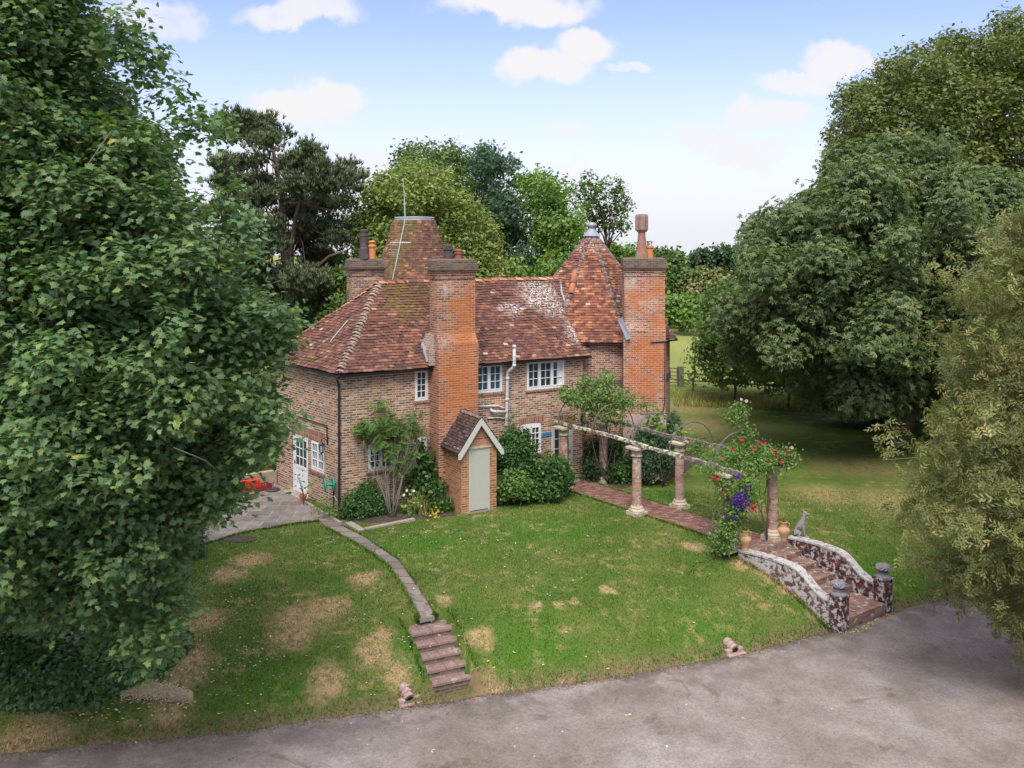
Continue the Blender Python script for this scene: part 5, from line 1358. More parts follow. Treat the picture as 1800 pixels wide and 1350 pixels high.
# ------------------------------------------------------------------ pergola
cb1, cb2, cb3 = Vector((3.22, 32.1)), Vector((5.34, 29.0)), Vector((7.44, 26.0))
cf3, cf2 = Vector((5.90, 25.05)), Vector((3.88, 28.3)); cf1 = cf2 + (cb1 - cb2) * .99
PH = 2.2
pg = empty('pergola', ((cf2.x + cb2.x) / 2, (cf2.y + cb2.y) / 2, 0), 'old pergola of round brick columns, rough timbers and iron hoops over the brick path', 'pergola')
def column(x, y, seed=0, lean=0.0):
    o = bpy.data.objects.new('column', None); C.objects.link(o); o.parent = pg; o.location = Vector((x, y, 0)) - pg.location
    return o
first = None
def col_parts(o, pos_):
    global first
    if first is None:
        x, y = pos_.x, pos_.y; mb = MB(); mb.lathe((x, y, 0), [(.148, .30), (.150, .9), (.142, 1.5), (.132, 1.84)], 20)
        sh_ = mb.build('shaft', 'column_brick', o, uv=('cyl', x, y, .16))
        mb = MB(); an = math.atan2(GW.y, GW.x); mb.cube((x, y, .06), .48, .48, .16, an); mb.lathe((x, y, 0), [(.23, .135), (.25, .16), (.235, .20), (.19, .225), (.205, .25), (.19, .285), (.17, .31)], 20); bs_ = mb.build('base', 'cast_stone', o, bevel=.012)
        mb = MB(); mb.lathe((x, y, 0), [(.152, 1.83), (.18, 1.845), (.18, 1.87), (.155, 1.885), (.158, 1.95), (.19, 2.02), (.235, 2.06)], 20); mb.cube((x, y, 2.10), .50, .50, .08, an); cp_ = mb.build('capital', 'cast_stone', o, bevel=.02)
        first = (o, [sh_, bs_, cp_])
    else:
        for ch in first[1]:
            c = ch.copy(); C.objects.link(c); c.parent = o
        o.rotation_euler.z = random.choice((0, math.pi / 2, math.pi))
for p in (cf2, cb2, cb1, cf1, cf3, cb3):
    o = column(p.x, p.y); col_parts(o, p)
def beam(a, b, name='beam', mat='lichen_timber', r=.055, n=26, sag=.05, z=2.20, seed=1):
    rg = np.random.default_rng(seed); mb = MB(); d = (b - a).normalized(); s_ = Vector((-d.y, d.x)); rings = []
    for i in range(n + 1):
        q = a.lerp(b, i / n); k = r * rg.uniform(.82, 1.15); zz = z + .0 - sag * math.sin(i / n * math.pi * 3) * .3 + rg.normal(0, .006) ; oo = rg.normal(0, .008)
        rings.append([(q.x + s_.x * (sx * k + oo), q.y + s_.y * (sx * k + oo), zz + (0 if sz < 0 else 2 * k * .85)) for sx, sz in ((-1, -1), (1, -1), (1, 1), (-1, 1))])
    vs_ = [v for R in rings for v in R]; fs = [(i * 4 + k, i * 4 + (k + 1) % 4, (i + 1) * 4 + (k + 1) % 4, (i + 1) * 4 + k) for i in range(n) for k in range(4)] + [(0, 1, 2, 3), (n * 4 + 3, n * 4 + 2, n * 4 + 1, n * 4)]
    mb.add(vs_, fs); return mb.build(name, mat, pg)
PD = (cf3 - cf1).normalized()
beam(cf1 - PD * .62, cf2 + PD * .15 + (cf3 - cf2) * .5, seed=2); beam(cf2 + (cf3 - cf2) * .46, cf3 + PD * .55, mat='old_timber', seed=3, z=2.19)
beam(cb1 - PD * .75, cb2 + PD * .25, mat='old_timber', seed=4); beam(cb2 + PD * .2, cb3 + PD * .55, mat='old_timber', seed=5, z=2.23, r=.06)
def hoop(q, name='hoop'):
    a = cf1.lerp(cf3, q); b = cb1.lerp(cb3, q + .0); R_ = (b - a).length / 2; m_ = (a + b) / 2; d = (b - a).normalized()
    pts = []
    for i in range(17):
        an = math.pi * i / 16; pts.append(Vector((m_.x - d.x * math.cos(an) * R_, m_.y - d.y * math.cos(an) * R_, 2.22 + math.sin(an) * .86)))
    mb = MB(); mb.tube(pts, .021, 5); return mb.build(name, 'hoop_iron', pg)
def qfront(px):
    for q in np.linspace(-.1, 1.1, 600):
        v = cf1.lerp(cf3, q)
        if CX + F * v.x / v.y >= px: return q
    return 1.0
for px in (981, 1041, 1112, 1176, 1255): hoop(qfront(px))

# ------------------------------------------------------------------ pots, dog, drains, patio clutter
def blades(name, bases, h, lean, wid, mat, parent=None, base=None, rng=RNG, seg=3):
    n = len(bases); bs_ = np.array(bases, float); a = rng.uniform(0, 2 * np.pi, n); hh = h * rng.uniform(.6, 1.1, n); ln = lean * rng.uniform(.3, 1.2, n)
    dx, dy = np.cos(a), np.sin(a); sx, sy = -dy, dx; V = []
    for k in range(seg + 1):
        s_ = k / seg; w_ = wid * (1 - s_ * .95) / 2; off = ln * s_ ** 2; z = hh * (s_ - .25 * (ln / max(h, .01)) * s_ ** 2)
        for sg_ in (-1, 1): V.append(np.stack([bs_[:, 0] + dx * off + sx * w_ * sg_, bs_[:, 1] + dy * off + sy * w_ * sg_, bs_[:, 2] + z], -1))
    V = np.stack(V, 1); m = 2 * (seg + 1); fi = np.concatenate([[2 * k, 2 * k + 1, 2 * k + 3, 2 * k + 2] for k in range(seg)])
    idx = (np.arange(n)[:, None] * m + fi[None, :]).ravel(); r = np.repeat(rng.random(n), seg)
    return fast_mesh(name, V.reshape(-1, 3), np.full(n * seg, 4), idx, mat, parent, base, {'rnd': r, 'clump': r}, False)
def urn(p, label, tilt=0):
    o = empty('terracotta_urn', p, label, 'urn', 'urns at the head of the entrance steps')
    mb = MB(); mb.lathe(p, [(.10, 0), (.105, .03), (.10, .07), (.12, .13), (.165, .23), (.185, .30), (.17, .35), (.11, .38), (.095, .40), (.095, .50), (.12, .53), (.12, .55), (.10, .55), (.08, .50), (0, .50)], 24)
    bd = mb.build('body', 'terracotta', o, smooth=True)
    for s_ in (-1, 1):
        h_ = MB(); h_.tube([p + Vector((s_ * .10, 0, .50)), p + Vector((s_ * .17, 0, .49)), p + Vector((s_ * .17, 0, .42)), p + Vector((s_ * .12, 0, .38))], .014, 6); h_.build('handle', 'terracotta', bd, smooth=True)
    bp = [(p.x + random.gauss(0, .035), p.y + random.gauss(0, .035), p.z + .5) for _ in range(140)]
    blades('grass', bp, .26, .14, .012, 'long_grass', o)
    return o
urn(G0(1377, 950, 0), 'terracotta urn of grass beside the stone dog at the head of the entrance steps')
q = GF(-.12, .02, 0); u2 = urn(Vector((q.x, q.y, .10)), 'terracotta urn of grass by the clematis column, mossy and whitened on its shoulder')
# stone dog, seated, looking to the right
dg = G0(1406, 948, 0); dog = empty('stone_dog', dg, 'seated grey stone hound with pricked ears beside the terracotta urn', 'statue')
fx = Vector((.94, -.34, 0)).normalized(); fy = Vector((-fx.y, fx.x, 0))
def DP(a, b, z): return dg + fx * a + fy * b + Vector((0, 0, z))
mb = MB(); mb.box((dg.x, dg.y), (-.25, .25), (-.15, .15), 0, .08, (fx.x, fx.y), (fy.x, fy.y)); mb.build('plinth', 'slate_dog', dog, bevel=.01)
def skin_obj(name, nodes, edges, mat, parent, sub=2, base=None):
    wo_ = worigin(parent) if parent else Vector(base); me = bpy.data.meshes.new(name)
    me.from_pydata([tuple(Vector(n[0]) - wo_) for n in nodes], edges, []); me.materials.append(MATS[mat]); o = bpy.data.objects.new(name, me); C.objects.link(o)
    if parent: o.parent = parent
    m = o.modifiers.new('skin', 'SKIN'); m.use_smooth_shade = True
    for i, n in enumerate(nodes):
        v = me.skin_vertices[0].data[i]; r_ = n[1]; v.radius = r_ if isinstance(r_, tuple) else (r_, r_); v.use_root = (i == 0)
    s_ = o.modifiers.new('sub', 'SUBSURF'); s_.levels = sub; s_.render_levels = sub
    return o
nd = [(DP(-.12, 0, .20), .12), (DP(-.05, 0, .34), .11), (DP(.04, 0, .47), .105), (DP(.09, 0, .58), .07), (DP(.10, 0, .68), .055), (DP(.12, 0, .76), .062), (DP(.19, 0, .745), .042), (DP(.27, 0, .725), .026),
      (DP(.09, .045, .83), .022), (DP(.075, .05, .88), .008), (DP(.09, -.045, .83), .022), (DP(.075, -.05, .88), .008),
      (DP(.09, .07, .42), .05), (DP(.12, .075, .25), .035), (DP(.13, .075, .11), .028), (DP(.19, .075, .10), .028),
      (DP(.09, -.07, .42), .05), (DP(.12, -.075, .25), .035), (DP(.13, -.075, .11), .028), (DP(.19, -.075, .10), .028),
      (DP(-.10, .11, .24), .085), (DP(.03, .13, .20), .055), (DP(-.06, .13, .12), .035), (DP(.06, .13, .10), .03),
      (DP(-.10, -.11, .24), .085), (DP(.03, -.13, .20), .055), (DP(-.06, -.13, .12), .035), (DP(.06, -.13, .10), .03),
      (DP(-.20, 0, .12), .03), (DP(-.22, .10, .10), .02)]
ed = [(0, 1), (1, 2), (2, 3), (3, 4), (4, 5), (5, 6), (6, 7), (5, 8), (8, 9), (5, 10), (10, 11), (2, 12), (12, 13), (13, 14), (14, 15), (2, 16), (16, 17), (17, 18), (18, 19), (0, 20), (20, 21), (21, 22), (22, 23), (0, 24), (24, 25), (25, 26), (26, 27), (0, 28), (28, 29)]
skin_obj('body', nd, ed, 'slate_dog', dog)
def drain(pa, pb, label):
    a, b = G(*pa), G(*pb); a.z += .02; b.z = ROADZ + .10; o = empty('drain_pipe', b, label, 'drain pipe', 'clay drain outlets at the foot of the bank')
    d = (b - a).normalized(); n = 5; mb = MB()
    for i in range(3):
        p0, p1 = a.lerp(b, i / 3), a.lerp(b, (i + 1.1) / 3); mb.tube([p0, p1 - d * .06, p1 - d * .05, p1], [.10, .10, .12, .12], 14)
    pm = mb.build('pipe', 'clay_pipe', o)
    MB().tube([b + d * .030, b + d * .034], .075, 14).build('shade_disc', 'dark_void', o)  # solid near-black disc: shade inside the pipe put into the colour
    s_ = d.cross(Vector((0, 0, 1))).normalized()
    mb = MB()
    for sg_ in (-1, 1):
        c = b + s_ * .17 * sg_ - d * .02; c.z = ROADZ; mb.cube(c + Vector((0, 0, .05)), .14, .12, .14, .5)
    c = b + d * .06; c.z = ROADZ; mb.cube(c + Vector((0, 0, .01)), .5, .14, .05, .45); mb.build('surround', 'clay_pipe', o, bevel=.012)
    return o
drain((708, 1207), (719, 1229), 'clay drain pipe at the drive edge left of the garden steps')
drain((1276, 1128), (1291, 1147), 'clay drain pipe at the drive edge below the right-hand lawn')
def crate(c, rz, L=.58, Wd=.38, h=.17, mat='crate_red'):
    mb = MB(); t_ = .012; c = Vector(c)
    mb.cube(c + Vector((0, 0, .01)), L, Wd, .02, rz)
    cu, su = math.cos(rz), math.sin(rz); ux = Vector((cu, su, 0)); uy = Vector((-su, cu, 0))
    for (off, sx, sy) in ((uy * (Wd / 2), L, t_), (uy * (-Wd / 2), L, t_), (ux * (L / 2), t_, Wd), (ux * (-L / 2), t_, Wd)):
        for (z, hh) in ((.04, .03), (.09, .02), (.15, .035)): mb.cube(c + off + Vector((0, 0, z)), sx, sy, hh, rz)
        n = 6
        for i in range(n + 1):
            along = (ux if sx > sy else uy) * ((i / n - .5) * (max(sx, sy) - .01)); mb.cube(c + off + along + Vector((0, 0, .08)), .02, .02, .15, rz)
    return mb
cq = G0(441, 862, .045); cr = math.atan2(UL.y, UL.x) + 1.35
for i, (dx, dy, dz, rz, mt, lb) in enumerate(((0, 0, 0, .05, 'crate_red', 'red slatted plastic crate at the bottom of the patio stack'), (-.02, .02, .17, .0, 'crate_red', 'red slatted plastic crate on top of the patio stack'), (.36, .12, 0, .35, 'crate_dark', 'dark red plastic crate standing right of the bright red stack'))):
    p = Vector((cq.x + dx, cq.y + dy, .045 + dz)); mb = crate(p, cr + rz, mat=mt)
    if i == 1: mb.cube(p + Vector((0, 0, .16)), .5, .3, .03, cr)
    tag(mb.build('plastic_crate', mt, base=p), lb, 'crate', 'plastic crates on the patio')
wc = G0(398, 870, .045); can = empty('watering_can', wc, 'dark teal watering can on the patio left of the red crates', 'watering can')
mb = MB(); mb.lathe(wc, [(.14, 0), (.145, .02), (.13, .26), (.10, .29), (.06, .30), (0, .30)], 16); mb.build('body', 'can_teal', can, smooth=True)
MB().tube([wc + Vector((-.08, 0, .28)), wc + Vector((-.02, 0, .40)), wc + Vector((.10, 0, .36)), wc + Vector((.13, 0, .14))], .014, 6).build('handle', 'can_cream', can, smooth=True)
MB().tube([wc + Vector((-.12, 0, .08)), wc + Vector((-.25, -.02, .24)), wc + Vector((-.33, -.03, .36)), wc + Vector((-.36, -.03, .37))], [.022, .018, .016, .04], 8).build('spout', 'can_teal', can, smooth=True)
pbp = G0(480, 862, .045); pb = empty('parasol_base', pbp, 'black round parasol base with short stub pole near the back door', 'parasol base')
mb = MB(); mb.lathe(pbp, [(.24, 0), (.24, .03), (.20, .06), (.06, .08), (0, .08)], 24); mb.build('disc', 'parasol_base', pb)
MB().tube([pbp + Vector((0, 0, .07)), pbp + Vector((0, 0, .30))], .028, 10).build('stub_pole', 'rust', pb)
fpp = G0(532.5, 882, .045); fp_ = empty('flower_pot', fpp, 'small terracotta flower pot below the white back door', 'flower pot')
mb = MB(); mb.lathe(fpp, [(.075, 0), (.11, .18), (.125, .18), (.13, .235), (.112, .235), (.10, .18), (0, .17)], 20); mb.build('body', 'pot_terracotta', fp_)
# low rendered wall of the patio
a = LW(LL, .02, 0); b = G0(380, 868, 0); c = G0(180, 895, 0)
mb = MB(); kerb(mb, a, b, .2, -.2, .52); kerb(mb, b, c, .2, -.2, .52); mb.cm = 0
o = mb.build('patio_wall', 'wall_render', base=(b.x, b.y, 0), bevel=.02); tag(o, 'low rendered garden wall behind the red crates on the patio', 'wall')

# ------------------------------------------------------------------ field gate and fence
gp = G0(1196.5, 681, 0); gr = empty('field_gate', gp + Vector((-1.3, .1, 0)), 'five bar timber field gate half hidden behind the roundel', 'gate')
gd = Vector((-1, .10, 0)).normalized()
for i, z in enumerate((.30, .48, .68, .9, 1.12)): MB().tube([gp + gd * .2 + Vector((0, 0, z)), gp + gd * 2.9 + Vector((0, 0, z))], .035, 4).build('bar', 'fence_timber', gr)
mb = MB(); mb.tube([gp + gd * .2 + Vector((0, 0, .25)), gp + gd * .2 + Vector((0, 0, 1.15))], .04, 4); mb.tube([gp + gd * 2.9 + Vector((0, 0, .25)), gp + gd * 2.9 + Vector((0, 0, 1.15))], .04, 4); mb.tube([gp + gd * .25 + Vector((0, 0, .4)), gp + gd * 1.5 + Vector((0, .02, 1.1))], .03, 4); mb.build('frame', 'fence_timber', gr)
fe = empty('field_fence', gp, 'post and rail timber fence running right from the field gate', 'fence')
fd = (G0(1500, 700, 0) - gp); fl_ = fd.length; fd.normalize()
for i in range(7):
    p = gp + fd * (i * 2.4); w_ = .15 if i == 0 else .06; hh = 1.22 if i == 0 else 1.0
    mb = MB(); mb.cube(p + Vector((0, 0, hh / 2 - .1)), w_ * 2, w_ * 2, hh + .2, .1); mb.build('post', 'fence_timber', fe)
for z in (.45, .85): MB().tube([gp + Vector((0, -.08, z)), gp + fd * 14.4 + Vector((0, -.08, z))], .045, 4).build('rail', 'fence_timber', fe)
# ------------------------------------------------------------------ planting round the house
def flowers(name, P, N, sizes, mat, parent, one=False):
    if one:
        o = place_leaves(name, P, N, sizes, 'petal', mat, parent); o['kind'] = 'stuff'; return
    sizes = np.broadcast_to(np.asarray(sizes, float), (len(P),))
    for i in range(len(P)): place_leaves(name, P[i:i + 1], N[i:i + 1] + RNG.normal(size=(1, 3)) * .25, sizes[i:i + 1], 'petal', mat, parent)

def shrub(name, label, cat, specs, leaf, dens, kind, mat, seed, base=None, group=None, cl=None, shell=.45, zmin=.02, stems=0, upb=.5, bark='copper_bark', flat=.7):
    """specs: (px, py, D, rx_px, rz_px) lobes measured in the photo"""
    lob = [(tuple(W(a, b, D)), (rx * D / F, rx * D / F * .85, rz * D / F)) for a, b, D, rx, rz in specs]
    rng = np.random.default_rng(seed)
    if base is None:
        c = np.mean([l[0] for l in lob], 0); base = (c[0], c[1], 0)
    root = empty(name, base, label, cat, group)
    P, N, K = lobe_points(lob, leaf, dens, rng, shell=shell, zmin=zmin, cl=cl, upb=upb, flat=flat)
    place_leaves('foliage', P, N, leaf, kind, mat, root, K, rng)
    if stems:
        mb = MB(); b = Vector(base)
        for i in range(stems):
            c, r_ = lob[i % len(lob)]; e = Vector(c) + Vector(rng.normal(size=3)) * .3 * r_[0]
            limb(mb, b + Vector((rng.normal() * .06, rng.normal() * .06, -.05)), e, .025, .008, rng, .12, 6, 5)
        mb.build('stems', bark, root, smooth=True)
    return root
shrub('laurel_shrub', 'rounded evergreen shrub under the grey soil pipe right of the outhouse', 'shrub', [(905, 782, 30.0, 32, 30), (886, 800, 29.9, 22, 30), (924, 795, 30.2, 22, 30), (905, 820, 30, 34, 32)], .10, 7.0, 'leaf', 'laurel_leaf', 21, cl=.2)
shrub('laurel_shrub', 'broad glossy laurel shrub beside the brick path in front of the front door', 'shrub', [(965, 830, 29.9, 36, 36), (940, 845, 29.7, 24, 28), (988, 838, 30.2, 20, 32), (960, 858, 29.6, 36, 20)], .13, 7.0, 'leaf', 'laurel_leaf', 22, cl=.25)
shrub('laurel_shrub', 'smallest laurel shrub, low and pale green, against the outhouse wall', 'shrub', [(902, 850, 29.1, 28, 24), (885, 862, 29.1, 16, 18), (925, 862, 29.2, 16, 16)], .12, 6.0, 'leaf', 'rowan_leaf', 23, cl=.22)
shrub('ivy_climber', 'ivy climbing the grey soil pipe above the evergreen shrub', 'climbing plant', [(897, 745, 30.9, 8, 22), (900, 765, 30.7, 14, 16)], .08, 1.6, 'leaf', 'ivy_leaf', 24)
shrub('evergreen_shrub', 'spreading dark evergreen shrub at the left corner of the house', 'shrub', [(630, 890, 28.0, 32, 30), (662, 892, 28.3, 26, 28), (612, 902, 27.9, 18, 18), (646, 865, 28.5, 22, 22), (685, 898, 28.3, 12, 14)], .08, 6.0, 'leaf', 'laurel_leaf', 25, cl=.16)
shrub('vine', 'broad-leaved vine climbing the wall left of the outhouse', 'climbing plant', [(748, 822, 29.2, 12, 30), (742, 850, 29.1, 18, 28), (762, 868, 28.9, 22, 26), (772, 892, 28.7, 18, 16), (740, 780, 29.4, 6, 14)], .11, 4.5, 'round', 'laurel_leaf', 26, stems=3)
rw = [(650, 752, 28.5, 20, 15), (638, 760, 28.4, 12, 10), (672, 740, 28.5, 16, 12), (674, 712, 28.6, 16, 7), (694, 756, 28.4, 24, 16), (722, 750, 28.6, 18, 11), (730, 730, 28.7, 15, 8), (700, 775, 28.5, 20, 10), (672, 776, 28.3, 18, 12), (703, 812, 28.4, 14, 14), (720, 790, 28.5, 14, 8), (690, 795, 28.5, 16, 14)]
rb = G(688, 912); rr_ = shrub('rowan_bush', 'small multi-stemmed bush of feathery leaves hiding the ground floor window', 'bush', rw, .26, 7.0, 'pinnate', 'rowan_leaf', 27, base=rb, cl=.24, upb=1.2)
mb = MB(); rng = np.random.default_rng(31)
for i in range(9):
    t_ = rw[i % len(rw)]; e = W(t_[0], t_[1] + 4, t_[2]); s0 = rb + Vector((rng.normal() * .05, rng.normal() * .05, -.05)); md = s0.lerp(e, .45) + Vector(((e.x - s0.x) * .15, rng.normal() * .08, .12))
    mb.tube([s0, s0.lerp(md, .5) + Vector((0, 0, .03)), md, md.lerp(e, .5) + Vector(rng.normal(size=3)) * .03, e], [.026, .022, .015, .009, .004], 6)
    for k in range(3): limb(mb, md, e + Vector(rng.normal(size=3)) * .35, .012, .004, rng, .15, 4, 4)
mb.build('stems', 'grey_bark', rr_, smooth=True)
def clump(name, label, cat, px, py, n, h, lean, wid, mat, spread, group=None, z=None):
    p = G(px, py); o = empty(name, p, label, cat, group); rng = np.random.default_rng(int(px))
    bs_ = [(p.x + rng.normal() * spread, p.y + rng.normal() * spread, p.z) for _ in range(n)]
    blades('leaves', bs_, h, lean, wid, mat, o, rng=rng, seg=4); return o
clump('daylily', 'arching strap-leaved daylily between the feathery bush and the outhouse', 'plant', 737, 903, 150, .75, .55, .03, 'long_grass', .16)
clump('iris', 'upright iris leaves close to the outhouse side wall', 'plant', 775, 902, 90, .7, .25, .03, 'laurel_leaf', .16)
clump('crocosmia', 'slim green sword leaves at the foot of the outhouse wall', 'plant', 790, 898, 50, .45, .2, .025, 'laurel_leaf', .08)
lily = shrub('lily', 'leafy white-flowered lily right of the feathery bush', 'plant', [(715, 890, 28.2, 14, 22), (704, 905, 28.1, 12, 14)], .13, 1.6, 'leaf', 'rowan_leaf', 33)
P = np.array([tuple(W(a, b, 28.1)) for a, b in ((715, 862), (727, 863), (710, 870), (735, 884), (741, 889), (728, 884), (720, 868))]); flowers('blossom', P, np.tile((0, -.7, .6), (len(P), 1)), [.10, .10, .10, .06, .06, .06, .07], 'white_petal', lily)
yp = shrub('golden_plant', 'small golden yellow-leaved plant at the lawn edge by the outhouse', 'plant', [(765, 905, 28.0, 12, 7), (757, 910, 27.9, 6, 4)], .09, 1.8, 'leaf', 'yellow_leaf', 34, zmin=.0)
shrub('bedding_plant', 'leafy green clump under the hose reel beside the black downpipe', 'plant', [(572, 893, 27.9, 12, 13), (578, 900, 27.7, 9, 9)], .09, 2, 'leaf', 'rowan_leaf', 35)
shrub('bedding_plant', 'low pale green clump left of the hose reel standpipe', 'plant', [(557, 890, 28.3, 10, 6)], .09, 1.8, 'leaf', 'bright_leaf', 36)
cr_ = shrub('climbing_rose', 'young sparse climbing rose trained up beside the white back door', 'climbing plant', [(524, 835, 29.6, 6, 8), (530, 852, 29.4, 7, 9), (538, 868, 29.2, 6, 6), (545, 845, 29.3, 6, 5)], .1, .5, 'leaf', 'rose_leaf', 37, stems=2)
shrub('viburnum_shrub', 'dark evergreen shrub right of the front door behind the left pergola columns', 'shrub', [(1048, 800, 32.6, 26, 34), (1066, 790, 33.0, 24, 34), (1045, 826, 32.2, 24, 22), (1075, 826, 32.4, 24, 20)], .12, 6.0, 'leaf', 'dark_leaf', 38, cl=.2)
shrub('viburnum_shrub', 'dark glossy shrub growing between the middle pergola columns', 'shrub', [(1098, 800, 32.6, 24, 34), (1092, 832, 32.0, 26, 20), (1112, 790, 33, 20, 30)], .12, 6.0, 'leaf', 'laurel_leaf', 39, cl=.22)
shrub('mixed_shrub', 'feathery dark shrub against the base of the roundel chimney', 'shrub', [(1150, 785, 31.6, 30, 40), (1180, 748, 32.6, 16, 26), (1172, 800, 31.6, 26, 32), (1135, 812, 31.4, 22, 28), (1192, 785, 32.2, 16, 30), (1128, 775, 31.7, 16, 26)], .085, 6.0, 'leaf', 'blue_leaf', 40, cl=.2)
shrub('climbing_hydrangea', 'bright green climber against the pink rendered chimney foot', 'climbing plant', [(1152, 735, 31.6, 12, 20), (1148, 762, 31.3, 12, 14), (1192, 762, 31.6, 12, 10)], .12, 1.6, 'round', 'bright_leaf', 41, stems=3)
for (a, b, r_, mt, lb) in ((1135, 838, 9, 'pink_petal', 'low pink-flowered plant between the middle pergola columns'), (1150, 843, 8, 'white_petal', 'low white-flowered plant right of the pink flowers')):
    o = shrub('flowering_plant', lb, 'plant', [(a, b, 31.8, r_ * 1.3, r_)], .07, 1.6, 'leaf', 'rose_leaf', int(a)); rng = np.random.default_rng(a)
    P = np.array([tuple(W(a + rng.normal() * r_ * .7, b - 3 + rng.normal() * r_ * .4, 31.55)) for _ in range(36)]); flowers('flowers', P, np.tile((0, -.5, .8), (36, 1)), .07, mt, o, True)
shrub('perennial', 'straggling perennials along the border right of the pink flowers', 'plant', [(1165, 836, 31.9, 10, 12), (1178, 842, 31.7, 12, 8)], .08, 1.4, 'leaf', 'willow_leaf', 43)

# ---- climbers on the pergola
rg = np.random.default_rng(50)
ro_ = shrub('climbing_rose', 'pale green climbing rose sprawling over the house end of the pergola', 'climbing plant',
      [(1000, 695, 31.2, 20, 14), (1025, 700, 31.0, 24, 18), (1050, 690, 30.9, 24, 18), (1080, 700, 30.8, 26, 15), (1105, 705, 30.7, 14, 12), (1030, 672, 31.0, 12, 12), (1068, 665, 30.9, 12, 16), (1045, 722, 30.9, 24, 12), (1080, 720, 30.6, 18, 10), (1095, 745, 30.6, 6, 8), (1130, 712, 31.4, 8, 8), (1000, 740, 31.2, 6, 10)],
      .10, 4.0, 'leaf', 'rose_leaf', 51, base=(cb1.x + .1, cb1.y - .1, 0), zmin=1.6, flat=1.0)
mb = MB()
for e in ((1030, 700), (1060, 690), (1100, 705), (1045, 660), (1075, 650)): limb(mb, Vector((cb1.x + .18, cb1.y - .2, 0)), W(*e, 31), .028, .006, rg, .07, 10, 6)
mb.build('stems', 'copper_bark', ro_, smooth=True)
o_ = shrub('wisteria_climber', 'small leafy climber hanging from the timber between the middle and end columns', 'climbing plant',
      [(1222, 795, 28.0, 12, 12), (1240, 810, 27.6, 14, 10), (1225, 780, 28.2, 8, 6), (1250, 832, 27.0, 9, 12)], .09, 4.5, 'leaf', 'rose_leaf', 52, base=(cb2.x + .3, cb2.y - .3, 0), zmin=1.0, flat=1.0)
P = np.array([tuple(W(a, b, 27.6)) for a, b in ((1213, 779), (1207, 799))]); flowers('flower', P, np.tile((0, -.7, .6), (2, 1)), .09, 'red_petal', o_)
rs = shrub('red_rose', 'red climbing rose smothering the steps end of the pergola', 'climbing plant',
      [(1290, 800, 25.9, 26, 14), (1320, 795, 25.9, 28, 16), (1350, 800, 25.8, 28, 16), (1380, 808, 25.7, 20, 12), (1275, 822, 25.6, 20, 14), (1310, 822, 25.5, 26, 14), (1345, 820, 25.5, 24, 12), (1300, 735, 26.2, 10, 22), (1285, 728, 26.2, 14, 8), (1305, 715, 26.3, 7, 10), (1312, 765, 26, 16, 12), (1258, 800, 26.4, 10, 10), (1392, 798, 25.8, 8, 6)],
      .085, 4.5, 'leaf', 'rose_leaf', 53, base=(cb3.x - .1, cb3.y - .2, 0), zmin=1.4, flat=1.0)
mb = MB()
for e in ((1300, 740), (1350, 800), (1330, 815), (1290, 800)): limb(mb, Vector((cb3.x - .2, cb3.y - .15, 0)), W(*e, 26), .022, .006, rg, .06, 10, 6)
mb.build('stems', 'copper_bark', rs, smooth=True)
RP = [(1304, 772), (1306, 779), (1333, 776), (1339, 779), (1345, 779), (1358, 790), (1365, 799), (1364, 804), (1350, 815), (1319, 795), (1270, 806), (1326, 788), (1374, 812), (1288, 790), (1384, 797)]
P = np.array([tuple(W(a, b, 25.35)) for a, b in RP]); flowers('flower', P, np.tile((0, -.8, .5), (len(P), 1)), [.10] * len(P), 'red_petal', rs)
P = np.array([tuple(W(a, b, 25.3)) for a, b in ((1303, 702), (1312, 705), (1392, 787))]); flowers('flower', P, np.tile((0, -.8, .5), (len(P), 1)), .09, 'pink_petal', rs)
cm = shrub('clematis', 'purple clematis and red rose climbing the column at the head of the steps', 'climbing plant',
      [(1280, 935, 24.6, 18, 22), (1268, 960, 24.6, 14, 12), (1288, 905, 24.7, 16, 18), (1300, 880, 24.7, 14, 18), (1312, 862, 24.7, 12, 18), (1272, 865, 24.8, 10, 20), (1262, 842, 24.9, 9, 10), (1316, 845, 24.8, 12, 12), (1325, 880, 24.7, 6, 12), (1248, 832, 25.0, 8, 8), (1255, 955, 24.6, 7, 10)],
      .085, 6.0, 'leaf', 'rose_leaf', 54, base=(cf3.x - .05, cf3.y - .35, 0), flat=1.0)
mb = MB()
for e in ((1285, 900), (1262, 842), (1316, 850), (1300, 880), (1290, 830)): limb(mb, G(1252, 972) + Vector((0, 0, -.05)), W(*e, 24.75), .03, .008, rg, .06, 8, 6)
mb.build('stems', 'grey_bark', cm, smooth=True)
PPx = [(1300 + 16 * math.cos(i * 2.4) * math.sqrt(i / 30), 881 + 15 * math.sin(i * 2.4) * math.sqrt(i / 30)) for i in range(30)] + [(1297, 839), (1300, 836), (1313, 857), (1309, 866), (1277, 908), (1290, 912), (1294, 908), (1275, 911), (1317, 868)]
P = np.array([tuple(W(a, b, 24.42)) for a, b in PPx]); flowers('purple_flower', P, np.tile((.1, -.9, .5), (len(P), 1)), .105, 'purple_petal', cm)
P = np.array([tuple(W(a, b, 24.4)) for a, b in ((1255, 837), (1259, 840), (1272, 866), (1322, 889), (1325, 893), (1292, 925), (1250, 841))]); flowers('red_flower', P, np.tile((0, -.9, .4), (len(P), 1)), [.13, .13, .09, .16, .14, .12, .09], 'red_petal', cm)

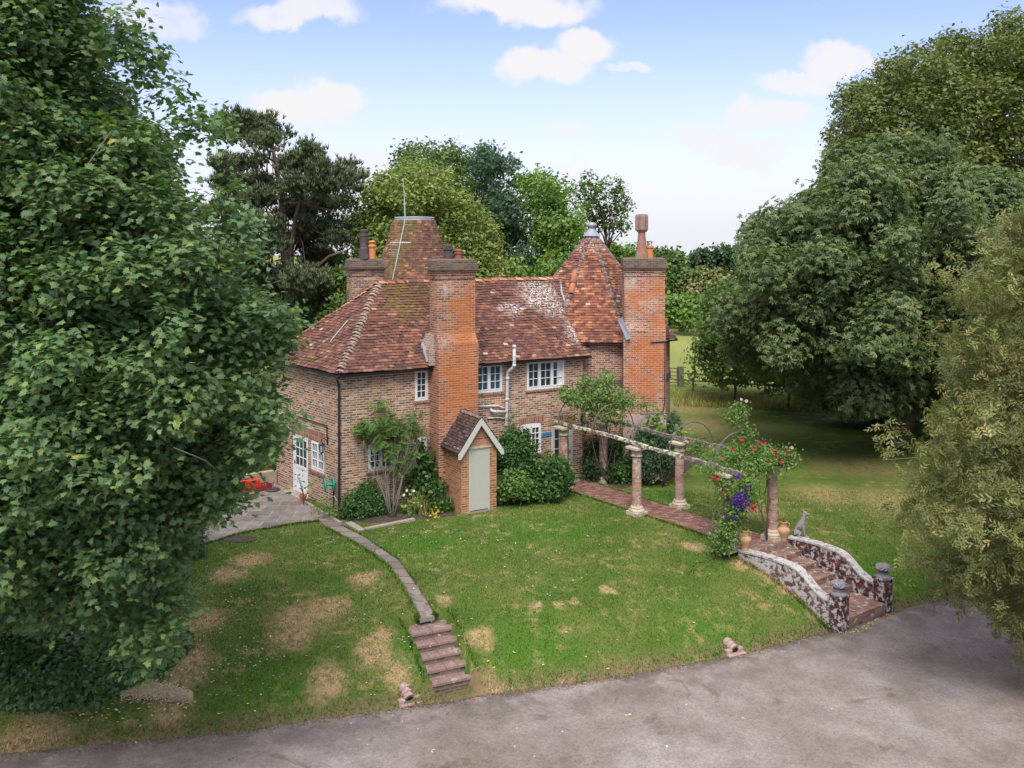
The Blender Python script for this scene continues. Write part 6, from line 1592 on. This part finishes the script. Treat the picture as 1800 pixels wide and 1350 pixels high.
# ------------------------------------------------------------------ great sycamore at the left
MP = [(-260, -200), (150, -160), (200, -40), (160, 0), (180, 35), (190, 75), (205, 110), (222, 170), (255, 212), (300, 228), (335, 240), (345, 262), (325, 272), (318, 300), (360, 350), (370, 380), (385, 408), (400, 455), (410, 490), (455, 530), (508, 565), (512, 610), (480, 640), (425, 640), (400, 680), (440, 735), (515, 742), (480, 800), (425, 800), (385, 830), (435, 872), (392, 905), (338, 930), (325, 975), (335, 1010), (325, 1065), (335, 1095), (300, 1125), (290, 1160), (235, 1150), (120, 1115), (0, 1110), (-120, 1120), (-260, 1050)]
rng = np.random.default_rng(60)
lob = fill_lobes(MP, 16.0, 3.0, 56, rng, layers=3)
spr = []   # outer boughs that carry the ragged outline
for (x, y, r_) in ((222, 38, 26), (205, 70, 30), (262, 100, 22), (235, 95, 26), (268, 130, 20), (300, 165, 24), (340, 205, 24), (345, 225, 22), (392, 228, 16), (375, 222, 18), (402, 345, 24), (385, 372, 26), (425, 405, 24), (438, 440, 20), (428, 460, 20), (500, 560, 24), (478, 545, 26), (505, 600, 22), (490, 620, 22), (460, 730, 28), (490, 745, 18), (505, 742, 12), (440, 770, 26), (475, 760, 24), (410, 800, 24), (430, 868, 18), (405, 850, 22), (385, 885, 26), (365, 900, 24), (330, 1090, 20), (318, 1060, 24), (300, 1130, 22), (260, 1150, 26), (235, 1170, 18), (450, 600, 26), (470, 700, 26), (450, 715, 30), (485, 728, 26), (425, 745, 32), (500, 738, 20), (455, 765, 26), (420, 700, 34), (430, 780, 28), (490, 590, 26), (420, 560, 30), (455, 555, 28), (465, 650, 22)):
    D = 14.6 + rng.uniform(-.8, 1.2); rr2 = r_ * D / F * (1.25 if y < 470 else 1.0); spr.append((tuple(W(x, y, D)), (rr2 * 1.2, rr2 * 1.2, rr2 * .62)))
SB = Vector((-10.6, 19.9, float(hterr(-10.6, 19.9))))
sy = tree('sycamore_tree', 'huge broad-leaved sycamore filling the left of the view beside the patio', 'tree', SB, lob + spr, .108, 1.9, 'maple', 'maple_leaf', bark='grey_bark', tr=.42, top=(-9.4, 17.6, 14.5), nlimb=44, seed=61, zmin=-.7, shell=.35, upb=1.15, twigs=1, cl=.36, fork=.12, flat=.25)
# seed clusters (keys) hanging among the leaves
P = []; rng = np.random.default_rng(62)
for i in range(130):
    c, r_ = lob[rng.integers(len(lob))]; 
    if c[1] > 16: continue
    d = rng.normal(size=3); d /= np.linalg.norm(d); d[1] = -abs(d[1]); q = np.array(c) + d * np.array(r_)
    P += [q + rng.normal(size=3) * .05 for _ in range(7)]
P = np.array(P); place_leaves('seed_keys', P, rng.normal(size=P.shape), .075, 'leaf', 'sycamore_keys', sy, rng=rng)['kind'] = 'stuff'
# ivy bank beneath it
lob = [((-9.7, 19.3, -.9), (2.2, 1.35, 1.3)), ((-8.3, 19.6, -.9), (1.25, 1.1, 1.15)), ((-11.5, 19.2, -.9), (2.0, 1.5, 1.35)), ((-7.7, 20.0, -.75), (.8, .8, .8)), ((-13.4, 18.9, -.9), (2.0, 1.5, 1.2))]
rng = np.random.default_rng(63); P, N, K = lobe_points(lob, .075, 5.0, rng, shell=.95, upb=.7, cl=.2, flat=.15)
k = (P[:, 2] > hterr(P[:, 0], P[:, 1]) - .05) & (P[:, 1] < 20.6); o = empty('ivy_bank', (-8.6, 18.9, -.9), 'dense mound of dark ivy at the foot of the sycamore by the drive', 'ivy')
place_leaves('foliage', P[k], N[k], .095, 'round', 'ivy_leaf', o, K[k], rng)
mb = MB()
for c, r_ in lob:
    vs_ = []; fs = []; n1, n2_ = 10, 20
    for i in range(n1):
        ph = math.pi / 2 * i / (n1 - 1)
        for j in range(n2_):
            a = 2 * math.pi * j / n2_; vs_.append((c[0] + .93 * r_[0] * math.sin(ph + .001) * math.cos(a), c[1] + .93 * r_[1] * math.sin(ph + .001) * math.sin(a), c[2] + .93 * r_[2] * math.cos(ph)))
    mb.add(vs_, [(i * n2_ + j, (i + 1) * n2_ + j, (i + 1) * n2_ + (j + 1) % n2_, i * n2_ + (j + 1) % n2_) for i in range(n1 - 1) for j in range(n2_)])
mb.build('stems', 'ivy_stem', o, smooth=True)  # solid near-black domes under the leaves, coloured as the ivy's inner shade
shrub('yew_shrub', 'dark clipped yew between the sycamore and the patio', 'shrub', [(345, 925, 24.6, 26, 40), (340, 962, 24.4, 24, 24), (330, 890, 24.8, 20, 22)], .07, 2.6, 'leaf', 'dark_leaf', 64, cl=.14)
# shrubs beyond the patio wall
shrub('garden_shrub', 'leafy green shrub behind the patio wall', 'shrub', [(450, 790, 33.5, 30, 34), (420, 800, 33.2, 24, 30), (470, 770, 33.8, 18, 30)], .13, 2.2, 'leaf', 'bright_leaf', 65)
shrub('box_column', 'narrow clipped evergreen right behind the left corner of the house', 'shrub', [(474, 705, 37, 10, 14), (474, 725, 37, 10, 14)], .08, 2.4, 'leaf', 'dark_leaf', 66, zmin=-1)
o = shrub('hydrangea', 'pale-flowered shrub behind the patio wall under the sycamore', 'shrub', [(392, 785, 34, 18, 20), (375, 790, 34.2, 18, 18)], .12, 2, 'round', 'rose_leaf', 67)
P = np.array([tuple(W(383 + rng.normal() * 10, 780 + rng.normal() * 7, 33.3)) for _ in range(14)]); flowers('flower', P, np.tile((0, -.7, .6), (14, 1)), .12, 'white_petal', o)

# ------------------------------------------------------------------ trees behind the house
# pine
pb_ = Vector(G0(520, 700, 0)); D = 45.0; pb_ = Vector(((515 - CX) / F * D, D, 0))
pl_ = [(415, 212, 32, 13), (450, 218, 38, 14), (485, 236, 26, 12), (395, 232, 24, 12), (430, 240, 48, 10), (470, 250, 30, 8), (385, 285, 28, 12), (420, 292, 34, 12), (455, 282, 20, 8), (540, 258, 18, 9), (552, 270, 20, 9), (530, 285, 40, 14), (565, 296, 34, 13), (500, 292, 22, 10), (610, 292, 18, 8), (600, 308, 26, 11), (630, 315, 12, 6), (575, 325, 48, 14), (530, 328, 46, 14), (620, 334, 14, 8), (445, 325, 44, 13), (400, 322, 30, 12), (470, 345, 34, 13), (425, 360, 50, 14), (385, 372, 26, 12), (555, 360, 54, 15), (600, 362, 24, 12), (520, 375, 40, 14), (450, 395, 46, 15), (565, 400, 50, 16), (410, 415, 44, 15), (470, 430, 44, 15), (530, 425, 44, 15), (590, 425, 26, 14), (420, 455, 46, 16), (555, 455, 44, 17), (450, 485, 54, 20), (520, 490, 50, 20), (410, 500, 50, 22), (560, 500, 46, 22), (470, 530, 56, 26), (540, 545, 50, 26), (420, 550, 50, 26), (590, 540, 36, 24), (480, 580, 60, 26)]
rng = np.random.default_rng(70); lob = []
for (x, y, a, b) in pl_:
    D = 45 + rng.uniform(-3.2, 3.0)
    if abs(x - 500) < 30 and y < 430: D = 46.4 + rng.uniform(0, 1.5)
    lob.append((tuple(W(x, y, D)), (a * D / F, a * D / F * 1.0, b * D / F)))
pr = empty('scots_pine', pb_, 'tall dark pine with reddish leaning trunk behind the left end of the roof', 'tree')
P, N, K = lobe_points(lob, .22, 2.6, rng, shell=.3, upb=1.6, cl=.36, flat=.7); place_leaves('crown', P, N, .30, 'tuft', 'pine_needle', pr, K, rng)
mb = MB()
def PX(x, y, d=45): return W(x, y, d)
trk = [pb_ + Vector((0, 0, -.2)), PX(520, 560), PX(512, 500), PX(500, 440), PX(496, 400), PX(497, 350), PX(488, 310), PX(482, 275), PX(478, 256)]
mb.tube(trk, [.40, .32, .28, .24, .20, .16, .12, .10, .07], 9)
for ln, r0 in (([(478, 258), (465, 250), (440, 246), (410, 240)], .10), ([(484, 285), (460, 272), (440, 268)], .05), ([(497, 360), (530, 358), (565, 366), (590, 372)], .12), ([(500, 420), (480, 408), (455, 406), (425, 412)], .13), ([(512, 500), (512, 440), (520, 380), (528, 350)], .18), ([(516, 520), (545, 480), (580, 450), (610, 440)], .16), ([(497, 340), (470, 335), (440, 345)], .07), ([(490, 305), (520, 300), (560, 300), (600, 312)], .09), ([(500, 395), (545, 400), (580, 420)], .08), ([(520, 560), (480, 540), (450, 500)], .12), ([(497, 340), (505, 325), (503, 315)], .05)):
    pts = [PX(x, y, 44.6 - i * .7) for i, (x, y) in enumerate(ln)]; mb.tube(pts, [r0 * (1 - .75 * i / (len(pts) - 1)) for i in range(len(pts))], 7)
for i in range(60):
    c, r_ = lob[i % len(lob)]; limb(mb, trk[2 + i % 6].lerp(Vector(c), .35), Vector(c) + Vector(rng.normal(size=3)) * .5, .04, .012, rng, .12, 5, 4)
mb.build('trunk', 'pine_bark', pr, smooth=True)

def bgtree(name, label, poly, D, thick, lr, leaf, dens, mat, seed, bx, kind='leaf', tr=.3, bark='copper_bark', group=None, layers=2, nl=10, shell=.4, upb=.5, cl=None, by=None, cat='tree', zmin=.2, bD=None, twigs=0, fork=.35):
    rng = np.random.default_rng(seed); lob = fill_lobes(poly, D, thick, lr, rng, layers)
    b = Vector(((bx - CX) / F * D, bD or D, 0))
    return tree(name, label, cat, b, lob, leaf, dens, kind, mat, bark, tr, None, nl, seed, group, zmin, shell, upb, twigs, cl=cl, fork=fork)
G_ = 'trees in the wood behind the house'
bgtree('lime_tree', 'pale green flowering lime tree directly behind the blunt kiln cone', [(640, 560), (618, 500), (625, 440), (603, 375), (640, 330), (665, 300), (700, 290), (745, 285), (795, 300), (812, 335), (850, 372), (880, 410), (905, 450), (925, 490), (930, 560)], 48, 4.5, 30, .21, 3.40, 'lime_leaf', 71, 740, kind='leaf', group=G_, cl=.55, shell=.3, upb=.9)
bgtree('oak_tree', 'domed dark green tree rising behind the pale lime tree', [(690, 300), (695, 262), (740, 246), (800, 250), (835, 272), (850, 300), (868, 350), (872, 420), (880, 480), (780, 480), (690, 360)], 60, 4.5, 34, .27, 2.80, 'oak_leaf', 72, 790, kind='leaf', group=G_, cl=.7)
bgtree('holm_oak', 'blue-green dark tree right of the domed tree in the wood', [(820, 285), (830, 262), (860, 254), (890, 265), (905, 285), (925, 335), (935, 400), (945, 470), (940, 540), (860, 540), (850, 420), (845, 340)], 57, 4, 30, .26, 3.00, 'blue_leaf', 73, 890, kind='leaf', group=G_, cl=.6)
bgtree('ash_tree', 'airy mid-green tree behind the left side of the pointed roundel', [(905, 310), (925, 290), (955, 288), (985, 308), (1005, 335), (1030, 380), (1035, 430), (1020, 500), (930, 520), (935, 430), (918, 370)], 55, 4, 26, .25, 2.60, 'bright_leaf', 74, 960, kind='leaf', group=G_, cl=.6, twigs=1, fork=.2)
bgtree('oak_tree', 'thin open-crowned tree showing sky, right of the wood above the pointed roundel', [(1003, 340), (1012, 312), (1045, 300), (1085, 310), (1108, 338), (1120, 365), (1108, 400), (1090, 425), (1050, 425), (1025, 400)], 62, 3, 24, .26, 2.00, 'oak_leaf', 75, 1050, kind='leaf', group=G_, cl=.4, nl=16, layers=1, twigs=2, fork=.4)
bgtree('maple_sapling', 'light green sapling between the wood and the pointed roundel', [(945, 510), (952, 455), (970, 435), (985, 445), (1000, 480), (1010, 520)], 46, 1.6, 18, .26, 3.20, 'bright_leaf', 76, 975, group=G_, cl=.4)
bgtree('elder_bush', 'light green bush behind the left shoulder of the pointed roundel', [(850, 520), (870, 470), (900, 455), (935, 470), (950, 520)], 46.5, 1.8, 18, .26, 3.00, 'bright_leaf', 77, 905, group=G_, cl=.4)
bgtree('hazel_tree', 'rounded green tree just right of the pointed roundel apex', [(1040, 480), (1050, 440), (1075, 428), (1110, 428), (1140, 445), (1150, 500), (1060, 520)], 66, 3, 24, .34, 3.20, 'bright_leaf', 78, 1095, group=G_, cl=.5)
bgtree('holly_tree', 'dark tree filling the gap between the pine and the rear chimney', [(380, 660), (370, 520), (430, 470), (520, 470), (590, 440), (640, 460), (655, 540), (640, 640), (500, 640)], 51, 4, 36, .34, 3.00, 'dark_leaf', 79, 520, kind='leaf', group=G_, cl=.6, zmin=.1)
bgtree('laurel_tree', 'mid green rounded tree behind the rear chimney', [(560, 560), (570, 490), (600, 450), (640, 430), (660, 480), (650, 570), (600, 600)], 44, 2, 24, .26, 3.20, 'oak_leaf', 80, 610, kind='leaf', group=G_, cl=.45)
bgtree('beech_tree', 'broad green tree far behind the sycamore at the left', [(-250, 600), (-250, 380), (-50, 300), (150, 320), (300, 380), (420, 440), (430, 640), (200, 700), (-200, 700)], 62, 6, 60, .5, 2.00, 'oak_leaf', 81, 120, kind='leaf', group=G_, cl=.9)
# field hedge trees
H_ = 'trees along the far side of the field'
for i, (poly, D, mt, lb, sd_) in enumerate((
    ([(1120, 540), (1125, 460), (1150, 438), (1185, 436), (1215, 445), (1225, 500), (1220, 550)], 92, 'oak_leaf', 'dark green hedge tree right behind the tall cowl chimney', 90),
    ([(1200, 540), (1200, 470), (1222, 445), (1240, 432), (1268, 428), (1285, 445), (1290, 530)], 96, 'dark_leaf', 'tallest hedge tree across the field, second right of the cowl chimney', 91),
    ([(1275, 540), (1270, 470), (1290, 448), (1320, 440), (1350, 450), (1370, 540)], 98, 'oak_leaf', 'hedge tree across the field at the edge of the big chestnut', 92),
    ([(1155, 575), (1158, 520), (1185, 505), (1215, 515), (1235, 545), (1235, 576)], 86, 'bright_leaf', 'light green field bush nearest the roundel', 93),
    ([(1215, 577), (1222, 530), (1260, 500), (1300, 490), (1340, 500), (1350, 577)], 88, 'sycamore_leaf', 'mid green bush in front of the far hedge trees', 94),
    ([(1170, 525), (1180, 485), (1230, 470), (1280, 478), (1300, 500), (1290, 530)], 92, 'willow_leaf', 'greyish bush between the field bushes and the hedge trees', 95))):
    bgtree('hedge_tree', lb, poly, D, 3.0, 24, .30, 2.72, mt, sd_, sum(p[0] for p in poly) / len(poly), kind='round', group=H_, cl=.7, nl=4, zmin=.0)
bgtree('hedge_tree', 'far hedge tree hidden behind the chestnut on the right', [(1340, 560), (1340, 450), (1450, 400), (1600, 420), (1850, 400), (1950, 560)], 92, 4, 44, .6, 2.00, 'dark_leaf', 96, 1600, kind='round', group=H_, cl=1.0)
# ------------------------------------------------------------------ trees at the right
bgtree('sycamore_tree', 'tallest yellow-green sycamore at the upper right', [(1440, 330), (1455, 210), (1475, 175), (1500, 130), (1545, 108), (1590, 72), (1640, 62), (1700, 45), (1760, 24), (1850, 10), (1990, 60), (2100, 200), (2100, 420), (1500, 420)], 47, 5.0, 44, .22, 2.60, 'sycamore_leaf', 100, 1720, kind='leaf', tr=.5, cl=.6, nl=26, shell=.3, twigs=1, fork=.2, upb=.8)
bgtree('horse_chestnut', 'dark spreading chestnut tree overhanging the right lawn', [(1310, 450), (1312, 392), (1350, 352), (1405, 345), (1420, 300), (1455, 262), (1520, 235), (1600, 235), (1680, 255), (1790, 290), (1950, 380), (2000, 700), (1800, 800), (1650, 745), (1580, 720), (1500, 735), (1420, 710), (1370, 665), (1290, 650), (1245, 600), (1240, 550), (1300, 500)], 38.5, 6.0, 52, .21, 2.3, 'chestnut_leaf', 101, 1548, kind='palm', tr=.5, cl=.55, nl=44, shell=.3, bD=37.5, twigs=1, fork=.15, upb=.9)
o = empty('dead_branch', W(1570, 520, 32.6), 'bare pale forked branch hanging in the big chestnut', 'branch'); mb = MB(); rg = np.random.default_rng(7)
for ln, r0 in (([(1572, 490), (1568, 520), (1575, 532)], .07), ([(1575, 532), (1540, 540), (1495, 546)], .04), ([(1575, 532), (1590, 550), (1612, 575), (1616, 590)], .045), ([(1575, 530), (1560, 550), (1556, 562)], .03), ([(1540, 540), (1528, 548), (1530, 560)], .02), ([(1590, 550), (1585, 565), (1580, 580)], .02)):
    pts = [W(x, y, 32.6 + rg.uniform(-.15, .15)) for x, y in ln]; mb.tube(pts, [r0 * (1 - .7 * i / (len(pts) - 1)) for i in range(len(pts))], 6)
mb.build('limbs', 'dead_wood', o, smooth=True)
for i, (poly, D, mt, lb, bx) in enumerate((
    ([(1205, 690), (1205, 640), (1195, 615), (1215, 590), (1238, 600), (1245, 650), (1240, 690)], 51, 'bright_leaf', 'slender young tree in front of the field fence right of the gate', 1215),
    ([(1240, 680), (1222, 620), (1225, 560), (1250, 500), (1300, 480), (1345, 520), (1350, 600), (1340, 680)], 48, 'oak_leaf', 'dense small tree left of the chestnut by the field fence', 1290),
    ([(1330, 690), (1330, 600), (1360, 540), (1420, 540), (1450, 620), (1440, 690)], 46, 'chestnut_leaf', 'small dark tree under the left boughs of the chestnut', 1385))):
    bgtree('small_tree', lb, poly, D, 2.0, 22, .24, 2.04 if i else .7, mt, 110 + i, bx, kind='leaf', tr=.09, group='small trees by the field fence', cl=.45, zmin=.5)
bgtree('understorey_shrub', 'dark low shrubs in the shade behind the chestnut trunk', [(1440, 715), (1450, 650), (1520, 630), (1620, 650), (1640, 740), (1540, 745)], 42, 1.5, 22, .22, 3.20, 'dark_leaf', 115, 1500, cat='shrub', tr=.08, cl=.4, zmin=.0)
# willow in the right foreground
WP = [(1790, 362), (1830, 340), (2050, 330), (2080, 1100), (1900, 1180), (1790, 1165), (1770, 1110), (1720, 1060), (1660, 1045), (1625, 1000), (1612, 960), (1590, 925), (1590, 870), (1605, 820), (1585, 790), (1590, 760), (1620, 735), (1640, 690), (1660, 650), (1650, 590), (1680, 540), (1700, 480), (1735, 420)]
rng = np.random.default_rng(120); lob = fill_lobes(WP, 19.5, 2.2, 48, rng, layers=2)
for (x, y, r_) in ((1790, 380, 24), (1745, 430, 22), (1700, 520, 24), (1655, 445, 18), (1640, 470, 14), (1600, 540, 16), (1640, 590, 22), (1580, 770, 20), (1552, 762, 9), (1572, 790, 14), (1600, 850, 18), (1580, 930, 14), (1620, 990, 22), (1700, 1060, 18), (1660, 1050, 12), (1760, 1080, 18), (1785, 1130, 14), (1790, 1155, 10), (1665, 470, 12), (1685, 500, 16)):
    D = 18.6 + rng.uniform(-.8, .8); q = r_ * D / F; lob.append((tuple(W(x, y, D)), (q, q, q)))
wl = tree('willow_tree', 'olive-green fine-leaved willow in the right foreground overhanging the drive', 'tree', (14.6, 26.2, float(hterr(14.6, 26.2))), lob, .24, 2.2, 'sprig', 'willow_leaf', bark='pale_bark', tr=.28, top=(12.8, 20.5, 9.0), nlimb=26, seed=121, shell=.25, upb=.2, twigs=2, cl=.26, fork=.0, flat=.9, zmin=-.6)

# ------------------------------------------------------------------ grass, long grass, litter
NOG = [[(p.x, p.y) for p in PATIO], [(p.x, p.y) for p in PATHF] + [(p.x, p.y) for p in PATHB[::-1]], [(G(*p).x, G(*p).y) for p in Pl] + [(G(*p).x, G(*p).y) for p in Pr[::-1]],
       [tuple(SF(-.05, -.68, 0).xy), tuple(SF(1.03, -.68, 0).xy), tuple(SF(1.06, 1.8, 0).xy), tuple(SF(-.02, 1.5, 0).xy)], [tuple(GF(-.28, -.1, 0).xy), tuple(GF(GWID + .28, -.1, 0).xy), tuple(GF(GWID + .28, 3.6, 0).xy), tuple(GF(-.28, 3.6, 0).xy)],
       [tuple(FW(-.1, 1.0, 0).xy), tuple(G(650, 923).xy), tuple(G(728, 918).xy), tuple(G(808, 908).xy), tuple(G(875, 892).xy), tuple(G(910, 888).xy), tuple(G(962, 879).xy), tuple(G(1003, 866).xy), tuple(FW(9.5, .2, 0).xy), tuple(FW(9.5, -8, 0).xy), tuple(FW(-3, -8, 0).xy)],
       [(-12, 17.9), (-8.6, 18.4), (-7.1, 19.6), (-7.2, 20.6), (-12, 20.6)]]
rng = np.random.default_rng(130)
def scatter(n, x0, x1, y0, y1):
    x = rng.uniform(x0, x1, n); y = rng.uniform(y0, y1, n); k = y > yedge(x) + .02 + rng.normal(0, .05, n)
    px = CX + F * x / y; k &= (px > -60) & (px < 1860)
    for poly in NOG: k &= ~inpoly(x, y, poly)
    return x[k], y[k]
x, y = scatter(290000, -11, 14, 16.5, 31); z = hterr(x, y) - .005
n = len(x); a = rng.uniform(0, 2 * np.pi, n); h_ = rng.uniform(.018, .05, n) * (1 + .8 * (np.abs(y - yedge(x)) < .25)); w_ = .013; ln = rng.uniform(.2, 1.0, n) * h_
V = np.stack([np.stack([x - np.sin(a) * w_, y + np.cos(a) * w_, z], -1), np.stack([x + np.sin(a) * w_, y - np.cos(a) * w_, z], -1), np.stack([x + np.cos(a) * ln, y + np.sin(a) * ln, z + h_], -1)], 1).reshape(-1, 3)
o = fast_mesh('lawn_grass', V, np.full(n, 3), np.arange(3 * n), 'grass_blade', attrs={'rnd': rng.random(n)}); tag(o, 'short mown grass blades across the lawn and bank', 'grass', kind='stuff')
def edge_tufts(line, n, out, h0, h1):
    L = [Vector((p.x, p.y)) for p in line]; xs = []; ys = []
    for _ in range(n):
        k = rng.integers(len(L) - 1); a_, b_ = L[k], L[k + 1]; q = a_.lerp(b_, rng.random()); d = (b_ - a_).normalized(); m_ = Vector((-d.y, d.x)) * out * abs(rng.normal(.02, .035)); xs.append(q.x + m_.x); ys.append(q.y + m_.y)
    return np.array(xs), np.array(ys)
TX, TY = [], []
for line, n_, out in (([G(*p) for p in Pl[1:]], 2200, -1), ([G(*p) for p in Pr[1:]], 2200, 1), (PATHF, 3500, -1), (PATHB, 2500, 1), ([SF(-.07, -.6, 0), SF(-.07, 1.2, 0)], 400, -1), ([SF(1.05, -.6, 0), SF(1.05, 1.2, 0)], 250, 1), ([GF(-.27, -.1, 0), GF(-.27, 3.0, 0)], 2200, -1), ([GF(GWID + .27, -.1, 0), GF(GWID + .27, 3.0, 0)], 1500, 1), ([G(*p) for p in pat[:4]], 1800, -1)):
    a_, b_ = edge_tufts(line, n_, out, 0, 0); TX.append(a_); TY.append(b_)
x, y = np.concatenate(TX), np.concatenate(TY); z = hterr(x, y)
n = len(x); a = rng.uniform(0, 2 * np.pi, n); h_ = rng.uniform(.04, .10, n); ln = rng.uniform(.2, 1.0, n) * h_
V = np.stack([np.stack([x - np.sin(a) * w_, y + np.cos(a) * w_, z], -1), np.stack([x + np.sin(a) * w_, y - np.cos(a) * w_, z], -1), np.stack([x + np.cos(a) * ln, y + np.sin(a) * ln, z + h_], -1)], 1).reshape(-1, 3)
o = fast_mesh('edge_grass', V, np.full(n, 3), np.arange(3 * n), 'grass_blade', attrs={'rnd': rng.random(n)}); tag(o, 'longer unmown grass along the edges of paths and steps', 'edge grass', kind='stuff')
bs_ = []
for i in range(9000):
    px = rng.uniform(1185, 1640); py = rng.uniform(690, 716) + (px - 1185) * .035; q = G0(px, py); bs_.append((q.x, q.y, 0))
o = blades('long_grass', bs_, .38, .25, .04, 'long_grass', base=(0, 0, 0), rng=rng); tag(o, 'uncut long grass and weeds below the field fence', 'long grass', kind='stuff')
def litter(name, pts, size, kind, mat, label, cat):
    P = np.array([(p[0], p[1], float(hterr(p[0], p[1])) + .05 if p[1] > float(yedge(p[0])) else ROADZ + .008) for p in pts]); N = rng.normal(size=P.shape) * .18 + np.array([0, 0, 1])
    o = place_leaves(name, P, N, size, kind, mat, None, None, rng, base=(0, 0, 0)); tag(o, label, cat, kind='stuff')
pts = []
for i in range(150):
    px = abs(rng.normal(0, 200)) + rng.uniform(0, 120); py = 1290 - px * .08 - abs(rng.normal(0, 70))
    if px < 620: q = G(px, py); pts.append((q.x, q.y))
for i in range(60): q = G(rng.uniform(420, 1300), rng.uniform(940, 1180)); pts.append((q.x, q.y))
for i in range(30): q = G(rng.uniform(0, 1500), rng.uniform(1240, 1340)); pts.append((q.x, q.y))
for i in range(40): q = GF(rng.uniform(0, 1.9), 3.12 + abs(rng.normal(0, .08)), 0); pts.append((q.x, q.y))
litter('fallen_leaves', pts, .075, 'leaf', 'litter', 'scattered yellow and brown fallen leaves on lawn and drive', 'fallen leaves')
pts = []
for (cx_, cy_, sx, sy_, n) in ((400, 1010, 50, 40, 60), (430, 1130, 40, 50, 60), (170, 1285, 30, 10, 40), (400, 1170, 60, 40, 40), (760, 940, 60, 10, 40), (640, 1110, 40, 60, 30), (700, 1160, 40, 30, 25), (880, 960, 120, 40, 40), (600, 960, 20, 8, 12), (1000, 1000, 250, 60, 50)):
    for _ in range(n): q = G(cx_ + rng.normal() * sx, min(1225, cy_ + rng.normal() * sy_)); pts.append((q.x, q.y))
litter('daisies', pts, .032, 'petal', 'white_petal', 'tiny white daisies dotted over the lawn', 'daisies')
pts = []
for i in range(5200):
    x_ = rng.uniform(-12, 12); pts.append((x_, float(yedge(x_)) - abs(rng.normal(0, .16)) - .01 + .02))
for i in range(900):
    x_ = rng.uniform(-12, 16); pts.append((x_, float(yedge(x_)) - rng.uniform(0, 5)))
P = np.array([(p[0], p[1], ROADZ + .006) for p in pts]); o = place_leaves('road_debris', P, rng.normal(size=P.shape) * .3 + np.array([0, 0, 1]), .026, 'round', 'debris', None, None, rng, base=(0, 0, 0)); tag(o, 'crumbs of soil, grit and dead leaf along the edge of the drive', 'debris', kind='stuff')
# clippings raked up beside the ivy, bare soil patch by the patio
P = []
for i in range(5200):
    px = rng.uniform(212, 338); c_ = np.interp(px, [212, 240, 300, 338], [1213, 1212, 1222, 1230]); py = c_ + rng.normal() * np.interp(px, [212, 250, 300, 338], [9, 9, 7, 4]); q = G(px, py); P.append((q.x, q.y, q.z + rng.uniform(0, .06)))
P = np.array(P); P[:, 2] += .03; o = place_leaves('grass_clippings', P, rng.normal(size=P.shape) * .25 + np.array([0, 0, 1]), .085, 'narrow', 'clippings', None, None, rng, base=(0, 0, 0)); tag(o, 'heap of dry straw-coloured clippings beside the ivy', 'clippings', kind='stuff')
mb = MB(); pr_ = [G(420 + 30 * math.cos(a), 948 + 6.5 * math.sin(a)) for a in np.linspace(0, 2 * math.pi, 15)[:-1]]; mb.poly([(p.x, p.y, p.z + .02) for p in pr_[::-1]]); o = mb.build('bare_soil', 'soil'); tag(o, kind='structure')
